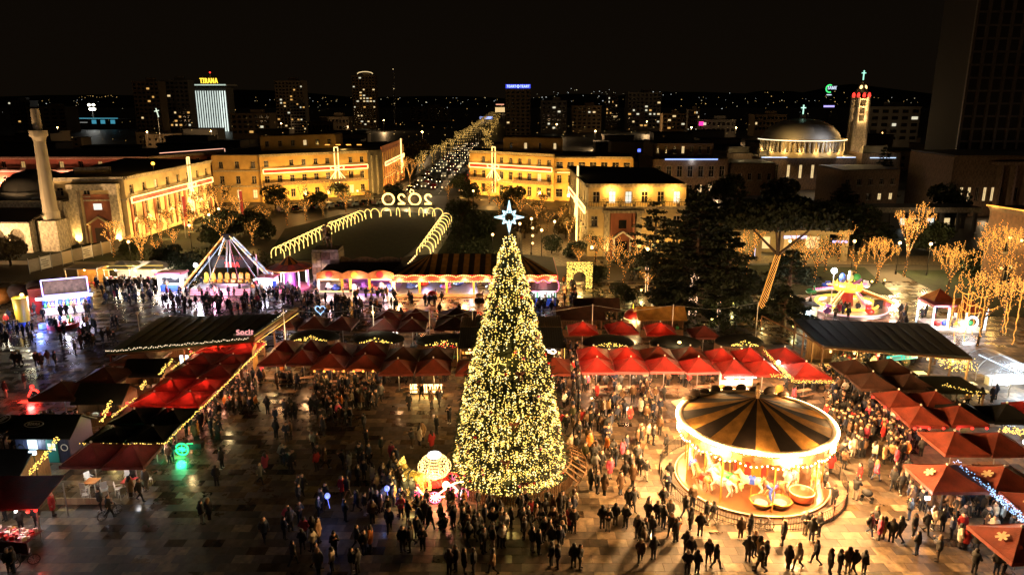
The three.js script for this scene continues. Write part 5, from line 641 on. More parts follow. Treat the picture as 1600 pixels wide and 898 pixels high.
{ const o = thing('fairy_lights', 'yellow fairy-light border round the black umbrellas of the dark-side lane', 'fairy lights', V(0, 0, 0)), r = rng(12), p = []; for (const [a, b] of [[V(-32.8, 2.6, -51.1), V(-26.4, 2.6, -51.1)], [V(-26.4, 2.6, -51.1), V(-26.4, 2.6, -58)], [V(-26.4, 2.5, -58), V(-26.4, 2.5, -75)], [V(-33, 2.6, -60), V(-33, 2.6, -56)], [V(-33, 2.6, -72), V(-33, 2.6, -67)], [V(-33, 2.6, -75.2), V(-26.5, 2.6, -75.2)]]) p.push(...along(a, b, 0.13).map((q) => V(q.x + (r() - 0.5)*0.12, q.y - r()*0.16, q.z + (r() - 0.5)*0.12))); bulbs(p, 0.05, M.gFairy, o); for (const [x, z] of [[-26, -54], [-26, -62], [-26, -70], [-33.3, -58], [-33.3, -70], [-29, -50.8]]) lamp(x, 2.2, z, [1, 0.7, 0.3], 7, 0.2); for (const [x, z] of [[-26.3, -74], [-33, -71.5], [-32.9, -58.4]]) { const rl = part('red_lamp', mb().ball(x, 2.7, z, 0.13).geo(), M.gRed, o); lamp(x, 2.9, z, [1, 0.15, 0.1], 4, 0.15); } }
// -- middle row on the dark side of the tree
for (let i = 0; i < 2; i++) { parasol(-23.8 + i*2.75, -69.9, 2.72, 3.4, M.maroon, `maroon umbrella over the busy tables, ${i ? 'beside the lamp-hemmed pair' : 'end by the light-strung gate'}`, { power: 6, bulb: M.gWarm }); parasol(-23.8 + i*2.75, -73.3, 2.72, 3.4, M.maroon, `maroon umbrella in second row over the tables, ${i ? 'inner' : 'gate'} side`, { power: 1 }); }
for (let i = 0; i < 2; i++) { parasol(-18 + i*3.45, -68.9, 3.42, 3.4, M.rust, `rust umbrella with golden hem lamps, ${i ? 'tree' : 'gate'} side of the pair`, { power: 6, bulb: M.gWarm, rgb: [1, 0.4, 0.2] }); parasol(-18 + i*3.45, -72.4, 3.42, 3.5, M.maroon, `maroon umbrella behind the lamp-hemmed pair, ${i ? 'tree' : 'gate'} side`, { power: 1 }); parasol(-11.1 + i*3.45, -67.6, 3.42, 3.4, M.rust, `rust umbrella near the glowing letters, ${i ? 'tree' : 'gate'} side of the pair`, { power: 4, bulb: M.gWarm }); parasol(-11.1 + i*3.45, -71.1, 3.42, 3.5, M.brownc, `brown umbrella behind the pair near the glowing letters, ${i ? 'tree' : 'gate'} side`, { power: 1 }); }
{ const o = thing('hem_lamps', 'golden bulbs along the hem of the rust umbrella pair', 'lamps', V(0, 0, 0)); for (let i = 0; i < 7; i++) part('lamp_bulb', mb().ball(-19.2 + i*0.95, 2.28, -67.1, 0.12).geo(), M.gAmber, o); mb().bar(V(-19.6, 2.42, -67.12), V(-13, 2.42, -67.12), 0.012).build('wire', M.iron, o); for (const x of [-18, -15]) lamp(x, 2.1, -66.9, [1, 0.55, 0.15], 7, 0.2); }
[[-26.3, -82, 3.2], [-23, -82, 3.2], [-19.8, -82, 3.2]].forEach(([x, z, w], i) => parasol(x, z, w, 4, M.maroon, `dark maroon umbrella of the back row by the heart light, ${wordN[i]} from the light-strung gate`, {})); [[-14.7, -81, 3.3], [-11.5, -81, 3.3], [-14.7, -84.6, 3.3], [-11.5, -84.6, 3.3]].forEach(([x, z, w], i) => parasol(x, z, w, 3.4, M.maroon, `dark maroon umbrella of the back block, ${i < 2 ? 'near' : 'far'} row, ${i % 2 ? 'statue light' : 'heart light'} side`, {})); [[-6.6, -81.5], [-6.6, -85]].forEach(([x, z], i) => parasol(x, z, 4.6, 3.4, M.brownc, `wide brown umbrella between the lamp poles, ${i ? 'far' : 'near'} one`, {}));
for (let i = 0; i < 2; i++) parasol(i ? 4.1 : -3.8, -67.6, 3.3, 4, M.rust, i ? 'rust umbrella with red glowing hem, carousel side of the great tree' : 'rust umbrella with red glowing hem, half behind the great tree', { power: 9, bulb: M.gWarm, rgb: [1, 0.35, 0.2] });
// -- brown umbrellas on the outer side of the lane
[[-37.6, -70.4, 4.6, 0], [-38.4, -65.2, 4, 0], [-40.2, -61.4, 4, 0]].forEach(([x, z, w], i) => parasol(x, z, w, 3.9, M.brownc, `brown umbrella with orange-lit flap outside the lane, ${wordN[i]} from the green-roofed hall`, { power: 1.5, bulb: M.gWarm, rgb: [1, 0.55, 0.25] })); [[-42, -54.6], [-38, -54.8]].forEach(([x, z], i) => parasol(x, z, 3.8, 3.6, M.darkc, `black brown umbrella with oval white print, ${i ? 'next to the teal-door hut' : 'at the picture edge'}`, { logo: 2, power: 1.5, bulb: M.gWarm }));
[[37.6, -56.8, 3.6], [41, -56.5, 3.6]].forEach(([x, z, w], i) => parasol(x, z, w, 3.4, M.blackc, `black umbrella behind the rust block, ${i ? 'outer' : 'inner'} one`, {})); parasol(43.8, -57.4, 3.2, 3.2, M.red, 'red umbrella at the edge before the clear tent', { power: 3, bulb: M.gWarm });

// ================================================================ HUTS
function hut(x, z, w, d, label, o = {}) { // a boarded hut: walls of planks, counter opening, pitched dark roof, ornament of bulbs
  const t = thing('market_hut', label, 'hut', V(x, 0, z), o.ry ?? 0, o.group), h = 2.3, rh = o.rh ?? (o.round ? 0.85 : 1.1), wm = o.wm ?? M.wood;
  const pl = unit['pk' + round(h*10)] ??= mb().slab(0, 0, 0, 0.28, h, 0.06).geo(), n = floor(w / 0.3);
  for (let i = 0; i < n; i++) { part('plank', pl, wm, t).position.set(-w / 2 + (i + 0.5)*w / n, 0, -d / 2); if (o.shut) part('plank', pl, wm, t).position.set(-w / 2 + (i + 0.5)*w / n, 0, d / 2); }
  for (const s of [-1, 1]) mb().slab(s*(w / 2 - 0.03), 0, 0, 0.06, h, d - 0.1).build('side_wall', wm, t);
  if (!o.shut) { mb().slab(0, 0, d / 2, w, 0.95, 0.08).build('counter_front', wm, t); mb().box(0, 1, d / 2 + 0.05, w, 0.08, 0.6).build('counter', M.darkwood, t); for (const s of [-1, 1]) mb().slab(s*(w / 2 - 0.08), 1.04, d / 2, 0.12, h - 1.04, 0.1).build('corner_post', wm, t); }
  const rm = o.roof ?? M.tile, e = 0.35; if (o.round) { const g = new THREE.SphereGeometry(1, 18, 6, 0, 2*PI, 0, PI / 2); part('roof', mb().place(g, 0, h, 0, 0, 0, 0, w / 2 + e, rh, d / 2 + e).geo(), rm, t); } else for (const s of [-1, 1]) mb().plate(s > 0 ? [V(-w / 2 - e, h - 0.1, d / 2 + e), V(w / 2 + e, h - 0.1, d / 2 + e), V(w / 2 + e, h + rh, 0), V(-w / 2 - e, h + rh, 0)] : [V(-w / 2 - e, h + rh, 0), V(w / 2 + e, h + rh, 0), V(w / 2 + e, h - 0.1, -d / 2 - e), V(-w / 2 - e, h - 0.1, -d / 2 - e)], 0.08).build('roof_slope', rm, t);
  if (!o.round) for (const s of [-1, 1]) { const b = mb(); b.tri(V(s*w / 2, h, d / 2), V(s*w / 2, h, -d / 2), V(s*w / 2, h + rh - 0.1, 0)); b.build('gable', wm, t); }
  if (o.bulbs) { const p = [], r = rng(round(x*7 + z)); for (let i = 0; i < 46; i++) { const u = r()*2 - 1; p.push(V(u*w*0.36, h + 0.15 + (1 - abs(u))*rh*0.75*r() + 0.1, (d / 2 + e)*(o.round ? 0.98 : 0.8) + 0.12)); } bulbs(p, 0.06, o.bulbs === 2 ? M.gFairy : M.gFairy, t); if (o.bulbs === 2) bulbs(p.slice(0, 22).map((q) => V(q.x*0.7, q.y - 0.2, q.z + 0.1)), 0.055, M.gRed, t, 'red_bulbs'); const c = new THREE.Vector3(0, h + 0.6, d / 2 + 0.9).applyEuler(t.rotation).add(t.position); lamp(c.x, c.y, c.z, [1, 0.72, 0.25], 5, 0.3); }
  if (o.light) { const c = new THREE.Vector3(0, 2.0, d / 2 - 0.4).applyEuler(t.rotation).add(t.position); part('lamp_bulb', mb().ball(0, 2.02, d / 2 - 0.4, 0.1).geo(), o.cool ? M.gCool : M.gWarm, t); lamp(c.x, c.y, c.z, o.cool ? [0.8, 0.93, 1] : [1, 0.66, 0.3], o.light, 0.2); const g = rng(round(x*3)), gm = [M.white, M.paintred, M.gold, M.wood, M.paintgreen, M.cream2]; for (let i = 0; i < floor(w*1.6); i++) part('goods', unit['gd' + i % 3] ??= mb().slab(0, 0, 0, 0.24 + 0.08*(i % 3), 0.2 + 0.1*(i % 2), 0.26).geo(), gm[floor(g()*6)], t).position.set(-w / 2 + 0.4 + i*0.58, 1.04, d / 2 + 0.05); }
  return t;
}
hut(-21.8, -77.3, 5, 2.6, 'black-roofed hut with small light fan, end by the light-strung gate', { round: true, roof: M.blackc, bulbs: 1, light: 3 }); hut(-14.6, -76.6, 5, 2.8, 'round black-roofed hut with small light fan, behind the lamp-hemmed umbrellas', { round: true, roof: M.blackc, bulbs: 1, light: 3 }); hut(-7.2, -75.8, 5.8, 2.8, 'round black-roofed hut with red and yellow light fan', { round: true, roof: M.blackc, bulbs: 2, light: 3 });
hut(10.4, -75.4, 5, 2.8, 'round black-roofed hut with wide light fan, behind the red umbrellas', { round: true, roof: M.blackc, bulbs: 1, light: 4 }); hut(17.6, -75.2, 5, 2.8, 'round black-roofed hut with one bright roof lamp', { round: true, roof: M.blackc, light: 4 }); hut(24.6, -75.6, 4.6, 2.8, 'round black-roofed hut with light fan, beside the striped awnings', { round: true, roof: M.blackc, bulbs: 1, light: 4 }); { const w = thing('roof_lamp', 'bright lamp on the second black-roofed hut behind the red umbrellas', 'lamp', V(17.6, 3.1, -73.4)); part('lamp_bulb', mb().ball(0, 0, 0, 0.22, 0.15, 0.15).geo(), M.gWarm, w); part('bracket', mb().slab(0, -0.6, 0, 0.05, 0.5, 0.05).geo(), M.iron, w); lamp(17.6, 3.2, -73, [1, 0.7, 0.3], 14, 0.25); }
hut(-35.4, -67.6, 3.4, 3, 'black-roofed hut outside the lane, by the yellow wreath', { roof: M.blackc, light: 2 }); hut(-36.2, -61.2, 3.8, 3, 'black-roofed hut with small bluish window', { roof: M.blackc, light: 3, cool: true }); { const t = hut(-37, -54.6, 4.2, 3.2, 'dark blue hut with teal half-glazed door and lit window', { roof: M.blackc, shut: true, wm: mat('dark blue boards', [0.03, 0.035, 0.08], 0.5) }); const dr = part('door', mb().slab(0.75, 0.05, 1.66, 0.85, 2, 0.06).geo(), M.teal, t); for (const [x, y] of [[0.58, 1.55], [0.92, 1.55], [0.58, 1.2], [0.92, 1.2]]) part('door_pane', mb().box(x, y, 1.7, 0.26, 0.28, 0.03).geo(), M.litcool, dr); part('lit_window', mb().box(-0.75, 1.3, 1.66, 0.7, 1.5, 0.06).geo(), glow('blue white window', 1.1, 1.4, 1.5), t); part('round_badge', torus(0.26, 0.04, 5, 16).translate(1.7, 1.3, 1.64), M.white, t); part('round_badge', torus(0.26, 0.04, 5, 16).translate(-1.7, 1.3, 1.64), M.iron, t); lamp(-37.6, 1.5, -52.4, [0.75, 0.92, 1], 9, 0.3); }
hut(-37.4, -48.6, 5, 3.6, 'black-roofed hut with yellow garland beside the maroon table umbrellas', { roof: M.blackc, light: 4, cool: true }); hut(-37.6, -78.6, 0.01 + 3, 2.4, 'small hut behind the green-roofed hall corner', { roof: M.tile, light: 2 });
{ const o = thing('garland', 'thick yellow garland draped down between the teal-door hut and the maroon umbrellas', 'fairy lights', V(0, 0, 0)), r = rng(18), p = []; for (const [a, b] of [[V(-34.6, 2.9, -51.4), V(-34.0, 2.3, -47)], [V(-34.2, 3, -58.2), V(-33.3, 2.6, -55)], [V(-33.6, 3, -68.6), V(-33.2, 2.8, -65)], [V(-33.4, 3, -62.8), V(-33.2, 2.8, -61.4)]]) for (const q of along(a, b, 0.06)) p.push(V(q.x + (r() - 0.5)*0.35, q.y + (r() - 0.5)*0.3, q.z + (r() - 0.5)*0.2)); bulbs(p, 0.055, M.gFairy, o); for (const z of [-49, -56.5, -66.6]) lamp(-33.5, 2.4, z, [1, 0.72, 0.25], 8, 0.3); }
{ const o = thing('light_wreath', 'wreath of yellow lights on the roof at the outer market edge', 'fairy lights', V(39.6, 2.8, -51.6)), r = rng(19), p = []; for (let i = 0; i < 160; i++) { const t = r(); p.push(V(-2 + 4*t, 0.4 - t*0.5 + r()*0.4, -0.6 + r()*0.8)); } bulbs(p, 0.055, M.gFairy, o); part('globe', mb().ball(-0.6, -0.1, 0.5, 0.22).geo(), M.gWhite, o); lamp(39, 2.6, -50.8, [1, 0.75, 0.3], 10, 0.3); }
{ // awning stall with a table of goods at the corner of the dark square
  const o = thing('awning_stall', 'red awning stall with a long table of small goods, pale flagstones before it', 'stall', V(-33.6, 0, -43.2), 0.0); mb().plate([V(-3.6, 2.3, 1.4), V(3.2, 2.5, 1.1), V(3.0, 3.0, -2.3), V(-3.6, 2.9, -2.3)], 0.05).build('awning', M.red, o); for (const [x, z] of [[-3.4, 1.2], [3.0, 1.0], [2.9, -2.1], [-3.4, -2.1]]) mb().cyl(x, 0, z, 0.05, 2.5).build('pole', M.steel, o);
  const tb = part('table', mb().box(0, 0.85, 1.3, 6.2, 0.06, 1.5, -0.12).box(0, 0.42, 2.02, 6.1, 0.8, 0.05, -0.12).geo(), M.maroon, o), r = rng(6), gm = [M.white, M.cream2, M.paintpink, M.wood, M.white, M.gold, M.paintred]; for (let i = 0; i < 110; i++) { const x = -2.9 + r()*5.8; const g = part('goods', unit['ss' + i % 4] ??= mb().slab(0, 0, 0, 0.14 + 0.06*(i % 4), 0.12 + 0.07*(i % 3), 0.16).geo(), gm[floor(r()*7)], tb); g.position.set(x, 0.88, 1.3 + x*0.12 + (r() - 0.5)*1.2); g.rotation.y = r()*2; }
  for (const x of [-2.4, -0.4, 1.6]) { part('lamp_bulb', mb().ball(x, 2.2, 0.9, 0.1).geo(), M.gWhite, o); lamp(-33.6 + x, 2.1, -42.2, [1, 0.93, 0.85], 7, 0.15); } for (const [x, z] of [[3.0, 1.05], [2.6, 1.2], [-0.2, 1.35], [-3, 1.4]]) { part('red_lamp', mb().ball(x, 2.34, z, 0.11).geo(), M.gRed, o); } lamp(-31, 2.3, -41.8, [1, 0.1, 0.08], 6, 0.15);
  const f = thing('work_lamp', 'white lamp on a pole that makes the flagstones shine before the awning stall', 'lamp', V(-34.6, 3.2, -48.4)); part('lamp_head', mb().box(0, 0, 0.02, 0.5, 0.3, 0.14).geo(), M.gCool, f); part('pole', mb().slab(0, -3.2, -0.06, 0.06, 3.2, 0.06).geo(), M.iron, f); spot(V(-34.5, 3.2, -48.1), V(-27, 0, -40), [0.85, 0.93, 1], 26, 0.75, 0.4);
}
{ // long hut with the corrugated two-tone roof behind the great tree
  const o = thing('long_hut', 'long hut with ribbed brown roof behind the great tree, mask light on its front', 'hut', V(-0.1, 0, -75.5)), ribs = mb(), ribs2 = mb(); mb().plate([V(-5.6, 2.6, 2.6), V(5.6, 2.6, 2.6), V(5.5, 3.9, -0.6), V(-5.5, 3.9, -0.6)], 0.06).build('roof_slope', M.blackc, o); mb().plate([V(-5.5, 3.9, -0.6), V(5.5, 3.9, -0.6), V(5.5, 4.0, -4.4), V(-5.5, 4.0, -4.4)], 0.06).build('roof_slope', M.wood, o);
  for (let i = 0; i <= 44; i++) { const x = -5.5 + i*0.25; ribs.bar(V(x, 2.63, 2.6), V(x*0.985, 3.93, -0.6), 0.035, 1, 4); ribs2.bar(V(x, 3.93, -0.6), V(x, 4.03, -4.4), 0.045, 1, 4); } ribs.build('roof_ribs', M.blackc, o, 'stuff'); ribs2.build('roof_ribs', M.wood, o, 'stuff'); mb().slab(0, 0, -4.2, 11, 3.9, 0.1).slab(-5.4, 0, -1, 0.1, 2.6, 6.8).slab(5.4, 0, -1, 0.1, 2.6, 6.8).build('wall', M.wood, o); mb().box(0, 0.95, 2.5, 10.8, 0.1, 0.8).build('counter', M.wood, o); mb().slab(0, 0, 2.7, 10.8, 0.9, 0.08).build('counter_front', M.darkwood, o);
  const r = rng(91), gm = [M.gold, M.orange, M.paintred, M.wood, M.cream2]; for (let k = 0; k < 2; k++) for (let i = 0; i < 26; i++) part('goods', unit['lg' + i % 3] ??= mb().slab(0, 0, 0, 0.22 + 0.07*(i % 3), 0.25, 0.2).geo(), gm[floor(r()*5)], o).position.set(-5.1 + i*0.41, k ? 1.6 : 1.0, k ? 1.5 : 2.5); for (const x of [-4.4, 4.4]) { part('lamp_bulb', mb().ball(x, 2.3, 1.9, 0.12).geo(), M.gWarm, o); lamp(x - 0.1, 2.2, -73.4, [1, 0.62, 0.25], 16, 0.25); } bulbs([...along(V(-5.6, 2.6, 2.7), V(-5.6, 0.4, 2.75), 0.1), ...along(V(5.6, 2.6, 2.7), V(5.6, 0.4, 2.75), 0.1)], 0.05, M.gFairy, o);
  const m = mb(); m.tube([V(3.3, 2.3, 2.8), V(3.6, 2.55, 2.8), V(4.0, 2.4, 2.8), V(4.4, 2.55, 2.8), V(4.7, 2.3, 2.8), V(4.4, 2.1, 2.8), V(4.0, 2.25, 2.8), V(3.6, 2.1, 2.8), V(3.3, 2.3, 2.8)], 0.06, 5); m.build('mask_light', M.gWhite, o);
}
{ // bright food counter under the red umbrellas
  const o = thing('food_counter', 'bright white food counter under the red umbrellas behind the carousel', 'stall', V(21.7, 0, -65.2)); mb().slab(0, 0, 0, 3.2, 0.95, 0.6).build('counter', M.white, o); mb().slab(0, 0.95, -1.5, 3.2, 1.5, 0.1).build('menu_wall', M.white, o); for (let i = 0; i < 5; i++) mb().box(-1.2 + i*0.6, 1.8, -1.43, 0.5, 0.5, 0.03).build('menu_board', [M.paintred, M.cream2, M.orange][i % 3], o); for (let i = 0; i < 8; i++) mb().slab(-1.4 + i*0.4, 0.96, 0, 0.26, 0.2 + 0.1*(i % 2), 0.3).build('goods', [M.wood, M.gold, M.white][i % 3], o); mb().box(0, 2.3, -0.2, 3, 0.08, 0.14).build('tube_light', M.gWhite, o); lamp(21.7, 2.1, -65.0, [1, 0.94, 0.8], 30, 0.6);
  for (const [i, x] of [19.3, 24.6].entries()) { const s = thing('ginger_shape', `rounded ochre standing figure board ${i ? 'at the umbrella side' : 'at the gate side'} of the food counter`, 'board', V(x, 0, -63.4)); const g = mb(); g.ball(0, 0.9, 0, 0.7, 0.9, 0.1).ball(0.1, 2, 0, 0.42, 0.42, 0.1); g.build('board', M.gold, s); mb().slab(0, 0, -0.25, 0.5, 0.1, 0.6).build('foot', M.wood, s); }
}
// ---- the two big roofed halls
function hall(name, label, corners, h, roofM, side, seed) {
  const o = thing(name, label, 'pavilion', V(0, 0, 0)), cs = corners.map(([x, z]) => V(x, h, z)), mid = cs.reduce((a, c) => a.add(c), V(0, 0, 0)).divideScalar(4);
  mb().plate(cs, 0.18).build('roof_sheet', roofM, o); const seams = mb(); for (let i = 1; i < 12; i++) seams.bar(cs[0].clone().lerp(cs[1], i / 12).setY(h + 0.02), cs[3].clone().lerp(cs[2], i / 12).setY(h + 0.02), 0.03, 1, 4); seams.build('roof_seams', roofM, o); const fascia = mb(); for (let i = 0; i < 4; i++) { const a = cs[i], b = cs[(i + 1) % 4]; fascia.bar(a.clone().setY(h - 0.25), b.clone().setY(h - 0.25), 0.12, 1, 4); } fascia.build('fascia', M.wood, o);
  const r = rng(seed); for (let i = 0; i < 4; i++) { const a = cs[i], b = cs[(i + 1) % 4], n = round(a.distanceTo(b) / 3.4); for (let k = 0; k < n; k++) { const p = a.clone().lerp(b, k / n).lerp(mid, 0.03); mb().slab(p.x, 0, p.z, 0.16, h - 0.3, 0.16).build('post', M.wood, o); } }
  return { o, cs, mid, r };
}
{ const { o, cs, mid, r } = hall('market_hall', 'hall with dark green sheet roof and light-strung eaves beside the market lane', [[-40.2, -69], [-27.1, -73.2], [-26.6, -82.6], [-40.6, -81.3]], 3.5, M.greenroof, 0, 5);
  bulbs([...along(cs[0], cs[1], 0.16), ...along(cs[1], cs[2], 0.2)].map((p) => V(p.x + (r() - 0.5)*0.1, p.y + 0.1 + r()*0.2, p.z + 0.15)), 0.06, glow('pale eaves light', 1.9, 1.5, 0.9), o); mb().bar(V(-27, 3.75, -72.6), V(-25.6, 3.75, -83.6), 0.35, 1, 8).build('light_truss', M.wood, o); bulbs([...along(V(-26.8, 4, -72.8), V(-25.5, 4, -83.4), 0.22), ...along(V(-26.5, 3.4, -73), V(-25.2, 3.4, -83), 0.3)], 0.06, M.gFairy, o);
  const sg = part('sign_lettering', letters('Socit', 0.55, 0.12, 1.8).translate(-28.2, 3.75, -74), glow('pinkish sign letters', 1.0, 0.42, 0.4), o); mb().box(-28.2, 3.7, -74.1, 2.6, 0.2, 0.1).build('sign_base', M.white, o);
  mb().slab(-33.6, 0, -79, 11, 3, 0.12).build('back_wall', M.wood, o); mb().slab(-33.2, 0, -72.4, 10, 1, 0.5, 0.3).build('bar_counter', M.wood, o); for (let i = 0; i < 14; i++) mb().slab(-38 + i*0.72, 1, -71.0 - i*0.22, 0.3, 0.3, 0.25).build('goods', [M.gold, M.white, M.paintred, M.cream2][i % 4], o); for (let i = 0; i < 5; i++) { const x = -38.6 + i*2.5, z = -70.9 - i*0.75; part('lamp_bulb', mb().ball(x, 2.8, z, 0.12).geo(), M.gWarm, o); lamp(x, 2.7, z, [1, 0.62, 0.22], 24, 0.25); } part('cool_window', mb().box(-34, 1.7, -72.0, 0.9, 0.9, 0.08).geo(), M.gCool, o);
  const sd = mb(); sd.quad(V(-26.9, 0.8, -73.4), V(-26.4, 0.8, -70.6), V(-26.4, 3.2, -70.6), V(-26.9, 3.2, -73.4)); sd.build('cloth_screen', M.gold, o); for (const z of [-73, -78]) lamp(-25.6, 2.6, z, [1, 0.66, 0.25], 16, 0.3); }
{ const { o, cs, mid, r } = hall('market_hall', 'hall with near-black sheet roof and green sign, below the spinning ride', [[31.6, -71.1], [44.9, -67.7], [46.6, -78.8], [32.2, -80.5]], 3.5, M.blackc, 1, 6); const sg = mb(); sg.box(38.9, 2.95, -69.2, 3.6, 0.5, 0.12, 0.25).build('green_sign', M.gTeal, o); part('sign_lettering', letters('HANIA E VJETER', 0.3, 0.05, 2.9).rotateY(0.25).translate(38.92, 2.83, -69.11), M.white, o);
  mb().slab(39, 0, -77, 13, 3, 0.12).build('back_wall', M.wood, o); for (let i = 0; i < 6; i++) { const x = 32.8 + i*2.2, z = -71.6 + i*0.55; part('lamp_bulb', mb().ball(x, 2.7, z, 0.12).geo(), M.gWarm, o); lamp(x, 2.6, z, [1, 0.68, 0.2], 42, 0.25); } for (let i = 0; i < 22; i++) { const t = part('table', unit.tb ??= mb().box(0, 0.74, 0, 1.3, 0.06, 0.8).cyl(0, 0, 0, 0.05, 0.72).slab(0, 0, 0, 0.5, 0.04, 0.5).geo(), [M.white, M.cream2, M.gold][i % 3], o); t.position.set(32.8 + (i % 8)*1.7 + r()*0.4, 0, -68.6 - floor(i / 8)*2.1 + (i % 8)*0.42); }
  mb().bar(V(31.7, 3.5, -71), V(28.5, 3.9, -80.4), 0.09).bar(V(31.7, 3.5, -71), V(31.7, 0.2, -71), 0.07).bar(V(28.5, 3.9, -80.4), V(28.5, 2.0, -80.4), 0.07).bar(V(31, 2.1, -73), V(28.6, 2.1, -80.2), 0.05).build('side_truss', M.wood, o); const p = []; for (let i = 0; i < 240; i++) p.push(V(43 + r()*3, 2.9 - r()*1.1 , -68 - r()*3)); bulbs(p, 0.05, M.gFairy, o); bulbs(along(V(39.2, 2.9, -62.6), V(41.4, 2.8, -60.6), 0.05).map((q) => V(q.x + (r() - 0.5)*0.3, q.y - r()*0.5, q.z)), 0.05, M.gFairy, o); lamp(44, 2.2, -67.2, [1, 0.78, 0.25], 22, 0.3); lamp(40.2, 2.2, -61.2, [1, 0.78, 0.25], 10, 0.3); mb().box(39.8, 2.6, -62.8, 4.6, 0.08, 4.2).build('low_roof', M.blackc, o); for (const [x, z] of [[37.8, -61], [42, -61], [42, -64.8], [37.8, -64.8]]) mb().slab(x, 0, z, 0.12, 2.55, 0.12).build('post', M.wood, o); }
// ---- lamp masts with wires strung across the market
{ const tops = [[-25.6, -79], [-15.8, -80.2], [-9.2, -78.4], [-4.4, -78.4], [9.2, -80.6], [18.4, -80.6], [28.4, -81.6]].map(([x, z]) => V(x, 5.1, z)); tops.forEach((p, i) => { const o = thing('wire_mast', `thin pale mast carrying wires, ${wordN[i]} from the green-roofed hall`, 'mast', V(p.x, 0, p.z), 0, 'masts carrying the market wires'); mb().cyl(0, 0, 0, 0.05, 5.2).build('mast', M.white, o); mb().slab(0, 0, 0, 0.5, 0.08, 0.5).build('foot', M.concrete, o); if (i === 1) part('lamp_bulb', mb().ball(0, 4.4, 0.1, 0.16).geo(), M.gWarm, o); }); const o = thing('overhead_wire', 'sagging wire strung from mast to mast over the market', 'wire'); const b = mb(); for (let i = 0; i + 1 < tops.length; i++) b.tube([tops[i], tops[i].clone().lerp(tops[i + 1], 0.5).add(V(0, -0.6, 0)), tops[i + 1]], 0.02, 4, 10); b.build('wire', M.steel, o); lamp(-15.8, 4.4, -79.7, [1, 0.8, 0.5], 10, 0.2); }
{ const p = at(666, 614), o = thing('light_letters', 'row of glowing white capital letters standing on the paving', 'sign', V(p.x, 0, p.z)); 'KE MITUTI'.split('').forEach((c, i) => { if (c === ' ') return; part('letter', letters(c, 0.85, 0.16, 0.32 + (c === 'M' ? 0.1 : c === 'I' ? -0.14 : 0)).translate(-1.4 + i*0.36, 0.1, 0), glow('letter glow', 2.6, 1.9, 0.9), o); }); mb().slab(0, 0, 0.1, 3.3, 0.1, 0.5).build('base', M.iron, o); for (const x of [-1, 0, 1]) lamp(p.x + x, 0.6, p.z + 0.5, [1, 0.6, 0.16], 11, 0.4); }
{ const p = at(501, 500), o = thing('heart_light', 'small bluish heart-shaped light behind the maroon umbrellas', 'light decoration', V(p.x, 0, p.z)); const hs = []; for (let i = 0; i <= 40; i++) { const t = i / 40*2*PI; hs.push(V(0.04*16*sin(t) ** 3, 1.4 + 0.04*(13*cos(t) - 5*cos(2*t) - 2*cos(3*t) - cos(4*t)), 0)); } bulbs(hs, 0.08, M.gIce, o); mb().cyl(0, 0, 0, 0.04, 0.9).build('stand', M.iron, o); lamp(p.x, 1.4, p.z + 0.4, [0.6, 0.8, 1], 4, 0.2);
  const q = at(618, 538), w = thing('light_figure', 'small white light figure between the huts, shining on the wet paving', 'light decoration', V(q.x, 0, q.z)); mb().place(torus(0.32, 0.09, 6, 16), 0, 0.9, 0).place(torus(0.24, 0.08, 6, 16), 0, 1.5, 0).build('rope_light', M.gWhite, w); mb().slab(0, 0, 0, 0.7, 0.5, 0.3).build('pedestal', M.white, w); lamp(q.x, 1.2, q.z + 0.5, [1, 0.95, 0.85], 14, 0.3);
  const g = at(52, 622), s = thing('red_light', 'red glowing figure on the wet paving beyond the lane umbrellas', 'light decoration', V(g.x, 0, g.z)); mb().tube([V(-0.5, 0.2, 0), V(0, 0.9, 0), V(0.5, 0.7, 0), V(0.6, 0.2, 0)], 0.1, 6).ball(0, 1.2, 0, 0.2).build('rope_light', M.gRed, s); mb().slab(0, 0, 0, 1, 0.08, 0.5).build('base', M.iron, s); lamp(g.x, 0.8, g.z + 0.6, [1, 0.06, 0.05], 40, 0.3); }

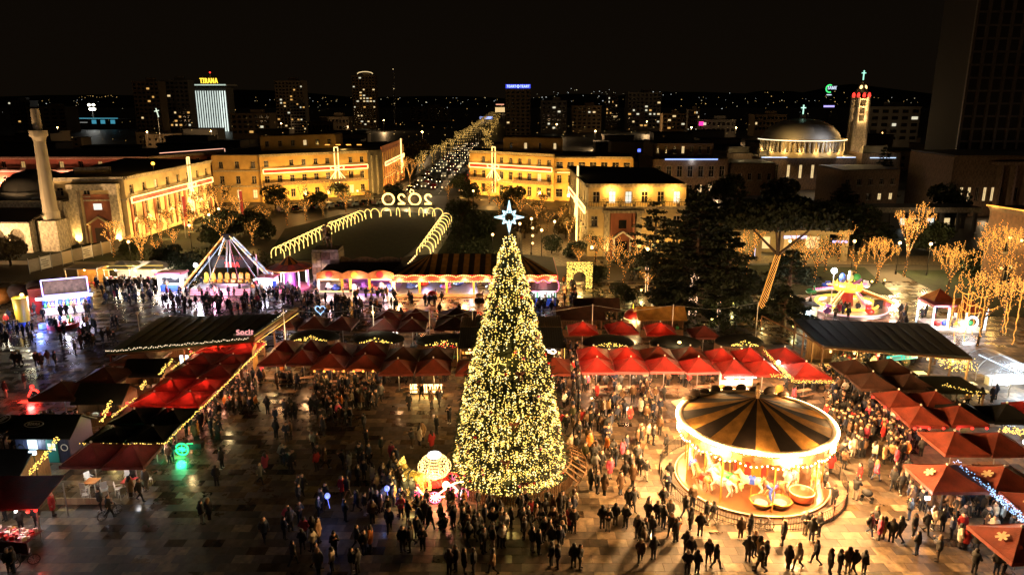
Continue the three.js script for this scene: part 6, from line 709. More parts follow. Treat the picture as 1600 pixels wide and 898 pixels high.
// ================================================================ RIDES AND BOOTHS
{ // swinging ride: two slanting leg pairs, gondola of yellow seats, pink lit platform
  const o = thing('swing_ride', 'swinging ride on tall slanting lit legs with yellow seats', 'fairground ride', V(-42.2, 0, -107.5)), A = V(0, 8.1, 0), legs = [[-7.6, 0, 1.2], [-5.6, 0, -3.6], [3.8, 0, -3.2], [5.2, 0, 1.6]], b = [V(-7.6, 0, 1.2), V(4.2, 1.0, -5), V(6.6, 1.0, 0.5), V(-5, 0.8, -5)];
  b.forEach((q, i) => { const a = A.clone().add(V(i === 0 || i === 3 ? -0.5 : 0.5, 0, i % 2 ? -0.4 : 0.4)); for (const k of [-0.18, 0.18]) mb().bar(q.clone().add(V(k, 0, 0)), a.clone().add(V(k*0.4, 0, 0)), 0.09, 1, 6).build('leg', [M.orange, M.white, M.white, M.orange][i], o); const p = [[], []]; along(q, a, 0.16).forEach((v, j) => p[j % 8 < 4 ? 0 : 1].push(v.add(V(0, 0.05, 0.16)))); bulbs(p[0], 0.08, [M.gWarm, M.gIce, M.gWarm, M.gCool][i], o); bulbs(p[1], 0.08, [M.gAmber, M.gCool, M.gIce, M.gCool][i], o); });
  [[-6.4, -1.6], [-3, 2.2], [-5.6, 3], [2.2, 2.6], [5.6, 2.8], [5.4, -2.6], [-2.4, -4.6], [1.6, -4.8]].forEach(([x, z], i) => { mb().bar(V(x, 0.9, z), A, 0.025, 1, 4).build('cable', M.steel, o); bulbs(along(V(x, 0.9, z), A, 0.24), 0.06, [M.gCool, M.gWarm, M.gIce, M.gPink][i % 4], o); }); mb().box(0, 8.2, 0, 1.4, 0.6, 1).cyl(0, 7.6, 0, 0.4, 0.9).build('hub', M.iron, o); mb().bar(V(-0.1, 7.8, 0), V(-0.5, 3.4, 0.2), 0.14).bar(V(0.3, 7.8, 0), V(0.1, 3.4, 0.2), 0.14).build('swing_arm', M.steel, o);
  mb().slab(-0.3, 1.0, 0.6, 7.6, 0.35, 3.2).build('gondola', M.steel, o); for (let i = 0; i < 7; i++) { const s = part('seat', unit.seat ??= mb().slab(0, 0, 0, 0.62, 0.4, 0.6).box(0, 0.75, -0.28, 0.62, 0.9, 0.16).ball(0, 1.25, -0.28, 0.25, 0.2, 0.12).geo(), M.paintyel, o); s.position.set(-3.3 + i*1.02, 1.4, 1.3); }
  mb().slab(-0.3, 0, 1.2, 9, 1.0, 5.2).build('platform', M.steel, o); for (let i = 0; i < 3; i++) part('lit_step', mb().box(-0.3, 0.85 - i*0.28, 3.85 + i*0.24, 8.6, 0.2, 0.1).geo(), glow('pink step light', 1.6, 0.55, 0.75), o); 
  const bg = mb().box(-0.3, 3.9, -1.6, 6.4, 1.9, 0.2).build('name_board', M.iron, o); part('red_lettering', letters('EXTREME', 0.5, 0.1, 4).translate(-0.3, 4.2, -1.48), M.brickred, o); part('red_lettering', letters('IENA', 0.7, 0.1, 2.2).translate(-0.3, 3.1, -1.48), M.gRed, o); for (const x of [-3.8, 3.4]) mb().slab(x, 0, -1.7, 0.2, 5, 0.2).build('board_post', M.steel, o);
  part('flood_head', mb().ball(-4.6, 4.0, 1.4, 0.34).geo(), glow('glaring lamp', 6, 6, 6.5), o); lamp(-46.8, 4, -105.6, [0.95, 0.97, 1], 110, 0.4); part('flood_head', mb().ball(-7.1, 1.0, 1.8, 0.2).geo(), M.gCool, o); lamp(-49.3, 1.2, -105.2, [0.7, 0.9, 1], 26, 0.3); part('flood_head', mb().box(4.9, 2.2, 2.2, 1.8, 0.25, 0.2, 0, 0, 0.3).geo(), M.gWhite, o); lamp(-37.2, 2.2, -104.8, [1, 0.85, 1], 60, 0.4);
  lamp(-42.5, 1.2, -102.2, [1, 0.42, 0.66], 130, 0.6); lamp(-45.5, 2.2, -103, [0.85, 0.7, 1], 40, 0.4);
  const cab = thing('control_cabin', 'small blue and white lit cabin beside the swinging ride', 'booth', V(-36, 0, -105.4)); mb().slab(0, 0, 0, 2.4, 2.4, 1.8).build('cabin_body', M.white, cab); mb().slab(1.2, 0, 0.95, 0.5, 2, 0.1).build('panel', M.paintblue, cab); part('lit_window', mb().box(-0.2, 1.6, 0.92, 1.6, 0.7, 0.05).geo(), M.gCool, cab); mb().box(0, 2.5, 0, 2.8, 0.14, 2.2).build('roof', M.paintpink, cab); lamp(-36.2, 1.8, -103.8, [0.85, 0.8, 1], 30, 0.4);
}
{ // small round kiosk with orange-striped top
  const o = thing('kids_carousel', 'small children\'s carousel with orange striped top and wavy rim', 'carousel', V(-33.6, 0, -108)), N = 14, R = 3.3; for (let i = 0; i < N; i++) { const a = i*2*PI / N, b = (i + 1)*2*PI / N, P = (an, q, y) => V(cos(an)*q, y, sin(an)*q); mb().quad(P(b, 1.5, 3.9), P(a, 1.5, 3.9), P(a, 0.15, 5), P(b, 0.15, 5)).build('top_panel', i % 2 ? M.orange : M.darkc, o); mb().quad(P(b, R, 3.3), P(a, R, 3.3), P(a, 1.5, 3.9), P(b, 1.5, 3.9)).build('roof_panel', i % 2 ? M.brownc : M.rust, o); }
  part('rim', torus(R, 0.16, 6, 40).rotateX(PI / 2).translate(0, 3.3, 0), M.orange, o); mb().cyl(0, 5, 0, 0.08, 0.7).build('finial', M.iron, o); part('platform', new THREE.CylinderGeometry(3.1, 3.2, 0.3, 30).translate(0, 0.15, 0), M.paintpink, o); mb().cyl(0, 0.3, 0, 0.9, 3, 1, 12).build('centre_drum', M.paintpurple, o); for (let i = 0; i < 8; i++) { const a = i*PI / 4; mb().cyl(cos(a)*2.9, 0.3, sin(a)*2.9, 0.06, 3).build('pole', M.white, o); part('lit_tube', mb().slab(cos(a)*2.7, 0.5, sin(a)*2.7, 0.07, 2.6, 0.07).geo(), i % 2 ? M.gWhite : M.gPurple, o); } lamp(-33.6, 2.6, -104.3, [1, 0.85, 1], 46, 0.4); lamp(-31.4, 2, -104.8, [0.75, 0.5, 1], 34, 0.4);
}
{ // long ride with the orange scalloped front
  const o = thing('toy_ride', 'wide kids\' ride with orange scalloped front and toy cars below', 'fairground ride', V(-22.4, 0, -106)); mb().plate([V(-6, 3.0, 2), V(5.2, 3.0, 2), V(5.0, 3.3, -5.5), V(-5.8, 3.3, -5.5)], 0.2).build('flat_roof', M.darkc, o); const s = new THREE.Shape(); s.moveTo(-6, 0); s.lineTo(5.2, 0); s.lineTo(5.2, 0.8); for (let i = 0; i < 3; i++) { const x = 5.2 - i*3.73; s.quadraticCurveTo(x - 1.86, 1.7, x - 3.73, 0.8); } s.closePath(); part('scalloped_front', new THREE.ExtrudeGeometry(s, { depth: 0.15, bevelEnabled: false }).translate(0, 2.5, 2.05), M.orange, o); part('scalloped_back', new THREE.ExtrudeGeometry(s, { depth: 0.15, bevelEnabled: false }).translate(0, 2.9, -5.5), M.brown, o);
  for (let i = 0; i < 3; i++) part('painted_disc', new THREE.CylinderGeometry(0.5, 0.5, 0.06, 16).rotateX(PI / 2).translate(-4.2 + i*3.7, 3.1, 2.25), i % 2 ? M.paintyel : M.paintred, o); for (const x of [-4.3, 3.4]) part('tube_light', mb().box(x, 2.35, 2.1, 3, 0.14, 0.14).geo(), M.gRope, o); for (const x of [-5.9, -2.4, -1.2, 1.6, 5.1]) mb().slab(x, 0, 1.9, 0.35, 2.5, 0.3).build('column', x > -2.5 && x < 2 ? M.paintyel : M.white, o); mb().slab(-0.4, 0, -5.3, 11, 3, 0.15).build('back_panel', M.paintpurple, o);
  mb().slab(-0.6, 0, 0, 12.4, 0.4, 7).build('platform', M.steel, o); part('edge_light', mb().box(-3.6, 0.95, 3.6, 5, 0.12, 0.1).geo(), M.gRope, o); part('edge_light', mb().box(2.4, 0.5, 3.6, 4.4, 0.08, 0.1).geo(), M.gPurple, o); part('ramp_plate', mb().plate([V(-4, 0.4, 3.5), V(5, 0.4, 3.5), V(6, 0.02, 5.4), V(-5, 0.02, 5.4)], 0.05).geo(), M.steel, o);
  const cm = [M.white, M.paintblue, M.paintpink, M.white, M.paintpurple, M.paintred], r = rng(14); for (let i = 0; i < 8; i++) { const c = part('toy_car', unit.toy ??= mb().ball(0, 0.4, 0, 0.75, 0.4, 0.5).ball(-0.15, 0.8, 0, 0.35, 0.3, 0.35).geo(), cm[i % 6], o); c.position.set(-4.6 + i*1.3, 0.5, 0.6 + (i % 2)); for (const x of [-0.45, 0.45]) part('wheel', unit.toyw ??= new THREE.CylinderGeometry(0.2, 0.2, 0.12, 12).rotateX(PI / 2).translate(0, 0.2, 0.46), M.rubber, c).position.x = x; }
  part('pillar_light', mb().slab(-5.9, 0.4, 3.4, 0.2, 0.9, 0.2).geo(), M.gWarm, o); part('pillar_light', mb().slab(-0.2, 0.1, 4.6, 0.3, 1.2, 0.2).geo(), M.gWarm, o); for (const x of [-4.5, 0, 4]) { lamp(-22.4 + x, 2.2, -103.2, [1, 0.65, 0.75], 34, 0.4); } lamp(-24, 1.2, -101.2, [1, 0.6, 0.4], 30, 0.3);
  mb().bar(V(5.4, 2.2, 1.8), V(7.4, 4.0, -4.6), 0.3, 1, 4).build('side_board', M.orange, o); bulbs(along(V(5.5, 2.6, 1.8), V(7.5, 4.4, -4.6), 0.62), 0.14, M.gWarm, o, 'light_bulbs', unit.ico);
}
{ // dodgem hall: striped hip roof, fascia of red and amber bulbs
  const o = thing('dodgem_hall', 'dodgem hall with striped hip roof and red bulb-lined fascia', 'fairground ride', V(-5.6, 0, -106)), W = 12.2, y0 = 3.05, y1 = 4.9, N = 30; for (let i = 0; i < N; i++) { const a = -W + i*2*W / N, b = a + 2*W / N, k = (x) => clamp(x, -W + 5.5, W - 5.5); mb().quad(V(a, y0, 2), V(b, y0, 2), V(k(b), y1, -4), V(k(a), y1, -4)).build('roof_panel', i % 2 ? M.gold : M.darkc, o); mb().quad(V(b, y0, -10), V(a, y0, -10), V(k(a), y1, -4), V(k(b), y1, -4)).build('roof_panel', i % 2 ? M.brownc : M.darkc, o); } for (const s of [-1, 1]) mb().tri(V(s*W, y0, 2), V(s*W, y0, -10), V(s*(W - 5.5), y1, -4)).build('roof_panel', M.darkc, o);
  mb().box(0, 2.55, 2.08, 2*W, 0.95, 0.12).box(-W - 0.05, 2.55, -4, 0.12, 0.95, 12).box(W + 0.05, 2.55, -4, 0.12, 0.95, 12).build('fascia', M.paintred, o); const am = [], rd = []; for (let i = 0; i < 92; i++) { const x = -W + 0.1 + i*0.265; am.push(V(x, 2.05 + 0.04*(i % 2), 2.2)); am.push(V(x, 2.75 + 0.28*abs(sin(i*PI / 9)), 2.2)); if (i % 3 === 0) rd.push(V(x, 2.5, 2.2)); } bulbs(am, 0.095, glow('fascia bulb', 2.6, 1.25, 0.4), o, 'light_bulbs', unit.ico); bulbs(rd, 0.1, M.gRed, o, 'red_bulbs');
  for (let i = 0; i < 7; i++) { mb().slab(-W + 0.3 + i*(2*W - 0.6) / 6, 0.2, 1.7, 0.3, 2, 0.3).build('column', M.orange, o); } mb().slab(0, 0, -4, 2*W, 0.25, 12.6).build('floor', M.steel, o); mb().slab(0, 0, -9.9, 2*W, 3, 0.1).build('back_panel', M.darkwood, o); part('edge_step', mb().slab(0, 0, 2.9, 2*W, 0.14, 1.4).geo(), M.wood, o);
  const cm = [M.paintblue, M.paintred, M.iron, M.paintpurple]; for (let i = 0; i < 12; i++) { const c = part('dodgem_car', unit.dg ??= mb().ball(0, 0.35, 0, 0.85, 0.32, 0.55).ball(-0.25, 0.7, 0, 0.4, 0.35, 0.42).cyl(-0.7, 0.4, 0, 0.025, 2).geo(), cm[i % 4], o); c.position.set(-9.5 + i*1.75, 0.25, -0.6 - (i % 3)*2); c.rotation.y = i; for (const z of [-0.25, 0.25]) part('headlight', unit.dgl ??= mb().ball(0, 0, 0, 0.1).geo(), i % 3 === 2 ? M.gRed : i % 2 ? M.gBlue : M.gCool, c).position.set(0.82, 0.45, z); }
  for (let i = 0; i < 8; i++) lamp(-16.5 + i*3.2, 1.9, -102.9, [1, 0.5, 0.17], 95, 0.4); for (const [x, c] of [[-13, [0.5, 0.55, 1]], [-6, [0.6, 0.6, 1]], [2, [1, 0.3, 0.3]]]) lamp(x, 2.4, -109, c, 26, 0.4); lamp(-17.4, 1.2, -103, [1, 0.8, 0.5], 16, 0.4); lamp(-5.6, 1.2, -102, [1, 0.7, 0.4], 10, 0.3);
  for (const [x, z, n] of [[-11.4, -101.6, 'beside the white figure'], [-4.6, -100.6, 'with the pale top, by the orange column'], [1.2, -101.2, 'half behind the great tree']]) { const c = thing('coin_ride', `small dark coin-operated ride before the dodgem hall, ${n}`, 'kiddie ride', V(x, 0, z)); mb().slab(0, 0, 0, 1.4, 0.5, 0.9).build('base', M.iron, c); mb().ball(0, 0.9, 0, 0.7, 0.4, 0.4).build('body', x === -4.6 ? M.cream2 : M.paintred, c); mb().slab(0.5, 0.5, 0, 0.12, 1.1, 0.5).build('coin_post', M.paintblue, c); }
  const k = thing('pink_kiosk', 'refreshment kiosk outlined in pink light beyond the great tree', 'kiosk', V(4.3, 0, -98.6)); mb().slab(0, 0, -0.6, 3.9, 2.3, 1.6).build('kiosk_body', M.darkwood, k); mb().slab(0, 0, 0.35, 3.9, 1, 0.25).build('counter_front', M.paintblue, k); part('lit_shelf', mb().box(0, 1.65, 0.24, 3.6, 0.9, 0.06).geo(), glow('pale counter light', 1.2, 1.3, 1.2), k); for (let i = 0; i < 9; i++) mb().slab(-1.6 + i*0.4, 1.22, 0.36, 0.2, 0.35 + 0.2*(i % 3), 0.2).build('bottle', i % 2 ? M.iron : M.paintgreen, k); mb().box(0, 2.9, 0.35, 4.0, 1.1, 0.1).build('sign_board', M.brownc, k); mb().tube([V(-2, 2.2, 0.5), V(-2, 3.5, 0.5), V(-1.4, 3.7, 0.5), V(-0.8, 3.35, 0.5), V(0, 3.75, 0.5), V(0.8, 3.35, 0.5), V(1.4, 3.7, 0.5), V(2, 3.5, 0.5), V(2, 2.2, 0.5), V(-2, 2.2, 0.5)], 0.06, 5, 90).build('pink_tube_light', M.gPink, k); lamp(4.3, 1.6, -97.4, [0.85, 0.95, 1], 34, 0.4); lamp(4.3, 3, -97.6, [1, 0.3, 0.45], 10, 0.3);
}
{ // spinning ride with long arms
  const c = V(45.8, 0, -97), o = thing('spinning_ride', 'spinning ride with long glowing arms and a golden crown', 'fairground ride', c); part('platform', new THREE.CylinderGeometry(5.2, 5.4, 0.5, 44).translate(0, 0.25, 0), M.steel, o); part('edge_light', torus(5.3, 0.1, 6, 60).rotateX(PI / 2).translate(0, 0.4, 0), glow('pink edge', 1.8, 0.8, 0.8), o); part('yellow_light_ring', torus(3.9, 0.17, 8, 56).rotateX(PI / 2).translate(0, 0.85, 0), glow('yellow ring', 2.2, 1.25, 0.12), o); mb().cyl(0, 0.5, 0, 0.9, 2.2, 0.8, 14).build('centre_column', M.paintred, o);
  part('crown_light', lathe([[1.0, 2.5], [1.7, 2.6], [1.9, 3.2], [1.4, 3.3], [0.2, 3.4]].map(v2), 20), glow('golden crown', 1.9, 0.8, 0.08), o); for (let i = 0; i < 9; i++) { const a = i*2*PI / 9; part('crown_point', mb().cyl(cos(a)*1.75, 3.2, sin(a)*1.75, 0.16, 0.55, 0.2, 6).geo(), M.gYellow, o); }
  for (let i = 0; i < 6; i++) { const a = 0.28 + i*PI / 3, L = i === 5 || i === 0 ? 6.6 : i === 2 ? 6 : 4.6, b = V(cos(a)*L, i < 3 ? 0.9 : 2.1, sin(a)*L); mb().bar(V(cos(a)*1.4, 2.7, sin(a)*1.4), b, 0.22, 0.8, 6).build('arm', i % 2 ? M.white : M.orange, o); for (const s of [-0.22, 0.22]) bulbs(along(V(cos(a)*1.5, 2.95, sin(a)*1.5), b.clone().add(V(0, 0.25, 0)), 0.2).map((p) => p.add(V(-sin(a)*s, 0, cos(a)*s))), 0.1, i % 2 ? M.gPink : M.gRope, o); const cab = part('cabin', unit.cb ??= mb().ball(0, 0, 0, 0.75, 0.4, 0.5).box(-0.35, 0.4, 0, 0.2, 0.7, 0.7).geo(), [M.white, M.paintred, M.paintpurple, M.paintgreen, M.paintblue, M.white][i], o); cab.position.copy(b); cab.rotation.y = -a; }
  const r = rng(23); mb().ball(-0.6, 4.1, -0.6, 0.5, 0.7, 0.4).build('figure', M.paintblue, o); mb().ball(0.3, 4.2, -0.4, 0.45, 0.65, 0.4).ball(0.3, 5, -0.4, 0.3).build('figure', M.cream2, o); mb().ball(1.2, 4.3, -0.4, 0.6, 0.5, 0.3).build('figure', M.paintgreen, o); mb().box(1.3, 3.7, -0.3, 1.3, 0.3, 0.3, 0, 0, 0.6).build('figure', M.paintpurple, o); part('flood_head', mb().ball(-1.6, 5.0, -1.2, 0.42).geo(), mats['glaring lamp'], o); lamp(44.2, 5.0, -97.4, [0.95, 0.98, 1], 150, 0.5); mb().bar(V(-1.6, 0.5, -1.2), V(-1.6, 4.7, -1.2), 0.07).build('lamp_post', M.steel, o);
  for (let i = 0; i < 6; i++) { const a = i*PI / 3 + 0.4; lamp(c.x + cos(a)*5.9, 1.3, c.z + sin(a)*5.9, [1, 0.6, 0.42], 26, 0.4); } lamp(c.x, 3.7, c.z + 2.6, [1, 0.7, 0.25], 40, 0.4); for (const [x, z] of [[3.6, 1.6], [5.4, 0.5]]) mb().slab(x, 0.5, z, 0.9, 1.1, 0.7).build('control_box', x > 5 ? M.paintpink : M.iron, o);
  const t = thing('ticket_booth', 'pale boxy ticket booth before the spinning ride', 'booth', V(37.9, 0, -91.8)); mb().slab(0, 0, 0, 2.9, 1.9, 1.6).build('booth_body', M.cream2, t); mb().box(0, 2.05, 0, 3.3, 0.2, 2).build('roof', M.darkwood, t); part('lit_window', mb().box(0.3, 1.15, 0.82, 0.8, 1.1, 0.05).geo(), M.gCool, t); lamp(38.4, 1.3, -90.4, [0.9, 1, 0.85], 14, 0.3); const tent = thing('pointed_tent', 'little dark pointed tent behind the ticket booth', 'tent', V(39.6, 0, -94)); mb().cyl(0, 0, 0, 0.9, 2.6, 0.02, 8).build('tent_cloth', M.darkc, tent); mb().cyl(0, 2.5, 0, 0.03, 0.5).build('pole', M.steel, tent);
}
{ const o = thing('kids_ride', 'children\'s ride with peaked orange canopies and white lit posts', 'fairground ride', V(54.6, 0, -89)), pk = (x, z, w, h, y) => { const C = [V(x - w, y, z + w), V(x + w, y, z + w), V(x + w, y, z - w), V(x - w, y, z - w)], A = V(x, y + h, z); for (let i = 0; i < 4; i++) mb().tri(C[i], C[(i + 1) % 4], A).build('canopy_face', i % 2 ? M.orange : M.rust, o); }; pk(-0.3, -1.2, 1.5, 1.5, 3.1); pk(1.6, 0.8, 2.2, 1.4, 2.6); for (const [x, z] of [[-2.2, 1.4], [-0.8, 2.2], [-2.4, -1.8], [3.6, 2.6], [3.6, -1.2]]) { part('lit_post', mb().slab(x, 0, z, 0.16, 3, 0.16).geo(), M.gCool, o); } mb().slab(0.6, 0, 0.4, 6, 0.35, 5).build('platform', M.white, o); mb().box(-1, 3.1, 0, 3.2, 0.25, 3.8).build('flat_top', M.paintpink, o); part('round_lamp', torus(0.7, 0.14, 6, 18).translate(1.8, 1.3, 2.8), M.gWhite, o); for (let i = 0; i < 5; i++) { const c = part('toy_seat', unit.ts ??= mb().ball(0, 0, 0, 0.5, 0.35, 0.35).geo(), [M.paintred, M.paintblue, M.paintyel, M.white, M.paintgreen][i], o); c.position.set(-1.6 + i, 0.8, 1.4); } lamp(53.4, 2.2, -86.4, [0.9, 0.9, 1], 60, 0.4); lamp(56, 1.8, -85.6, [0.9, 0.92, 1], 50, 0.4); lamp(56, 2.4, -89, [1, 0.8, 0.6], 24, 0.3); }
{ const o = thing('clear_tent', 'clear plastic vaulted tent lit blue white inside', 'tent', V(50.2, 0, -66.4), 0.12); const N = 10, R = 2.3, L = 6.5; for (let i = 0; i < N; i++) { const a = PI*i / N, b = PI*(i + 1) / N, P = (an, z) => V(cos(an)*R, 0.9 + sin(an)*1.7, z); mb().quad(P(a, 0), P(b, 0), P(b, -L), P(a, -L)).build('clear_pane', M.clear, o); } for (let k = 0; k < 4; k++) { const pts = []; for (let i = 0; i <= 12; i++) { const a = PI*i / 12; pts.push(V(cos(a)*R, 0.9 + sin(a)*1.7, -k*L / 3)); } pts.unshift(V(R, 0, -k*L / 3)); pts.push(V(-R, 0, -k*L / 3)); mb().tube(pts, 0.045, 5, 30).build('hoop', M.steel, o); } for (const x of [-1.6, 1.6]) part('tube_light', mb().box(x*0.7, 2.2, -3, 0.08, 0.08, 5.6).geo(), M.gCool, o); mb().slab(0, 0, -3.2, 4, 0.9, 0.7).build('counter', M.white, o); mb().slab(2.2, 0, 0.4, 0.9, 1, 0.7).build('box', M.white, o); lamp(50.2, 1.9, -67.6, [0.75, 0.88, 1], 90, 0.5); lamp(49.6, 1.6, -65, [0.78, 0.88, 1], 22, 0.4); }
{ // booths round the far edge of the wet square
  const o = thing('prize_booth', 'prize booth framed in violet-white tube light on the wet square', 'booth', V(-59.8, 0, -95), 0.42); mb().slab(0, 0, -1.4, 5.6, 2.6, 2.2).build('booth_body', M.paintblue, o); mb().box(0.2, 3.6, 0, 5, 1.9, 0.2).build('sign_board', M.brown, o); const fr = mb(); for (const [a, b] of [[[-2.5, 2.6], [2.8, 2.6]], [[-2.5, 4.7], [2.8, 4.7]], [[-2.5, 2.6], [-2.5, 4.7]], [[2.8, 2.6], [2.8, 4.7]]]) fr.bar(V(...a, 0.2), V(...b, 0.2), 0.09); fr.build('tube_light', glow('violet tube', 1.4, 1.2, 2.6), o); part('edge_light', mb().box(0, 2.45, 0.9, 6.6, 0.2, 0.2).geo(), M.gWhite, o); mb().box(0, 2.3, 0, 6.6, 0.2, 2).build('awning', M.white, o); mb().slab(0, 0, 0.3, 5.6, 0.9, 0.4).build('counter', M.white, o); mb().slab(-3.4, 0, -1.6, 1.8, 3.4, 1.4).build('side_wall', M.paintred, o); const cl = [M.paintgreen, M.paintyel, M.paintpink, M.white, M.paintblue, M.orange], r = rng(44); for (let i = 0; i < 24; i++) { const t = part('toy', unit.toyp ??= mb().ball(0, 0, 0, 0.2, 0.24, 0.18).ball(0, 0.3, 0, 0.15).geo(), cl[i % 6], o); t.position.set(-2.4 + (i % 12)*0.43, i < 12 ? 1.2 : 1.9, i < 12 ? 0.3 : -0.2); } for (const x of [-1.8, 0, 1.8]) { const p = V(x, 2.1, 1.3).applyAxisAngle(V(0, 1, 0), 0.42).add(o.position); lamp(p.x, p.y, p.z, [0.8, 0.7, 1], 60, 0.4); }
  const g = thing('toy_table', 'low round table of toys with white and blue lamps before the prize booth', 'table', V(-56.6, 0, -88.6)); mb().cyl(0, 0, 0, 1.8, 0.55, 1, 18).build('table', M.paintred, g); for (let i = 0; i < 16; i++) { const a = i*PI / 8, t = part('toy', unit.toyp, cl[i % 6], g); t.position.set(cos(a)*1.2, 0.78, sin(a)*1.2); } part('lamp_bulb', mb().ball(0.2, 1.2, 0, 0.22).geo(), M.gWhite, g); part('lamp_bulb', mb().ball(1.6, 1.0, -0.4, 0.2).geo(), M.gPurple, g); lamp(-56.2, 1.3, -88.3, [0.85, 0.85, 1], 34, 0.3); const bl = thing('blue_light', 'blue glowing drum reflected in the wet paving', 'light', V(-58.6, 0, -87.6)); part('lamp_glass', mb().cyl(0, 0.1, 0, 0.45, 0.6, 0.9, 14).geo(), M.gBlue, bl); part('base', mb().cyl(0, 0, 0, 0.5, 0.1).geo(), M.iron, bl); lamp(-58.6, 0.7, -86.8, [0.2, 0.3, 1], 44, 0.4);
  const w = thing('white_booth', 'booth framed in cold white light with pink top, left foot of the swinging ride', 'booth', V(-51, 0, -106.6)); mb().slab(0, 0, -1, 3.6, 2.5, 1.8).build('booth_body', M.white, w); mb().box(0, 2.6, -0.6, 4, 0.2, 2.8).build('roof', M.paintpink, w); for (const x of [-1.75, 1.75]) part('lit_post', mb().slab(x, 0, 0.1, 0.26, 2.4, 0.2).geo(), M.gWhite, w); part('lit_beam', mb().box(0, 2.3, 0.1, 3.4, 0.2, 0.2).geo(), M.gWhite, w); part('pink_tube', mb().box(0, 2.8, 0.8, 3.6, 0.12, 0.12).geo(), M.gPink, w); mb().slab(0, 0, 0.1, 3.2, 0.9, 0.3).build('counter', M.paintblue, w); mb().box(0, 1.55, -0.08, 2.6, 0.9, 0.05).build('window', M.glass, w); lamp(-51, 1.8, -105.2, [0.9, 0.9, 1], 110, 0.4);
  const f = thing('food_stall', 'food stall under pale tent tops hung with golden lights', 'stall', V(-57.4, 0, -112)); for (const x of [-3.4, 1.6]) { for (let i = 0; i < 4; i++) { const C = [V(x - 2, 2.4, 2), V(x + 2, 2.4, 2), V(x + 2, 2.4, -2), V(x - 2, 2.4, -2)]; mb().tri(C[i], C[(i + 1) % 4], V(x, 3.5, 0)).build('tent_face', M.cream2, f); } for (const [px, pz] of [[x - 1.95, 1.95], [x + 1.95, 1.95], [x - 1.95, -1.95], [x + 1.95, -1.95]]) mb().cyl(px, 0, pz, 0.05, 2.4).build('pole', M.white, f); } bulbs([...along(V(-5.4, 2.45, 2.1), V(3.6, 2.45, 2.1), 0.14), ...along(V(-5.2, 2.8, 1.2), V(3.4, 2.9, 1.2), 0.17)], 0.07, M.gFairy, f); mb().slab(-0.9, 0, 2.2, 9, 1, 0.5).build('counter', M.darkwood, f); for (let i = 0; i < 12; i++) mb().slab(-5 + i*0.72, 1, 2.2, 0.4, 0.3 + 0.1*(i % 2), 0.3).build('goods', [M.white, M.paintpink, M.cream2, M.paintred][i % 4], f); mb().slab(-1, 0, -2.4, 9.4, 2.8, 0.2).build('back_panel', M.white, f); for (const x of [-4, -1, 2]) { part('lamp_bulb', mb().ball(x, 2.1, 1, 0.15).geo(), M.gWhite, f); lamp(-57.4 + x, 2.0, -110.6, [1, 0.82, 0.55], 46, 0.3); }
  const a = thing('amber_stall', 'amber-lit stall with red tables at the end of the banner fence', 'stall', V(-65.6, 0, -110.5)); mb().box(0, 2.8, 0, 5, 0.2, 3.4).build('roof', M.cream2, a); for (const [x, z] of [[-2.4, 1.6], [2.4, 1.6], [2.4, -1.6], [-2.4, -1.6]]) mb().slab(x, 0, z, 0.14, 2.7, 0.14).build('post', M.cream2, a); mb().slab(0, 0, -1.6, 4.8, 2.6, 0.1).build('back_panel', M.gold, a); for (let i = 0; i < 4; i++) { const t = part('bench', mb().box(-1.9 + i*1.25, 0.6, 1.4, 0.9, 0.1, 0.6).slab(-1.9 + i*1.25, 0, 1.4, 0.5, 0.55, 0.3).geo(), M.paintred, a); } lamp(-65.6, 2.3, -109.6, [1, 0.66, 0.26], 50, 0.3); part('lamp_bulb', mb().ball(0, 2.4, 0.6, 0.16).geo(), M.gWarm, a); 
  const y = thing('inflatable_column', 'yellow inflatable column on a blue foot', 'inflatable', V(-62, 0, -89.3), 0.2); mb().cyl(0, 0.5, 0, 0.75, 3.2, 1.2, 16).build('column', M.paintyel, y); mb().cyl(0, 0, 0, 0.8, 0.55, 0.95, 16).build('foot', M.paintblue, y); part('lamp_bulb', mb().ball(0.3, 3.95, 0, 0.24).geo(), M.gWarm, y); lamp(-61.6, 4.1, -88.8, [1, 0.9, 0.6], 26, 0.3); lamp(-63.2, 2.2, -87.6, [1, 0.9, 0.65], 22, 0.3);
  const s = thing('inflatable_slide', 'sagging orange and brown inflatable slide at the edge of the wet square', 'inflatable', V(-71, 0, -94)); for (let i = 0; i < 6; i++) mb().ball(-3 + i*1.9, 1.2 + 0.25*i, -1 - i*1.1, 1.5, 1.2, 1.6).build('air_cushion', i < 3 ? M.orange : M.brownc, s); for (const x of [-0.5, 2.8]) part('lamp_bulb', mb().ball(x, 3, 0.8, 0.22).geo(), M.gWarm, s); mb().box(0, 0.2, 2, 11, 0.3, 0.4, -0.35).build('kerb_tube', M.paintblue, s); lamp(-70, 3, -91.6, [1, 0.75, 0.4], 60, 0.3); lamp(-74.5, 2, -86.5, [0.95, 0.95, 1], 230, 0.5); const wl = thing('work_lamp', 'glaring white floodlight by the inflatable slide at the picture edge', 'floodlight', V(-74.9, 0, -87.2)); part('lamp_head', mb().box(0, 2, 0, 0.6, 0.4, 0.2).geo(), mats['glaring lamp'], wl); part('stand', mb().cyl(0, 0, -0.1, 0.05, 1.9).geo(), M.iron, wl);
  const hf = thing('low_barrier', 'low dark barrier rail beside the yellow inflatable', 'barrier', V(0, 0, 0)), A = at(8, 520), B = at(56, 498); mb().bar(A.clone().setY(0.9), B.clone().setY(0.9), 0.07).bar(A.clone().setY(0.45), B.clone().setY(0.45), 0.06).build('rail', M.iron, hf); for (let i = 0; i <= 5; i++) { const p = A.clone().lerp(B, i / 5); mb().slab(p.x, 0, p.z, 0.1, 0.95, 0.1).build('post', M.iron, hf); }
}
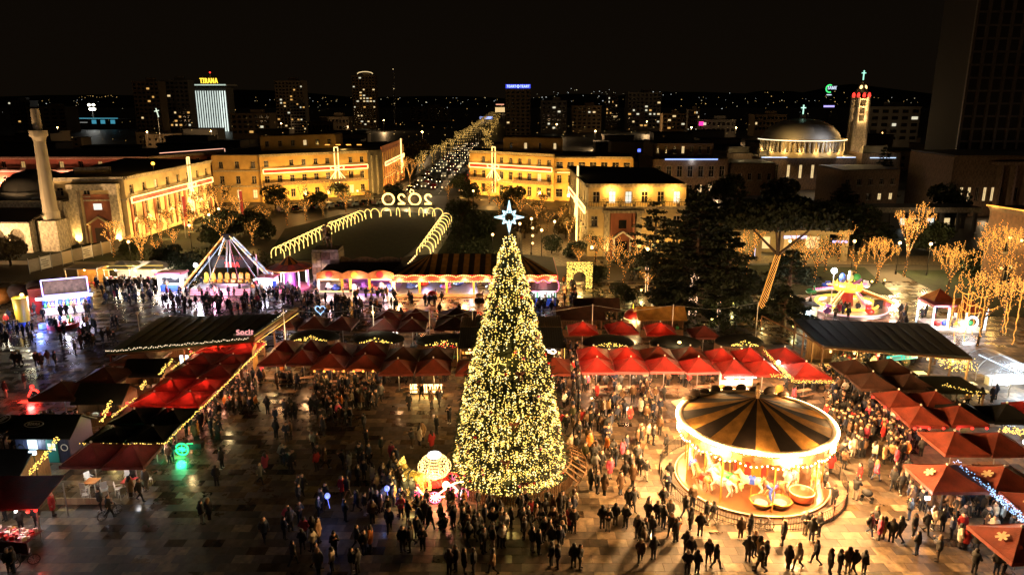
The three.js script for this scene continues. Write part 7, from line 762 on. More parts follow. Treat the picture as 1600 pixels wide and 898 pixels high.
{ // arch of lights
  const o = thing('light_gate', 'square archway covered in golden fairy lights', 'light decoration', V(10.2, 0, -108)), s = new THREE.Shape(); s.moveTo(-1.95, 0); s.lineTo(-1.95, 3.8); s.lineTo(1.95, 3.8); s.lineTo(1.95, 0); s.lineTo(0.95, 0); s.lineTo(0.95, 1.6); s.absarc(0, 1.6, 0.95, 0, PI, false); s.lineTo(-0.95, 0); s.closePath(); part('arch', new THREE.ExtrudeGeometry(s, { depth: 0.8, bevelEnabled: false, curveSegments: 8 }).translate(0, 0, -0.8), M.fir, o); const r = rng(66), p = []; for (let i = 0; i < 1500; i++) { const x = (r() - 0.5)*3.9, y = r()*3.8; if (hypot(x, y - 1.6) < 0.98 || (abs(x) < 0.98 && y < 1.6)) continue; p.push(V(x, y, 0.04 + r()*0.05)); if (y > 3.4) p.push(V(x, 3.85, -r()*0.8)); } bulbs(p, 0.05, M.gFairy, o); lamp(10.2, 2.4, -106.8, [1, 0.72, 0.22], 34, 0.5); lamp(10.2, 1, -106.9, [1, 0.72, 0.22], 20, 0.5);
  const d = thing('dome_light', 'little red-domed stall outlined in warm bulbs under the trees', 'stall', V(15.2, 0, -88.6)); mb().cyl(0, 0, 0, 1.3, 1.2, 0.85, 14).build('stall_body', M.cream2, d); part('dome', new THREE.SphereGeometry(1.15, 16, 8, 0, 2*PI, 0, PI / 2).translate(0, 1.25, 0), M.paintred, d); part('finial', mb().cyl(0, 2.3, 0, 0.09, 0.7, 0.3).geo(), M.gYellow, d); const q = []; for (let i = 0; i < 60; i++) { const a = i*PI / 30; q.push(V(cos(a)*1.32, 0.25 + 0.15*abs(sin(a*4)), sin(a)*1.32), V(cos(a)*1.1, 1.2, sin(a)*1.1)); } bulbs(q, 0.06, M.gWarm, d); lamp(15.2, 1.2, -86.9, [1, 0.7, 0.3], 14, 0.3);
  for (const [px, py, n] of [[930, 505, 'brown roofed'], [1030, 520, 'pale green roofed'], [905, 520, 'dark roofed']]) { const a = at(px, py), h = hut(a.x, a.z, 5.2, 3, `${n} low hut under the dark cedar`, { roof: n[0] === 'p' ? M.gold : M.brownc, light: 2 }); }
}
{ // statue of a rider on a stone plinth
  const o = thing('rider_statue', 'dark rider statue on a tall rough stone plinth', 'statue', V(-28.6, 0, -112)); mb().slab(0, 0, 0, 5.4, 0.5, 5.4).build('base_step', M.limestone, o); const r = rng(71); for (let k = 0; k < 4; k++) for (let i = 0; i < 3; i++) part('stone_block', unit['sb' + i] ??= mb().slab(0, 0, 0, 1.35, 1.12, 3.8 - i*0.1).geo(i*3), [M.limestone, M.brown, M.limestone][(i + k) % 3], o).position.set(-1.4 + i*1.4 + (r() - 0.5)*0.1, 0.5 + k*1.14, (r() - 0.5)*0.15);
  const g = mb().place(horseGeometry().geo(), 0, 7.2, 0, 0, PI / 2 + 0.5, 0, 2.0); g.build('horse', M.bronze, o); const p = mb(); p.bar(V(0, 7.4, 0), V(0, 8.7, 0), 0.36, 0.9, 10).ball(0, 9.15, 0, 0.26).bar(V(0.3, 8.5, 0), V(0.75, 7.9, -0.3), 0.13).bar(V(-0.3, 8.5, 0), V(-0.7, 7.9, -0.2), 0.13).bar(V(0.2, 7.5, 0), V(0.6, 6.7, -0.1), 0.18).bar(V(-0.2, 7.5, 0), V(-0.6, 6.7, -0.1), 0.18).cyl(0, 9.3, 0, 0.3, 0.2, 0.4); p.build('rider', M.bronze, o);
  mb().slab(0, 5.1, 0, 4, 0.35, 3.6).build('plinth_cap', M.limestone, o); spot(V(-24.4, 0.5, -107.6), V(-28.4, 4, -112), [1, 0.66, 0.25], 220, 0.8, 0.3); flood(-24.2, 0, -107.8, -28.4, 3, -112, 60, 'floodlight turned to the statue plinth'); lamp(-33, 1.5, -106.5, [1, 0.55, 0.6], 40, 0.4);
}
// ---- the year in lights (seen from behind) and the arches round the lawn
{ const o = thing('year_sign', 'row of tall glowing digits seen from behind beyond the light arches', 'sign', V(-27.8, 0, -194)), num = glow('digit glow', 2.4, 1.6, 0.5); mb().slab(0, 0, 0, 14.6, 0.45, 1.2).build('base', M.iron, o); const two = mb(), pts = [V(-0.9, 2.5, 0), V(-0.5, 3.1, 0), V(0.3, 3.15, 0), V(0.75, 2.5, 0), V(0.4, 1.7, 0), V(-0.9, 0.75, 0)]; two.tube(pts, 0.23, 8, 30).bar(V(-0.95, 0.75, 0), V(0.95, 0.75, 0), 0.23, 1, 8); const tg = two.geo();
  [[-4.9, 0], [-1.45, 2], [2.1, 0], [5.6, 2]].forEach(([x, d]) => { const m = d ? part('digit_two', tg, num, o) : part('digit_zero', unit.zero ??= torus(1.5, 0.24, 10, 28), num, o); m.position.set(x, d ? 0 : 1.95, 0); if (d) m.rotation.y = PI; }); part('ornament_ring', torus(0.48, 0.14, 8, 18).translate(1.4, 3.95, 0), num, o); for (const x of [-5, 0, 5]) lamp(-27.8 + x, 2, -192.6, [1, 0.75, 0.35], 60, 0.6); }
{ let n = 0, proto; const w = 1.25, pts = []; for (let i = 0; i <= 14; i++) { const a = PI*i / 14; pts.push(V(cos(a)*w, 0.85 + sin(a)*1.25, 0)); } pts.unshift(V(w, 0, 0)); pts.push(V(-w, 0, 0));
  const arch = (p, ry, where) => { if (!proto) { proto = thing('light_arch', where, 'light decoration', p, ry, 'arches of light round the lawn'); mb().tube(pts, 0.085, 5, 22).build('rope_light', M.gGold, proto); for (const s of [-w, w]) mb().slab(s, 0, 0, 0.3, 0.1, 0.3).build('foot', M.iron, proto); return proto; } return copy(proto, where, p, ry); };
  const run = (a, b, k, name, turn = PI / 2) => { const ry = atan2(-(b.z - a.z), b.x - a.x) + turn; for (let i = 0; i < k; i++) arch(a.clone().lerp(b, i / (k - 1)), ry + (i % 2 ? 0.04 : -0.03), `golden light arch, ${ordinal(i + 1)} ${name}`); };
  run(at(434, 404), at(520, 361), 14, 'from the near end of the long tunnel by the statue'); run(at(527, 359), at(563, 343), 7, 'after the statue in the long tunnel'); const top = [[575, 340.5], [586, 339.5], [603, 338.6], [622, 338], [640, 338], [658, 338], [673, 338], [684, 339]], turns = [0.7, 0.4, -0.5, 1.1, 1.35, 1.0, 0.55, 0.1]; top.forEach(([x, y], i) => arch(at(x, y), turns[i], `golden light arch standing singly before the glowing digits, ${ordinal(i + 1)} from the long tunnel`)); run(at(697, 347), at(662, 401), 11, 'from the digits along the short steep tunnel'); 
  for (const [px, py] of [[450, 395], [500, 372], [550, 350], [640, 337], [690, 350], [675, 378]]) { const p = at(px, py); lamp(p.x, 1.6, p.z, [1, 0.68, 0.25], 10, 0.5); } }

// ================================================================ TREES
const leafShape = mb().tri(V(-0.5, 0, 0), V(0.5, 0, 0), V(0, 0.9, 0.1)).tri(V(0.5, 0, 0), V(-0.5, 0, 0), V(0, -0.7, 0.15)).geo();
function leafCloud(b, blobs, n, size, r) { // leaf-sized faces through lumpy volumes, denser at their skin
  const total = blobs.reduce((s, q) => s + q[3] ** 2, 0);
  for (const [x, y, z, R, sy = 0.75] of blobs) for (let i = 0, k = round(n*R*R / total); i < k; i++) { const u = r()*2 - 1, a = r()*2*PI, q = R*(0.5 + 0.55*Math.cbrt(r())), s = sqrt(1 - u*u), e = size*(0.6 + 0.8*r()); b.place(leafShape, x + cos(a)*s*q, y + u*q*sy, z + sin(a)*s*q, r()*6.3, r()*6.3, 0, e, e, e); }
}
function branches(r, trunk, levels, o = {}) { // list of [from, to, radius, taper]; each limb forks upward
  const out = []; const grow = (p, dir, len, rad, lv) => { const q = p.clone().addScaledVector(dir, len); out.push([p, q, rad, 0.72, lv]); if (lv >= levels) return; const n = lv === 0 ? o.fork ?? 4 : 2 + floor(r()*2); for (let i = 0; i < n; i++) { const a = (i + r()*0.6)*2*PI / n, sp = (o.spread ?? 0.6)*(0.7 + 0.6*r()), d = dir.clone().multiplyScalar(o.up ?? 1).add(V(cos(a)*sp, (o.lift ?? 0.1) + 0.3*r(), sin(a)*sp)).normalize(); grow(q, d, len*(o.shrink ?? 0.7)*(0.8 + 0.4*r()), rad*0.62, lv + 1); } };
  grow(V(0, 0, 0), o.dir ?? V(0.04, 1, 0.02).normalize(), trunk, o.rad ?? 0.16, 0); return out;
}
// a bare tree wound with amber fairy lights
function litTree(label, p, seed, o = {}) {
  const r = rng(seed), t = thing(o.name ?? 'lit_tree', label, 'tree', p), segs = branches(r, o.trunk ?? 2, o.levels ?? 3, o), tr = mb(), br = mb(), pts = [];
  for (const [a, b, rad, k, lv] of segs) { (lv === 0 ? tr : br).bar(a, b, rad, k, lv > 1 ? 4 : 6); if (lv > (o.fromLevel ?? 0) - 1) { const L = a.distanceTo(b), n = round(L / (o.step ?? 0.16)); for (let i = 0; i < n; i++) { if (r() < 0.28) continue; const q = a.clone().lerp(b, (i + r()*0.5) / n), an = i*1.9 + r(); pts.push(q.add(V(cos(an), 0.2*sin(an*2), sin(an)).multiplyScalar(rad*0.9 + 0.05))); } if (o.hang && lv > 1 && r() < 0.7) for (let i = 1, k = 3 + r()*o.hang; i < k; i++) pts.push(b.clone().add(V(0.08*sin(i*2 + k), -0.17*i, 0.08*cos(i*2.3)))); } }
  tr.build('trunk', M.bark, t); br.build('branches', M.bark, t); bulbs(pts, o.bulb ?? 0.06, o.m ?? M.gAmber, t);
  if (o.leaves) { const b = mb(); leafCloud(b, segs.filter((s) => s[4] >= (o.levels ?? 3) - 1).map(([, q]) => [q.x, q.y, q.z, 0.6]), o.leaves, 0.22, r); b.build('crown', o.leafM ?? M.dryleaf, t); }
  if (o.power) { const top = segs.at(-1)[1]; lamp(p.x, (o.trunk ?? 2)*1.5, p.z + 1, [1, 0.55, 0.15], o.power, 0.8); } return t;
}
const A = { spread: 0.85, lift: 0.05, shrink: 0.75 };
[ // label, px, py, seed, options
  ['amber-lit tree before the red entrance recess of the palace', 178, 402, 1, { trunk: 2.4, levels: 4, spread: 0.7, power: 30 }], ['bushy amber-lit tree behind the food stall', 222, 412, 2, { trunk: 2, levels: 4, spread: 0.75, power: 46 }], ['slim amber-lit tree before the palace wing', 252, 386, 3, { trunk: 2, levels: 3, power: 26 }], ['leafy amber-lit tree at the end of the palace wing', 318, 350, 4, { trunk: 3, levels: 4, leaves: 500, power: 60 }], ['leafy amber-lit tree before the dark ministry bay, nearer the palace', 345, 346, 5, { trunk: 3, levels: 4, leaves: 500, power: 50 }], ['amber-lit tree beside the red banner before the dark ministry bay', 378, 358, 6, { trunk: 2.6, levels: 4, power: 46 }], ['amber-lit tree beyond the swing ride, on the lit lawn', 296, 372, 7, { trunk: 2, levels: 4, leaves: 300, power: 50 }], ['low amber-lit tree on the lawn beside the dark bush', 272, 392, 8, { trunk: 1.6, levels: 3, power: 20 }],
  ['slim lit tree before the ribbon ministry, by the dark round tree', 470, 318, 9, { trunk: 2.4, levels: 3, power: 20 }], ['lit tree before the middle of the ribbon ministry', 512, 316, 10, { trunk: 2.2, levels: 3, power: 20 }],
  ['lit bare tree where the boulevard begins, near the red front', 640, 292, 12, { trunk: 3, levels: 4, power: 60 }], ['lit bare tree on the far kerb where the boulevard begins', 742, 300, 13, { trunk: 3, levels: 4, power: 50 }], ['lit bare tree before the red boulevard front', 622, 296, 14, { trunk: 3.4, levels: 4, power: 60 }],
  ['small amber tree before the gabled palace entrance', 950, 436, 15, { trunk: 2.6, levels: 3, ...A, power: 12 }], ['bare amber-lit tree beside the one at the gabled entrance', 974, 452, 16, { trunk: 2.6, levels: 4, ...A, step: 0.3, power: 10 }], ['tall thin amber-wound tree under the dark cedar, far side', 1165, 445, 17, { trunk: 3.4, levels: 3, spread: 0.5, power: 14 }], ['amber-wound double-stemmed tree at the lit lawn edge', 1146, 448, 18, { trunk: 3, levels: 3, spread: 0.45, power: 30 }],
  ['amber tree on a thin stem behind the spinning ride, round head', 1272, 445, 19, { trunk: 3, levels: 3, ...A, power: 12 }], ['little amber tree with hanging lights beside the leaning pine', 1255, 432, 20, { trunk: 2.4, levels: 3, ...A, power: 10 }], ['amber tree before the pavilion sign', 1310, 408, 21, { trunk: 2.6, levels: 3, spread: 0.5, power: 18 }],
  ['dome-shaped amber tree with dense light strings behind the spinning ride', 1370, 442, 22, { trunk: 2.2, levels: 4, spread: 0.62, shrink: 0.82, step: 0.14, bulb: 0.06, power: 22, hang: 5 }], ['tall narrow amber tree behind the dome-shaped one', 1413, 432, 23, { trunk: 3.4, levels: 4, spread: 0.3, shrink: 0.78, step: 0.15, bulb: 0.06, power: 18, hang: 5 }], ['wide amber tree with looping lights above the orange kids\' ride', 1478, 468, 24, { trunk: 3, levels: 4, spread: 0.8, shrink: 0.74, step: 0.13, bulb: 0.062, power: 22, hang: 5 }], ['largest amber tree with long hanging light strings before the brick hall', 1545, 470, 25, { trunk: 3.6, levels: 4, spread: 0.62, shrink: 0.78, step: 0.13, bulb: 0.062, power: 26, hang: 5 }], ['weeping amber tree nearest the clear tent', 1528, 540, 26, { trunk: 3.4, levels: 4, spread: 0.75, shrink: 0.72, step: 0.16, bulb: 0.06, power: 18, hang: 5 }], ['small amber tree between the clear tent and the weeping one', 1565, 520, 27, { trunk: 2.6, levels: 4, spread: 0.7, step: 0.18, bulb: 0.07, power: 12 }],
].forEach(([l, px, py, s, o]) => litTree(l, at(px, py), 300 + s, o));
{ // young park trees wound with lights, cut from three patterns
  const protos = [], L = [[236, 372], [262, 362], [286, 352], [300, 360], [330, 362], [362, 350], [402, 346], [418, 356], [448, 352], [478, 344], [505, 338], [540, 330], [575, 322], [395, 385], [350, 392], [245, 402], [700, 312], [765, 318], [780, 336], [838, 352], [855, 362], [876, 350], [848, 330], [812, 345], [890, 378], [905, 420], [930, 412], [1010, 462], [1040, 455], [1120, 440], [1225, 425], [1240, 410], [1290, 425], [1335, 432]];
  L.forEach(([px, py], i) => { const k = i % 3, p = at(px, py), l = `young amber-lit park tree, ${ordinal(i + 1)} in a walk from the cream palace to the pine`; if (protos[k]) copy(protos[k], l, p, i*1.7, undefined, 0.8 + (i % 5)*0.09); else protos[k] = litTree(l, p, 620 + k, { name: 'young_tree', trunk: 1.6 + 0.3*k, levels: 3, spread: 0.6 + 0.1*k, step: 0.2, leaves: 220, bulb: 0.065 }); if (i % 2) lamp(p.x, 2.4, p.z + 0.9, [1, 0.52, 0.13], 22, 0.7); });
}
{ // hanging strings and looping garlands of the trees by the brick hall
  const r = rng(555), o = thing('hanging_lights', 'long amber light strings hanging from the trees by the brick hall', 'fairy lights', V(0, 0, 0)), p = []; for (let i = 0; i < 15; i++) { const q = at(1480 + r()*105, 520 + r()*34), h = 4.5 + r()*3, x = q.x, z = q.z; for (let y = h; y > 0.6 + r()*1.4; y -= 0.17) p.push(V(x + 0.05*sin(y*5), y, z + 0.05*cos(y*4))); if (i % 2) { const q2 = q.clone().add(V(1.5 + r()*1.5, 0, r() - 0.5)); p.push(...along(V(x, h, z), V(q2.x, h - r(), q2.z), 0.17, 0.5)); } } bulbs(p, 0.075, M.gAmber, o); for (const [px, py] of [[1500, 535], [1550, 530], [1570, 545]]) { const q = at(px, py); lamp(q.x, 3, q.z + 0.8, [1, 0.55, 0.15], 14, 0.6); }
}
// leaning umbrella pine with its trunk wound in lights
{ const a = at(1184, 500), t = thing('leaning_pine', 'umbrella pine with leaning trunk wound thick with lights', 'tree', a), b = atZ(1216, 398, a.z - 1.5).sub(a), tr = mb(), r = rng(51); tr.bar(V(0, 0, 0), b, 0.42, 0.7, 10); const forks = [[-3, 3, -1], [3.4, 3.2, 0.5], [0.8, 3.8, -2.2], [-1.2, 3.4, 2]], br = mb(); for (const f of forks) { const q = b.clone().add(V(...f)); br.bar(b, q, 0.2, 0.6, 6); for (let k = 0; k < 3; k++) br.bar(q, q.clone().add(V((r() - 0.5)*4, 1.6 + r(), (r() - 0.5)*3)), 0.11, 0.4, 5); } tr.build('trunk', M.bark, t); br.build('branches', M.bark, t);
  const pts = []; for (let i = 0; i < 620; i++) { const k = i / 620, q = b.clone().multiplyScalar(k), an = i*2.39, rad = lerp(0.46, 0.34, k); pts.push(q.add(V(cos(an)*rad, 0, sin(an)*rad))); } bulbs(pts, 0.055, M.gAmber, t); const c = mb(); leafCloud(c, [[b.x - 1, b.y + 5.2, b.z, 4.6, 0.4], [b.x + 3.8, b.y + 5, b.z, 3.8, 0.4], [b.x - 4.6, b.y + 4.8, b.z - 1, 3.4, 0.4], [b.x + 0.5, b.y + 6, b.z - 1, 4, 0.4], [b.x + 6.4, b.y + 4.2, b.z, 2.4, 0.4]], 9000, 0.34, r); c.build('crown', M.needle, t); for (const y of [1.5, 4]) lamp(a.x + b.x*y / b.y, y, a.z + 1, [1, 0.55, 0.16], 12, 0.6); }
// cedars: tiers of level boughs
function cedar(label, p, H, R, seed, o = {}) {
  const r = rng(seed), t = thing('cedar', label, 'tree', p), tr = mb(), c = mb(); tr.bar(V(0, 0, 0), V(0.2, H*0.97, 0), 0.42, 0.12, 9); const br = mb();
  for (let y = o.y0 ?? 1.8; y < H; y += (o.gap ?? 0.75)) { const k = y / H, n = 5 + floor(r()*3), L0 = R*(1 - k) ** 0.8 + 0.5; for (let i = 0; i < n; i++) { const a = (i + r())*2*PI / n, L = L0*(0.6 + 0.55*r()), e = V(cos(a)*L, y + L*(o.rise ?? 0.05) + (r() - 0.5)*0.4, sin(a)*L); br.bar(V(0.2*k, y, 0), e, 0.09, 0.3, 4); const m = round(L*(o.dense ?? 26)); for (let j = 0; j < m; j++) { const u = 0.25 + 0.78*sqrt(r()), w = 0.2 + 0.5*u*(L / 4); const q = V(0, y, 0).lerp(e, u), s = 0.26 + 0.22*r(); c.place(leafShape, q.x + (r() - 0.5)*w*2, q.y + (r() - 0.6)*0.35, q.z + (r() - 0.5)*w*2, 1.2 + (r() - 0.5)*1.4, r()*6.3, 0, s, s, s); } } }
  tr.build('trunk', M.bark, t); br.build('branches', M.bark, t); c.build('crown', M.needle, t); return t;
}
{ const t = cedar('largest dark cedar, standing over the red umbrellas', V(23.8, 0, -93), 16.6, 8.2, 61); const r = rng(5), p = []; for (let i = 0; i < 330; i++) { const a = i*2.4, y = 0.3 + r()*5.6; p.push(V(cos(a)*0.5, y, sin(a)*0.5)); } bulbs(p, 0.055, glow('pinkish fairy light', 2.2, 1.4, 0.85), t); lamp(23.8, 2.4, -91.6, [1, 0.65, 0.3], 5, 0.5); }
cedar('dark cedar with bare gaps before the palace with balcony storey', V(22.6, 0, -115), 12, 6, 62, { gap: 1.25, dense: 18 }); cedar('wide low dark cedar beside the largest one', V(29.6, 0, -99), 11, 7, 63); { const q = cedar('dark drooping conifer at the end of the row of masts', V(33.4, 0, -86.6), 5.5, 5, 64, { gap: 0.6 }); const p = [], r = rng(6); for (let i = 0; i < 90; i++) p.push(V(-8.6 + (i % 2)*0.2 + 0.3*sin(i), 0.4 + i*0.055, 0.4)); } cedar('dark conifer under the leaning pine', V(40.4, 0, -104), 7, 5, 65); cedar('tall dark cypress-like conifer by the cathedral yard', V(103, 0, -205), 15, 4, 66, { rise: -0.1 }); cedar('dark conifer between the cathedral and the arcade', V(76, 0, -168), 9, 5, 67); cedar('broad dark conifer before the bank', V(46, 0, -150), 11, 8, 68); cedar('dark conifer at the park edge below the apartment block', V(68, 0, -140), 8, 6, 69);
{ const o = thing('wound_tree', 'thin trunk wound with pinkish lights beside the largest cedar', 'tree', V(26.6, 0, -91)); mb().cyl(0, 0, 0, 0.16, 5, 0.7).build('trunk', M.bark, o); const p = []; for (let i = 0; i < 120; i++) p.push(V(cos(i*2.1)*0.2, 0.5 + i*0.034, sin(i*2.1)*0.2)); bulbs(p, 0.055, mats['pinkish fairy light'], o); const c = mb(); leafCloud(c, [[0, 5.4, 0, 1.6]], 500, 0.3, rng(3)); c.build('crown', M.needle, o); const q = thing('wound_tree', 'thin trunk wound with pinkish lights behind the dark cedar of bare gaps', 'tree', V(19.6, 0, -104)); mb().cyl(0, 0, 0, 0.16, 5, 0.7).build('trunk', M.bark, q); bulbs(p, 0.055, mats['pinkish fairy light'], q); const d = mb(); leafCloud(d, [[0, 5.4, 0, 1.6]], 500, 0.3, rng(4)); d.build('crown', M.needle, q); }
// round-headed dark trees and bushes
const bush = {}; function roundTree(label, p, H, R, kind = 0, ry = 0) { let t = bush[kind]; if (t) return copy(t, label, p, ry, undefined, R / t.userData.R); const r = rng(700 + kind), b = mb(), k = H / R; t = bush[kind] = thing('round_tree', label, 'tree', p, ry); t.userData.R = R; const tr = mb(); tr.bar(V(0, 0, 0), V(0, H - R*0.8, 0), 0.2, 0.7, 7); for (let i = 0; i < 5; i++) tr.bar(V(0, H - R*1.3, 0), V(cos(i*1.3)*R*0.6, H - R*0.5, sin(i*1.3)*R*0.6), 0.09, 0.4, 5); tr.build('trunk', M.bark, t); const blobs = [[0, H - R, 0, R*0.7]]; for (let i = 0; i < 7; i++) blobs.push([cos(i*0.95)*R*0.55, H - R + (r() - 0.4)*R*0.9, sin(i*0.95)*R*0.55, R*(0.4 + 0.2*r())]); leafCloud(b, blobs, 2600, 0.3, r); b.build('crown', [M.leaf, M.leaf, M.dryleaf][kind % 3], t); return t; }
[['dark round tree before the ribbon ministry, beside its corner', 430, 326, 6.6, 3.6, 0], ['dark round tree before the middle of the ribbon ministry', 494, 325, 5, 3, 1], ['dark round tree behind the bow of the ribbon ministry', 534, 312, 6, 3, 0], ['dark round bush behind the swing ride top', 352, 372, 5.4, 3.8, 1], ['dark round tree beside the swing ride top', 382, 366, 5, 3, 0], ['dark bush beyond the light tunnel start', 405, 372, 4.4, 3.2, 1], ['flat-topped dark tree beyond the digits', 732, 315, 5, 3.4, 0], ['dark round tree at the foot of the ministry across the boulevard', 800, 322, 7, 3.6, 1], ['dark bush between the light tunnel and the great tree', 722, 352, 4.6, 3.6, 0], ['dark bush at the lawn edge below the star', 752, 372, 4.6, 3.6, 1], ['dry-leaved tree beside the star', 820, 372, 5.6, 3, 2], ['small dark tree on the lit sandy path', 862, 396, 5.6, 2, 0], ['dry-leaved tree before the set-back ministry wing', 884, 372, 5, 2.8, 2], ['dark bush at the corner of the balcony palace', 898, 402, 3, 2, 1], ['dry-leaved tall tree behind the red boulevard front', 650, 262, 13, 6, 2], ['dark tree at the kerb of the boulevard, far side', 716, 296, 6, 3, 0], ['dark leafy tree at the kerb before the red front', 618, 312, 6, 3, 1], ['dark bush behind the light gate', 928, 440, 2.6, 2, 1], ['dark hedge clump under the cedar', 975, 478, 2, 2, 0], ['dark hedge clump by the red-domed stall', 1045, 502, 2.2, 2.2, 1], ['dark bush beside the lit trunks', 1120, 500, 2.4, 2.2, 0], ['dark bush on the lit lawn by the double-stemmed tree', 1130, 470, 2.4, 2.4, 1], ['dark round tree by the brick hall wall', 1515, 432, 4, 2.4, 0], ['dark round tree behind the tall narrow amber tree', 1450, 392, 6, 4, 1], ['dark round tree at the mosque porch', 16, 415, 5, 3, 2], ['dark bush before the palace entrance', 205, 396, 3, 2, 1], ['dark bush behind the food stall', 262, 420, 3, 2.6, 0], ['dark bush behind the white-framed booth', 285, 432, 3, 2.6, 1], ['dark shrub before the palace wing lawn', 330, 385, 3, 2.6, 0], ['dark tree beyond the pavilion', 1330, 372, 7, 5, 1], ['dark tree beside the pavilion sign', 1295, 360, 7, 4, 0], ['dark tree before the cathedral', 1220, 322, 8, 5, 1], ['dark tree before the bank', 1130, 320, 7, 5, 0], ['dark tree beside the bank', 1085, 340, 7, 5, 1], ['dark tree before the theatre', 1480, 345, 8, 5, 0]].forEach(([l, px, py, H, R, k], i) => roundTree(l, at(px, py), H, R, k, i*1.1));
{ const r = rng(90), o = mb(); for (let i = 0; i < 60; i++) { const t = r(), p = at(lerp(700, 760, r()), lerp(345, 400, r())); leafCloud(o, [[p.x, 0.5, p.z, 1.0 + r()*0.8, 0.7]], 60, 0.26, r); } for (let i = 0; i < 50; i++) { const p = at(lerp(200, 420, r()), lerp(395, 432, r())); leafCloud(o, [[p.x, 0.5, p.z, 1.0 + r()*0.8, 0.7]], 60, 0.26, r); } for (let i = 0; i < 60; i++) { const p = at(lerp(930, 1230, r()), lerp(462, 520, r())); leafCloud(o, [[p.x, 0.4, p.z, 0.8 + r()*0.6, 0.7]], 60, 0.24, r); } const g = o.build('park_shrubbery', M.leaf); solo(g, 'dark low shrubbery of the park beds', 'shrubs'); g.userData.kind = 'stuff'; }
// small garden lamps and lit shrubs under the cedars
[[985, 467, 'by the bare amber tree'], [1002, 462, 'beside the hedge clump'], [1145, 482, 'under the lit trunks, far one'], [1152, 470, 'under the lit trunks'], [1190, 505, 'at the foot of the leaning pine'], [1240, 520, 'by the long dark hall truss'], [1300, 478, 'behind the ticket booth'], [1382, 446, 'beside the dome-shaped amber tree'], [1362, 448, 'before the dome-shaped amber tree'], [1112, 508, 'beside the conifer']].forEach(([px, py, n], i) => { const p = at(px, py), o = thing('garden_lamp', `small yellow garden lamp ${n}`, 'lamp', p); mb().cyl(0, 0, 0, 0.05, 0.7).build('post', M.iron, o); part('lamp_globe', mb().ball(0, 0.85, 0, 0.17).geo(), glow('garden lamp globe', 2.4, 1.9, 0.6), o); lamp(p.x, 0.9, p.z + 0.25, [1, 0.85, 0.3], 7, 0.2); });
// lamps of the park paths
[[830, 398, 6.5, 'pole hung with glowing globes beside the star', 70], [866, 388, 5, 'park lamp on the lit sandy path, far end', 90], [846, 404, 5, 'park lamp on the lit sandy path, near end', 90], [812, 392, 5, 'park lamp behind the tip of the great tree', 60], [1010, 440, 5, 'park lamp behind the bare-gapped cedar', 110], [1230, 425, 5, 'park lamp by the far path beyond the leaning pine', 120], [1330, 425, 5, 'park lamp on the far path, behind the spinning ride', 120], [1400, 428, 5, 'park lamp on the far path by the narrow amber tree', 420], [1448, 430, 5, 'park lamp on the far path by the wide amber tree', 330], [300, 395, 5, 'park lamp on the lawn by the palace wing', 110], [330, 375, 5, 'park lamp behind the swing ride', 100], [345, 364, 5, 'twin lamp beside the swing ride top', 60], [205, 415, 4, 'white park lamp beside the food stall', 40], [560, 330, 5, 'street lamp by the parked cars', 50], [740, 330, 5, 'park lamp beyond the short light tunnel', 60], [770, 402, 4, 'park lamp on the grass behind the dodgem hall', 40]].forEach(([px, py, h, l, pw], i) => { const p = at(px, py), o = thing('park_lamp', l, 'street lamp', p); mb().cyl(0, 0, 0, 0.08, h, 0.6).cyl(0, 0, 0, 0.16, 0.5).build('post', M.iron, o); part('lamp_globe', mb().ball(0, h + 0.2, 0, 0.26).geo(), M.gWarm, o); if (i === 0) for (const y of [2.2, 3.6, 5]) part('lamp_globe', mb().ball(0.25, y, 0.2, 0.24).geo(), M.gWarm, o); lamp(p.x, h + 0.2, p.z + 0.4, [1, 0.68, 0.28], pw, 0.3); });
{ // tall cross-shaped light post before the balcony palace, red banners, path of the square
  const p = at(212, 556), o = thing('square_lamp', 'slim unlit lamp post before the green-roofed hall', 'street lamp', at(222, 552)); mb().cyl(0, 0, 0, 0.05, 4.6).build('post', M.white, o); mb().ball(0, 4.75, 0, 0.2).build('lamp_globe', M.white, o);
  for (const [px, py, n] of [[378, 360, 'before the dark ministry bay'], [290, 372, 'on the palace lawn']]) { const f = thing('red_flag', `tall red flag ${n}`, 'flag', at(px, py)); mb().cyl(0, 0, 0, 0.07, 9).build('flagpole', M.steel, f); mb().box(0.35, 5.6, 0, 0.7, 6, 0.04).build('cloth', M.paintred, f); }
}
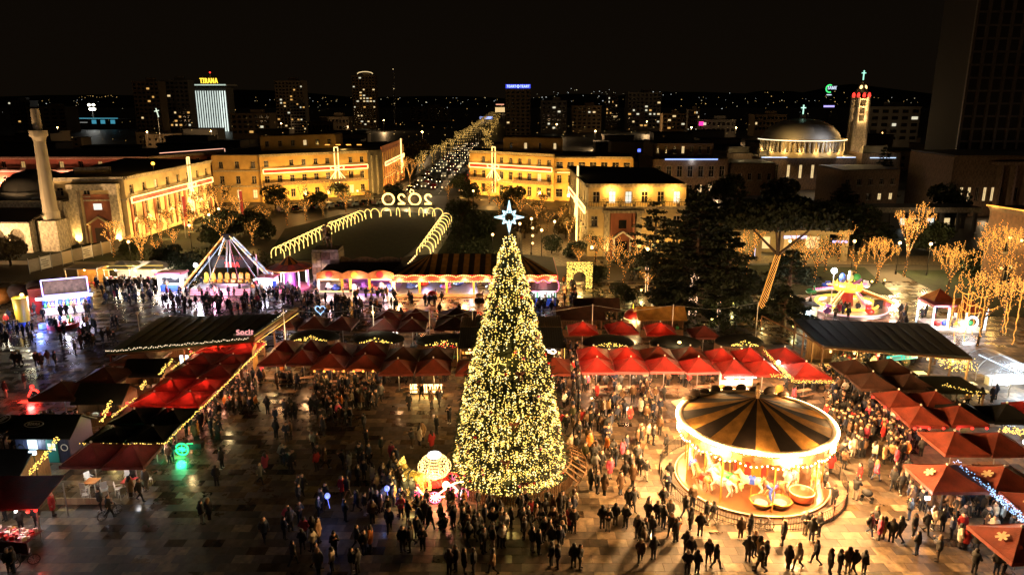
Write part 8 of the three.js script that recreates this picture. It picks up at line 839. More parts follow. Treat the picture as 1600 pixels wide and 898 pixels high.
// ================================================================ THE BOULEVARD
{ const r = rng(404), protos = []; const carM = [mat('white car paint', [0.6, 0.6, 0.6], 0.3, { metal: 0.3 }), mat('black car paint', [0.02, 0.02, 0.022], 0.25, { metal: 0.3 }), mat('silver car paint', [0.3, 0.31, 0.32], 0.3, { metal: 0.5 }), mat('dark red car paint', [0.2, 0.02, 0.02], 0.3, { metal: 0.3 })];
  function car(p, ry, label, m, lit, group) { const k = carM.indexOf(m)*2 + (lit ? 1 : 0); if (protos[k]) return copy(protos[k], label, p, ry, group); const t = protos[k] = thing('car', label, 'car', p, ry, group), s = new THREE.Shape(); s.moveTo(-2.1, 0.3); s.lineTo(2.1, 0.3); s.lineTo(2.15, 0.75); s.quadraticCurveTo(1.5, 0.95, 1.1, 0.98); s.lineTo(0.55, 1.42); s.lineTo(-1.1, 1.45); s.lineTo(-1.75, 0.98); s.lineTo(-2.12, 0.92); s.closePath(); part('body', new THREE.ExtrudeGeometry(s, { depth: 1.5, bevelEnabled: true, bevelSize: 0.08, bevelThickness: 0.1, bevelSegments: 2, curveSegments: 4 }).translate(0, 0, -0.75), m, t); mb().box(0.86, 1.18, 0, 0.04, 0.5, 1.4, 0, 0, 0.9).box(-1.45, 1.2, 0, 0.04, 0.5, 1.4, 0, 0, -0.95).box(-0.25, 1.2, 0.86, 1.4, 0.34, 0.02).box(-0.25, 1.2, -0.86, 1.4, 0.34, 0.02).build('window', M.glass, t); const wg = new THREE.CylinderGeometry(0.32, 0.32, 0.22, 14).rotateX(PI / 2); for (const x of [-1.3, 1.3]) for (const z of [-0.8, 0.8]) part('wheel', wg, M.rubber, t).position.set(x, 0.32, z); for (const z of [-0.6, 0.6]) { part('headlight', mb().ball(2.2, 0.68, z, lit ? 0.15 : 0.12).geo(), lit ? M.gHead : M.glass, t); part('tail_light', mb().ball(-2.16, 0.75, z, 0.14).geo(), lit ? M.gTail : M.paintred, t); } return t; }
  const g1 = 'cars driving on the boulevard towards the square', g2 = 'cars driving away down the boulevard';
  for (let lane = 0; lane < 4; lane++) for (let i = 0; i < 17; i++) { if (r() < 0.14) continue; const z = -224 - i*(7.5 + i*0.42) - lane*2.7 - r()*4.5; car(V(-31.4 + lane*3.3 + (r() - 0.5)*0.4, 0, z), -PI / 2 + (r() - 0.5)*0.06, `car with lit headlamps, ${ordinal(i + 1)} in the ${ordinal(lane + 1)} oncoming lane from the red front`, carM[floor(r()*4)], true, g1); }
  for (let lane = 0; lane < 2; lane++) for (let i = 0; i < 7; i++) car(V(-15.6 + lane*3.2, 0, -226 - i*(9 + i*0.5) - r()*3), PI / 2, `car seen from behind, ${ordinal(i + 1)} in the ${lane ? 'kerb' : 'inner'} lane leaving down the boulevard`, carM[floor(r()*4)], true, g2);
  for (let i = 0; i < 9; i++) { const p = at(440 + i*19, 330 - i*1.4); car(p, PI / 2 + 0.5, `parked dark car before the ribbon ministry, ${ordinal(i + 1)} from the dark round tree`, carM[i % 2 ? 1 : 2], false); }
  for (const [x, z] of [[-26, -226], [-24, -245], [-22, -270], [-22, -310], [-22, -360], [-22, -430]]) lamp(x, 5, z, [1, 0.7, 0.35], 40, 0.5);
  // trees with lights on both kerbs, and light chains spanning the road farther on
  let n = 0, proto; for (let i = 0; i < 40; i++) for (const s of [-1, 1]) { const z = -228 - i*13 - i*i*0.1, k = min(1, i / 16), x = (s < 0 ? -37.5 + 5*k : -6.5 - 10*k) + r()*1.6, l = `small tree wound with yellow lights, ${ordinal(i + 1)} along the ${s < 0 ? 'red-front' : 'ministry'} kerb of the boulevard`, g = 'lit trees along the boulevard'; if (s < 0 && z > -268) continue; if (s > 0 && z > -232) continue; if (r() < 0.12) continue; if (!proto) { proto = litTree(l, V(x, 0, z), 950, { name: 'boulevard_tree', trunk: 2.4, levels: 3, spread: 0.6, m: glow('boulevard fairy light', 2.2, 1.25, 0.28), bulb: 0.1, step: 0.3, leaves: 420, leafM: M.leaf }); proto.userData.group = g; } else copy(proto, l, V(x, 0, z), i*1.3, g, s > 0 && i > 14 ? 1.5 + 0.3*r() : 1 + 0.3*r()); n++; }
  const gd = glow('boulevard chain light', 2.2, 1.3, 0.35); let cp; for (let i = 0; i < 24; i++) { const z = -300 - i*24 - i*i*0.5; if (!cp) { cp = thing('street_chain', 'first chain of yellow lights spanning the boulevard from the square', 'fairy lights', V(-26, 0, z), 0, 'light chains across the boulevard'); bulbs(along(V(-5, 7.4, 0), V(5, 7.4, 0), 0.9, 0.5), 0.15, gd, cp); for (const x of [-5.2, 5.2]) mb().cyl(x, 0, 0, 0.09, 7.5).build('post', M.steel, cp); } else copy(cp, `${ordinal(i + 1)} chain of yellow lights spanning the boulevard from the square`, V(-26, 0, z)); }
  const u = thing('far_palace', 'brightly lit long front closing the far end of the boulevard', 'building', V(-21, 0, -1318)); mb().slab(0, 0, -12, 18, 15, 20).build('wall', M.limestone, u); for (let i = 0; i < 9; i++) part('lit_window', mb().box(-7.4 + i*1.85, 7, -1.9, 1, 8, 0.3).geo(), glow('far front light', 1.6, 1.1, 0.5), u); part('red_sign_light', mb().box(0, 16, -2, 14, 1.6, 0.4).geo(), glow('far red sign', 1.2, 0.5, 0.3), u);
}

// ================================================================ PEOPLE
// bodies are meshed from one smooth field of tapered limbs; clothes and hair are its regions
function figure(pose) {
  const J = { ...{ head: [0, 1.62, 0.02], neck: [0, 1.47, 0], chest: [0, 1.3, 0], waist: [0, 1.06, 0], pelvis: [0, 0.94, 0], shL: [-0.18, 1.4, 0], shR: [0.18, 1.4, 0], elL: [-0.27, 1.13, -0.02], elR: [0.27, 1.13, -0.02], haL: [-0.25, 0.88, 0.08], haR: [0.25, 0.88, 0.08], hiL: [-0.09, 0.92, 0], hiR: [0.09, 0.92, 0], knL: [-0.1, 0.5, 0.02], knR: [0.1, 0.5, 0.02], anL: [-0.11, 0.09, -0.01], anR: [0.11, 0.09, -0.01], toL: [-0.13, 0.05, 0.15], toR: [0.13, 0.05, 0.15] }, ...pose.j };
  const P = Object.fromEntries(Object.entries(J).map(([k, v]) => [k, V(...v)])), fat = pose.fat ?? 1, R = { SKIN: 0, HAIR: 1, COAT: 2, LEGS: 3, SHOE: 4 };
  const lowM = (a, b, t) => a.clone().lerp(b, t), long = pose.long ?? 0, bones = [];
  const bone = (a, b, ra, rb, reg) => bones.push([a, b, ra, rb, reg]);
  bone(P.head.clone().add(V(0, 0.03, 0)), P.head.clone().add(V(0, -0.05, 0.012)), 0.098, 0.075, R.SKIN); bone(P.head.clone().add(V(0, -0.09, 0.04)), P.head.clone().add(V(0, -0.075, 0.045)), 0.042, 0.045, R.SKIN); bone(P.head.clone().add(V(0, -0.02, 0.1)), P.head.clone().add(V(0, -0.035, 0.118)), 0.016, 0.02, R.SKIN); for (const s of [-1, 1]) bone(P.head.clone().add(V(s*0.098, -0.02, 0)), P.head.clone().add(V(s*0.1, 0.01, -0.01)), 0.022, 0.022, R.SKIN); bone(P.neck, P.head.clone().add(V(0, -0.08, 0)), 0.062, 0.056, R.SKIN);
  bone(P.head.clone().add(V(0, 0.06, -0.025)), P.head.clone().add(V(0, 0.0, -0.045)), 0.1, 0.09, R.HAIR); if (pose.hair) { bone(P.head.clone().add(V(0, -0.02, -0.06)), P.neck.clone().add(V(0, -0.1, -0.09)), 0.085, 0.07, R.HAIR); for (const s of [-1, 1]) bone(P.head.clone().add(V(s*0.075, 0.02, -0.02)), P.neck.clone().add(V(s*0.09, -0.02, -0.02)), 0.045, 0.04, R.HAIR); } if (pose.hat) bone(P.head.clone().add(V(0, 0.085, 0)), P.head.clone().add(V(0, 0.14, -0.02)), 0.108, 0.07, R.HAIR);
  bone(P.neck.clone().add(V(0, -0.03, -0.01)), P.chest, 0.1*fat, 0.17*fat, R.COAT); bone(lowM(P.shL, P.shR, 0.15), lowM(P.shL, P.shR, 0.85), 0.105*fat, 0.105*fat, R.COAT); bone(P.chest, P.waist, 0.172*fat, 0.15*fat, R.COAT); bone(P.waist, P.pelvis, 0.155*fat, 0.165*fat, R.COAT); for (const s of ['L', 'R']) { const x = s === 'L' ? -1 : 1; bone(P.chest.clone().add(V(x*0.08, 0, 0)), P.pelvis.clone().add(V(x*0.06, -0.04, 0)), 0.12*fat, 0.115*fat, R.COAT); if (long) bone(P.pelvis.clone().add(V(x*0.05, 0, 0)), lowM(P['hi' + s], P['kn' + s], long), 0.15*fat, 0.14*fat, R.COAT);
    bone(P['sh' + s], P['el' + s], 0.078*fat, 0.064*fat, R.COAT); bone(P['el' + s], lowM(P['el' + s], P['ha' + s], 0.86), 0.064*fat, 0.046*fat, R.COAT); const d = P['ha' + s].clone().sub(P['el' + s]).normalize(); bone(lowM(P['el' + s], P['ha' + s], 0.88), P['ha' + s].clone().addScaledVector(d, 0.05), 0.032, 0.04, R.SKIN);
    bone(P['hi' + s], P['kn' + s], 0.098, 0.062, R.LEGS); bone(P['kn' + s], P['an' + s], 0.064, 0.044, R.LEGS); bone(P['an' + s].clone().add(V(0, -0.02, 0)), P['to' + s], 0.052, 0.042, R.SHOE); }
  // the field
  const S = 2.1, res = 84, mc = new MarchingCubes(res, M.skin, false, false, 60000), F = mc.field; F.fill(-1); const k = 0.028, inv = bones.map(([a, b, ra, rb]) => [a.x, a.y, a.z, b.x - a.x, b.y - a.y, b.z - a.z, ra, rb]).map((q) => [...q, 1 / max(1e-9, q[3] ** 2 + q[4] ** 2 + q[5] ** 2)]), cy = 0.98;
  const dist = (x, y, z) => { let s = 0, best = 9, bi = 0; for (let i = 0; i < inv.length; i++) { const q = inv[i], px = x - q[0], py = y - q[1], pz = z - q[2], t = clamp((px*q[3] + py*q[4] + pz*q[5])*q[8], 0, 1), d = sqrt((px - q[3]*t) ** 2 + (py - q[4]*t) ** 2 + (pz - q[5]*t) ** 2) - lerp(q[6], q[7], t); if (d < best) { best = d; bi = i; } if (d < 0.3) s += Math.exp(-d / k); } return [s > 0 ? -k*Math.log(s) : best, bi, best]; };
  const lo = [1e9, 1e9, 1e9], hi = [-1e9, -1e9, -1e9]; for (const [a, b, ra, rb] of bones) for (const [p, r] of [[a, ra], [b, rb]]) p.toArray().forEach((v, i) => { lo[i] = min(lo[i], v - r - 0.08); hi[i] = max(hi[i], v + r + 0.08); });
  const h = res / 2, w = (i) => (i - h) / h*(S / 2);
  for (let z = 1; z < res - 1; z++) { const wz = w(z); if (wz < lo[2] || wz > hi[2]) continue; for (let y = 1; y < res - 1; y++) { const wy = w(y) + cy; if (wy < lo[1] || wy > hi[1]) continue; for (let x = 1; x < res - 1; x++) { const wx = w(x); if (wx < lo[0] || wx > hi[0]) continue; F[z*res*res + y*res + x] = -dist(wx, wy, wz)[0]; } } }
  mc.isolation = 0; mc.update(); const n = mc.count, pa = mc.positionArray, na = mc.normalArray, out = [0, 1, 2, 3, 4].map(() => ({ p: [], n: [] }));
  for (let i = 0; i < n; i += 3) { const c = [0, 0, 0]; for (let e = 0; e < 9; e++) c[e % 3] += pa[i*3 + e]/3*(S / 2); c[1] += cy; const bi = dist(...c)[1]; let reg = bones[bi][4]; const o = out[reg]; for (let e = 0; e < 9; e += 3) { const X = pa[i*3 + e]*S / 2, Y = pa[i*3 + e + 1]*S / 2 + cy, Z = pa[i*3 + e + 2]*S / 2; o.p.push(X, Y, Z); const nl = hypot(na[i*3 + e], na[i*3 + e + 1], na[i*3 + e + 2]) || 1; o.n.push(na[i*3 + e]/nl, na[i*3 + e + 1]/nl, na[i*3 + e + 2]/nl); } }
  // fingers: four of unequal length, curled a little, and a thumb from the side of the palm
  const fg = mb(); for (const s of ['L', 'R']) { const hnd = P['ha' + s], d = hnd.clone().sub(P['el' + s]).normalize(), side = V(0, 0, 1).cross(d).normalize(), up = d.clone().cross(side); for (let f = 0; f < 4; f++) { const a = hnd.clone().addScaledVector(d, 0.07).addScaledVector(side, (f - 1.5)*0.019), l = [0.034, 0.042, 0.039, 0.03][f], b = a.clone().addScaledVector(d, l).addScaledVector(up, 0.006), c = b.clone().addScaledVector(d, l*0.6).addScaledVector(up, 0.018); fg.bar(a, b, 0.009, 0.95, 4).bar(b, c, 0.0085, 0.8, 4); } const t0 = hnd.clone().addScaledVector(side, (s === 'L' ? 1 : -1)*0.03).addScaledVector(d, 0.015), t1 = t0.clone().addScaledVector(side, (s === 'L' ? 1 : -1)*0.025).addScaledVector(d, 0.035); fg.bar(t0, t1, 0.011, 0.85, 4); } out[0].p.push(...fg.p); out[0].n.push(...fg.n);
  return out.map(({ p, n: nn }, i) => { const g = new THREE.BufferGeometry(), P2 = new Float32Array(p), U = new Float32Array(p.length / 3*2); for (let q = 0; q < p.length / 3; q++) { U[q*2] = p[q*3]; U[q*2 + 1] = p[q*3 + 1]; } g.setAttribute('position', new THREE.BufferAttribute(P2, 3)); g.setAttribute('normal', new THREE.BufferAttribute(new Float32Array(nn), 3)); g.setAttribute('uv', new THREE.BufferAttribute(U, 2)); return g; });
}
const walk = { knL: [-0.1, 0.52, 0.18], anL: [-0.1, 0.1, 0.26], toL: [-0.11, 0.07, 0.42], knR: [0.1, 0.48, -0.04], anR: [0.1, 0.16, -0.33], toR: [0.11, 0.06, -0.2], elL: [-0.27, 1.14, -0.12], haL: [-0.26, 0.92, -0.08], elR: [0.27, 1.14, 0.06], haR: [0.24, 0.95, 0.24] };
const POSES = [
  ['standing', { fat: 1.05 }], ['standing with hands in pockets', { fat: 1.1, j: { elL: [-0.31, 1.14, -0.05], elR: [0.31, 1.14, -0.05], haL: [-0.19, 0.95, 0.1], haR: [0.19, 0.95, 0.1] } }], ['walking', { j: walk }], ['standing with long hair and long coat', { long: 0.75, hair: 1, fat: 0.96, j: { knL: [-0.07, 0.5, 0.02], knR: [0.07, 0.5, 0.02], anL: [-0.07, 0.09, 0], anR: [0.07, 0.09, 0], toL: [-0.08, 0.05, 0.14], toR: [0.08, 0.05, 0.14] } }],
  ['raising a phone', { hat: 1, j: { elR: [0.26, 1.22, 0.2], haR: [0.1, 1.45, 0.36], elL: [-0.25, 1.2, 0.18], haL: [-0.06, 1.4, 0.36] } }], ['walking with long hair', { hair: 1, fat: 0.95, long: 0.35, j: walk }], ['with folded arms', { fat: 1.08, j: { elL: [-0.29, 1.14, 0.06], elR: [0.29, 1.14, 0.06], haL: [0.06, 1.18, 0.22], haR: [-0.06, 1.16, 0.21] } }], ['reaching out one arm', { fat: 1, hat: 1, j: { elL: [-0.42, 1.3, 0.12], haL: [-0.6, 1.28, 0.3], knL: [-0.14, 0.5, 0.05], anL: [-0.18, 0.09, 0], toL: [-0.22, 0.05, 0.15] } }],
  ['crouching', { j: { head: [0, 1.02, 0.22], neck: [0, 0.9, 0.14], chest: [0, 0.75, 0.08], waist: [0, 0.53, 0], pelvis: [0, 0.42, -0.05], shL: [-0.18, 0.84, 0.1], shR: [0.18, 0.84, 0.1], elL: [-0.26, 0.6, 0.22], elR: [0.26, 0.6, 0.22], haL: [-0.1, 0.62, 0.44], haR: [0.1, 0.62, 0.44], hiL: [-0.1, 0.4, -0.04], hiR: [0.1, 0.4, -0.04], knL: [-0.16, 0.5, 0.33], knR: [0.16, 0.42, 0.34], anL: [-0.14, 0.1, 0.04], anR: [0.14, 0.1, 0.02], toL: [-0.16, 0.05, 0.2], toR: [0.16, 0.05, 0.18] } }],
  ['sitting', { j: { head: [0, 1.22, 0.05], neck: [0, 1.08, 0], chest: [0, 0.9, 0], waist: [0, 0.66, -0.02], pelvis: [0, 0.54, -0.03], shL: [-0.18, 1.0, 0], shR: [0.18, 1.0, 0], elL: [-0.26, 0.76, 0.08], elR: [0.26, 0.76, 0.08], haL: [-0.1, 0.72, 0.34], haR: [0.1, 0.72, 0.34], hiL: [-0.1, 0.52, 0], hiR: [0.1, 0.52, 0], knL: [-0.12, 0.53, 0.42], knR: [0.12, 0.53, 0.42], anL: [-0.12, 0.1, 0.42], anR: [0.12, 0.1, 0.42], toL: [-0.13, 0.05, 0.58], toR: [0.13, 0.05, 0.58] } }],
].map(([phrase, pose]) => ({ adj: pose.hair ? 'long-haired ' : pose.hat ? 'capped ' : '', verb: phrase.startsWith('walking') ? 'walking' : /crouch|sitt|phone|reach|folded/.test(phrase) ? phrase.replace('raising a phone', 'phoning').replace('reaching out one arm', 'reaching').replace('with folded arms', 'arms folded') : 'standing', geo: figure(pose) }));
const COATS = { black: [0.014, 0.014, 0.015], charcoal: [0.035, 0.035, 0.037], navy: [0.016, 0.022, 0.05], brown: [0.09, 0.048, 0.022], camel: [0.34, 0.21, 0.1], white: [0.62, 0.6, 0.56], cream: [0.5, 0.42, 0.32], red: [0.42, 0.02, 0.018], pink: [0.55, 0.07, 0.13], orange: [0.5, 0.15, 0.02], grey: [0.16, 0.16, 0.16], olive: [0.06, 0.06, 0.025] }, coatM = Object.fromEntries(Object.entries(COATS).map(([k, c]) => [k, mat(k + ' coat', c, 0.75)]));
const legM = [mat('black trousers', [0.012, 0.012, 0.014], 0.8), mat('denim', [0.03, 0.045, 0.09], 0.85), mat('brown trousers', [0.07, 0.045, 0.03], 0.85), mat('pale trousers', [0.35, 0.31, 0.26], 0.85)], hairM = [mat('dark hair', [0.012, 0.008, 0.006], 0.6), mat('brown hair', [0.05, 0.025, 0.012], 0.6), mat('fair hair', [0.25, 0.15, 0.06], 0.6)], shoeM = [mat('dark shoes', [0.02, 0.017, 0.015], 0.6), mat('white shoes', [0.6, 0.58, 0.55], 0.6)], skinM = [M.skin, mat('fair skin', [0.58, 0.38, 0.27], 0.6)];
const PEOPLE = [], r8 = rng(2020);
const zones = [ // where people stand, named by what is there: [test, phrase]
  [(p) => hypot(p.x - CAR.x, p.z - CAR.z) < 9.4 && p.z < CAR.z - 3, 'behind the carousel'], [(p) => hypot(p.x - CAR.x, p.z - CAR.z) < 9.6, 'along the carousel fence'], [(p) => hypot(p.x + 7.2, p.z + 47.5) < 5.2, 'round the glowing coach'], [(p) => hypot(p.x - TREE.x, p.z - TREE.z) < 8.2, 'close to the great tree'], [(p) => p.x > 27.5 && p.z > -49, 'by the printed umbrellas'], [(p) => p.x > 24 && p.z > -62, 'before the rust umbrellas'], [(p) => p.x > 22 && p.z > -45, 'below the carousel'], [(p) => p.x > 0 && p.z > -44.5, 'below the great tree'], [(p) => p.x > 0 && p.x < 14 && p.z > -58, 'between tree and carousel'], [(p) => p.x > 4 && p.z > -67, 'before the bright red umbrellas'], [(p) => p.x < -24 && p.z > -60, 'by the dark-side lane'], [(p) => p.x < -33 && p.z < -78, 'near the prize booth'], [(p) => p.z < -84 && p.x < -26, 'before the swinging ride'], [(p) => p.z < -84 && p.x < 10, 'before the dodgem hall'], [(p) => p.z < -84, 'near the spinning ride'], [(p) => p.z < -53 && p.x < 0, 'before the glowing letters'], [(p) => p.x < -10, 'on the dark open paving'], [() => true, 'below the coach']];
function person(px, py, coat, pose, o = {}) { const p = o.at ?? at(px, py); PEOPLE.push({ p, px: px ?? 800 + p.x / -p.z*FOCAL, coat, pose, s: (o.child ? 0.68 : 1)*(0.95 + 0.1*r8()), ry: o.ry ?? r8()*2*PI, legs: o.legs ?? (r8() < 0.6 ? 0 : floor(r8()*4)), hair: r8() < 0.7 ? 0 : r8() < 0.7 ? 1 : 2, zone: zones.find(([t]) => t(p))[1], child: o.child, note: o.note, shoe: r8() < 0.2 ? 1 : 0, sk: r8() < 0.5 ? 0 : 1 }); }
const coatsDark = ['black', 'black', 'charcoal', 'navy', 'black', 'brown', 'charcoal', 'grey', 'olive'], anyCoat = () => r8() < 0.8 ? coatsDark[floor(r8()*9)] : ['camel', 'white', 'cream', 'red', 'pink', 'orange'][floor(r8()*6)], anyPose = () => [0, 1, 2, 3, 0, 5, 6, 1, 2, 4, 7][floor(r8()*11)];
// feet read off the photograph, square by square: [x, y] in that part's enlargement
const near = (ox, oy, s, list) => list.forEach(([x, y, c, k]) => person(ox + x / s, oy + y / s, c ?? anyCoat(), k ?? anyPose()));
near(800, 600, 3.0125, [[228, 215], [255, 225, 'black', 5], [296, 105], [245, 120, 'white'], [320, 205], [330, 208, 'red'], [370, 215, 'black', 0], [465, 215, 'black', 3], [495, 185, 'navy'], [400, 75, 'red', 3], [413, 150, 'charcoal'], [528, 160], [555, 185, 'red', 3], [605, 150, 'white', 3], [640, 275, 'cream'], [665, 285, 'black', 1], [632, 185], [695, 240, 'brown'], [725, 325, 'black', 0], [315, 265], [300, 330], [278, 320], [345, 370], [380, 375, 'black', 4], [420, 410, 'black', 5], [447, 330], [460, 445, 'pink', 3], [490, 385, 'black', 4], [520, 350, 'pink', 3], [540, 415, 'charcoal', 1], [557, 420, 'black', 0], [600, 430, 'black', 1], [630, 450, 'black', 2], [612, 345, 'brown'], [370, 500], [400, 515, 'charcoal', 3], [435, 525, 'brown', 3], [510, 520, 'brown', 3], [548, 595, 'black', 0], [572, 595, 'charcoal', 5], [425, 680, 'black', 1], [452, 690, 'black', 6], [487, 665, 'black', 0], [535, 675, 'black', 1], [590, 730, 'black', 0], [625, 740, 'black', 1], [655, 730, 'charcoal', 0], [640, 640, 'brown', 3], [685, 660, 'black', 1], [712, 680, 'black', 6], [745, 650, 'grey'], [770, 745, 'black', 7], [712, 590, 'black', 1], [730, 520], [740, 470, 'black', 6], [815, 630, 'black', 2], [850, 580, 'brown', 0], [840, 690, 'black', 3], [885, 715, 'black', 1], [915, 660, 'black', 0], [945, 655, 'black', 2], [820, 810, 'black', 6], [840, 835, 'black', 2], [925, 840, 'black', 5], [960, 870, 'black', 2], [1075, 730, 'brown', 0], [1120, 720, 'black', 3], [1110, 835, 'charcoal', 1], [1140, 810, 'black', 0], [1165, 830, 'camel', 3], [1170, 885, 'black', 2], [1195, 850, 'black', 0], [825, 895, 'black', 1], [870, 898, 'black', 6], [235, 615, 'black', 2], [265, 640, 'black', 6], [290, 600, 'cream', 3], [270, 690, 'red', 3], [185, 860, 'black', 0], [215, 870, 'black', 1], [235, 750, 'charcoal', 3], [290, 865, 'black', 0], [320, 870, 'black', 1], [50, 690, 'charcoal'], [75, 680, 'black'], [95, 790, 'black', 1], [125, 800, 'black', 0], [140, 690, 'black', 6], [195, 690, 'black', 1], [165, 600, 'black', 0], [60, 600, 'black', 1], [120, 640, 'black', 4], [155, 640, 'black', 0], [185, 780, 'black', 2], [300, 440, 'black', 3], [480, 120], [500, 75, 'white', 5], [395, 360, 'charcoal', 5]]);
near(400, 600, 3.0125, [[300, 200, 'black', 1], [315, 202, 'charcoal', 2], [150, 170], [185, 165, 'black', 3], [510, 230, 'black', 6], [720, 125, 'black', 3], [780, 75, 'black', 2], [825, 115, 'brown', 0], [862, 105, 'charcoal', 5], [910, 185, 'black', 4], [850, 235, 'black', 0], [785, 270, 'camel', 3], [735, 300, 'charcoal'], [770, 290, 'cream', 3], [828, 315, 'red', 3], [590, 340, 'black', 1], [520, 300, 'black', 0], [410, 400, 'black', 4], [440, 410, 'grey', 3], [220, 520, 'black', 2], [205, 530, 'black', 6], [310, 600, 'charcoal'], [405, 530, 'red', 3], [430, 540, 'black', 5], [512, 615, 'black', 0], [570, 610, 'black', 7], [620, 640, 'black', 7], [295, 745, 'camel', 3], [268, 800, 'cream', 2], [40, 740, 'grey', 5], [510, 800, 'black', 1], [540, 780, 'orange', 3], [370, 810, 'black', 4], [550, 470, 'cream', 3], [600, 480, 'brown', 5], [640, 500, 'brown', 3], [685, 590, 'black', 1], [675, 620, 'black', 0], [715, 650, 'charcoal', 6], [760, 640, 'black', 4], [820, 690, 'black', 5], [875, 680, 'black', 8], [925, 600, 'black', 1], [955, 550, 'black', 0], [885, 690, 'black', 8], [930, 680, 'black', 6], [975, 690, 'black', 3], [690, 785, 'black', 0], [725, 790, 'black', 1], [785, 780, 'black', 6], [1045, 600, 'black', 0], [1030, 700, 'charcoal', 3], [1065, 780, 'black', 1], [1115, 780, 'black', 0], [1150, 760, 'black', 5], [1115, 695, 'black', 1], [1075, 670, 'navy', 6], [1155, 690, 'cream', 3], [940, 880, 'black', 6], [980, 890, 'black', 3], [1025, 895, 'black', 0], [1115, 895, 'camel', 5], [910, 898, 'brown', 0], [450, 890, 'black', 1], [480, 895, 'black', 0], [360, 890, 'cream', 7], [295, 895, 'grey', 3], [140, 385, 'charcoal'], [290, 380, 'black'], [325, 400, 'brown'], [330, 565, 'black'], [20, 470, 'grey', 5], [700, 540, 'black', 3], [735, 545, 'black', 0], [660, 450, 'black', 1], [805, 600, 'black', 6], [770, 690, 'black', 3], [640, 560, 'charcoal']]);
near(1200, 600, 3.0125, [[70, 760, 'black', 3], [205, 740, 'black', 0], [240, 715, 'black', 1], [175, 705, 'black', 6], [95, 870, 'black', 3], [140, 870, 'cream', 5], [225, 850, 'black', 2], [290, 890, 'charcoal', 3], [335, 895, 'black', 0], [375, 890, 'brown', 1], [405, 895, 'black', 2], [450, 896, 'charcoal', 0], [480, 715, 'black', 5], [505, 690, 'charcoal', 1], [525, 735, 'pink', 3], [545, 730, 'camel', 3], [580, 745, 'black', 0], [620, 740, 'black', 5], [685, 720, 'black', 3], [700, 805, 'black', 6], [800, 835, 'black', 7], [665, 640, 'black', 1], [680, 585, 'brown', 3], [715, 580, 'black', 0], [590, 500, 'black', 2], [625, 520, 'black', 2], [410, 545, 'black', 4], [480, 440, 'black', 6], [508, 455, 'pink', 5], [428, 470, 'red', 3], [745, 705, 'black', 5], [775, 685, 'cream', 3], [820, 695, 'black', 1], [900, 770, 'cream', 3], [930, 780, 'red', 3], [975, 800, 'black', 1], [910, 715, 'red', 0], [350, 370, 'black', 1], [400, 345, 'cream', 7], [430, 345, 'black', 3], [500, 360, 'cream', 5], [545, 375, 'camel', 3], [603, 390, 'pink', 3], [650, 360, 'orange', 5], [295, 420, 'red', 3], [325, 360, 'brown'], [265, 510, 'black', 1], [310, 580, 'black', 7], [215, 520, 'white', 3], [1075, 895, 'black', 0], [1110, 896, 'charcoal', 1], [970, 893, 'black', 6], [540, 270, 'red', 3], [605, 275, 'red', 5], [460, 280, 'pink', 3], [285, 130, 'white', 3], [120, 90, 'pink', 5], [380, 260], [345, 200], [300, 200, 'black']]);
near(0, 600, 3.0125, [[475, 600, 'black', 0], [515, 628, 'black', 2], [615, 535, 'camel', 3], [70, 885, 'black', 7], [48, 890, 'black', 0], [950, 660, 'black', 1], [985, 640, 'charcoal', 3], [660, 550, 'black'], [690, 500, 'grey'], [100, 690, 'black', 1], [175, 670, 'black', 0], [250, 620, 'red', 3], [25, 640, 'red', 1], [1020, 480, 'black', 0], [1045, 400, 'charcoal'], [630, 480, 'black']]);
near(0, 400, 3.99, [[85, 690, 'black', 2], [105, 690, 'black', 5], [130, 690, 'black', 2], [35, 885, 'black', 0], [155, 830, 'black', 1], [230, 690, 'charcoal'], [260, 700, 'black', 3], [300, 680], [345, 690, 'black', 1], [470, 620, 'black', 0], [500, 530], [570, 560, 'black', 3], [400, 500, 'black', 1], [385, 560, 'navy', 0], [110, 500, 'black', 0], [145, 510, 'black', 1], [180, 500, 'black', 6], [205, 490, 'black'], [15, 560, 'black', 2], [330, 460, 'black', 0], [350, 470, 'black', 3], [310, 460, 'black'], [215, 370, 'black', 1], [270, 400, 'black', 0], [380, 385, 'black', 3], [415, 380, 'black', 1], [640, 540], [680, 530], [715, 550, 'black', 2], [705, 450], [730, 450, 'black', 5], [885, 230, 'black', 0], [850, 270], [780, 290, 'black', 1], [810, 310, 'black', 3]]);
near(400, 400, 3.99, [[735, 365, 'black', 0], [775, 365, 'black', 5], [640, 400, 'black', 1], [880, 345, 'black', 0], [900, 370, 'charcoal', 8], [970, 420, 'black', 1], [985, 450, 'black', 0], [1145, 370, 'black', 3], [1265, 380, 'black', 1], [1080, 315, 'black', 2], [1055, 310, 'black', 0], [955, 285, 'charcoal', 3], [370, 215, 'navy', 1], [390, 215, 'black', 0], [195, 290, 'black', 5], [150, 320, 'black', 2], [1245, 480, 'black', 0], [1215, 490, 'charcoal', 1]]);
person(915, 448, 'black', 1, { note: 'in the light gate' }); for (const [x, y] of [[822, 402], [830, 404], [841, 400], [875, 396], [812, 396]]) person(x, y, 'black', anyPose()); near(1200, 400, 3.99, [[85, 300, 'white', 0], [110, 300, 'black', 1], [130, 290, 'black', 3], [180, 220, 'cream', 3], [900, 345, 'pink', 3], [815, 420, 'black', 0], [835, 418, 'brown', 1], [945, 410, 'black', 2], [975, 455, 'black', 0], [1020, 485, 'black', 1], [1060, 430, 'navy', 5], [1095, 500, 'black', 0], [1130, 510, 'black', 3], [480, 400, 'black', 0], [520, 400, 'black', 1], [435, 395, 'brown', 3], [1400, 790, 'black', 0], [1460, 800, 'black', 1], [1445, 840, 'charcoal', 3]]);
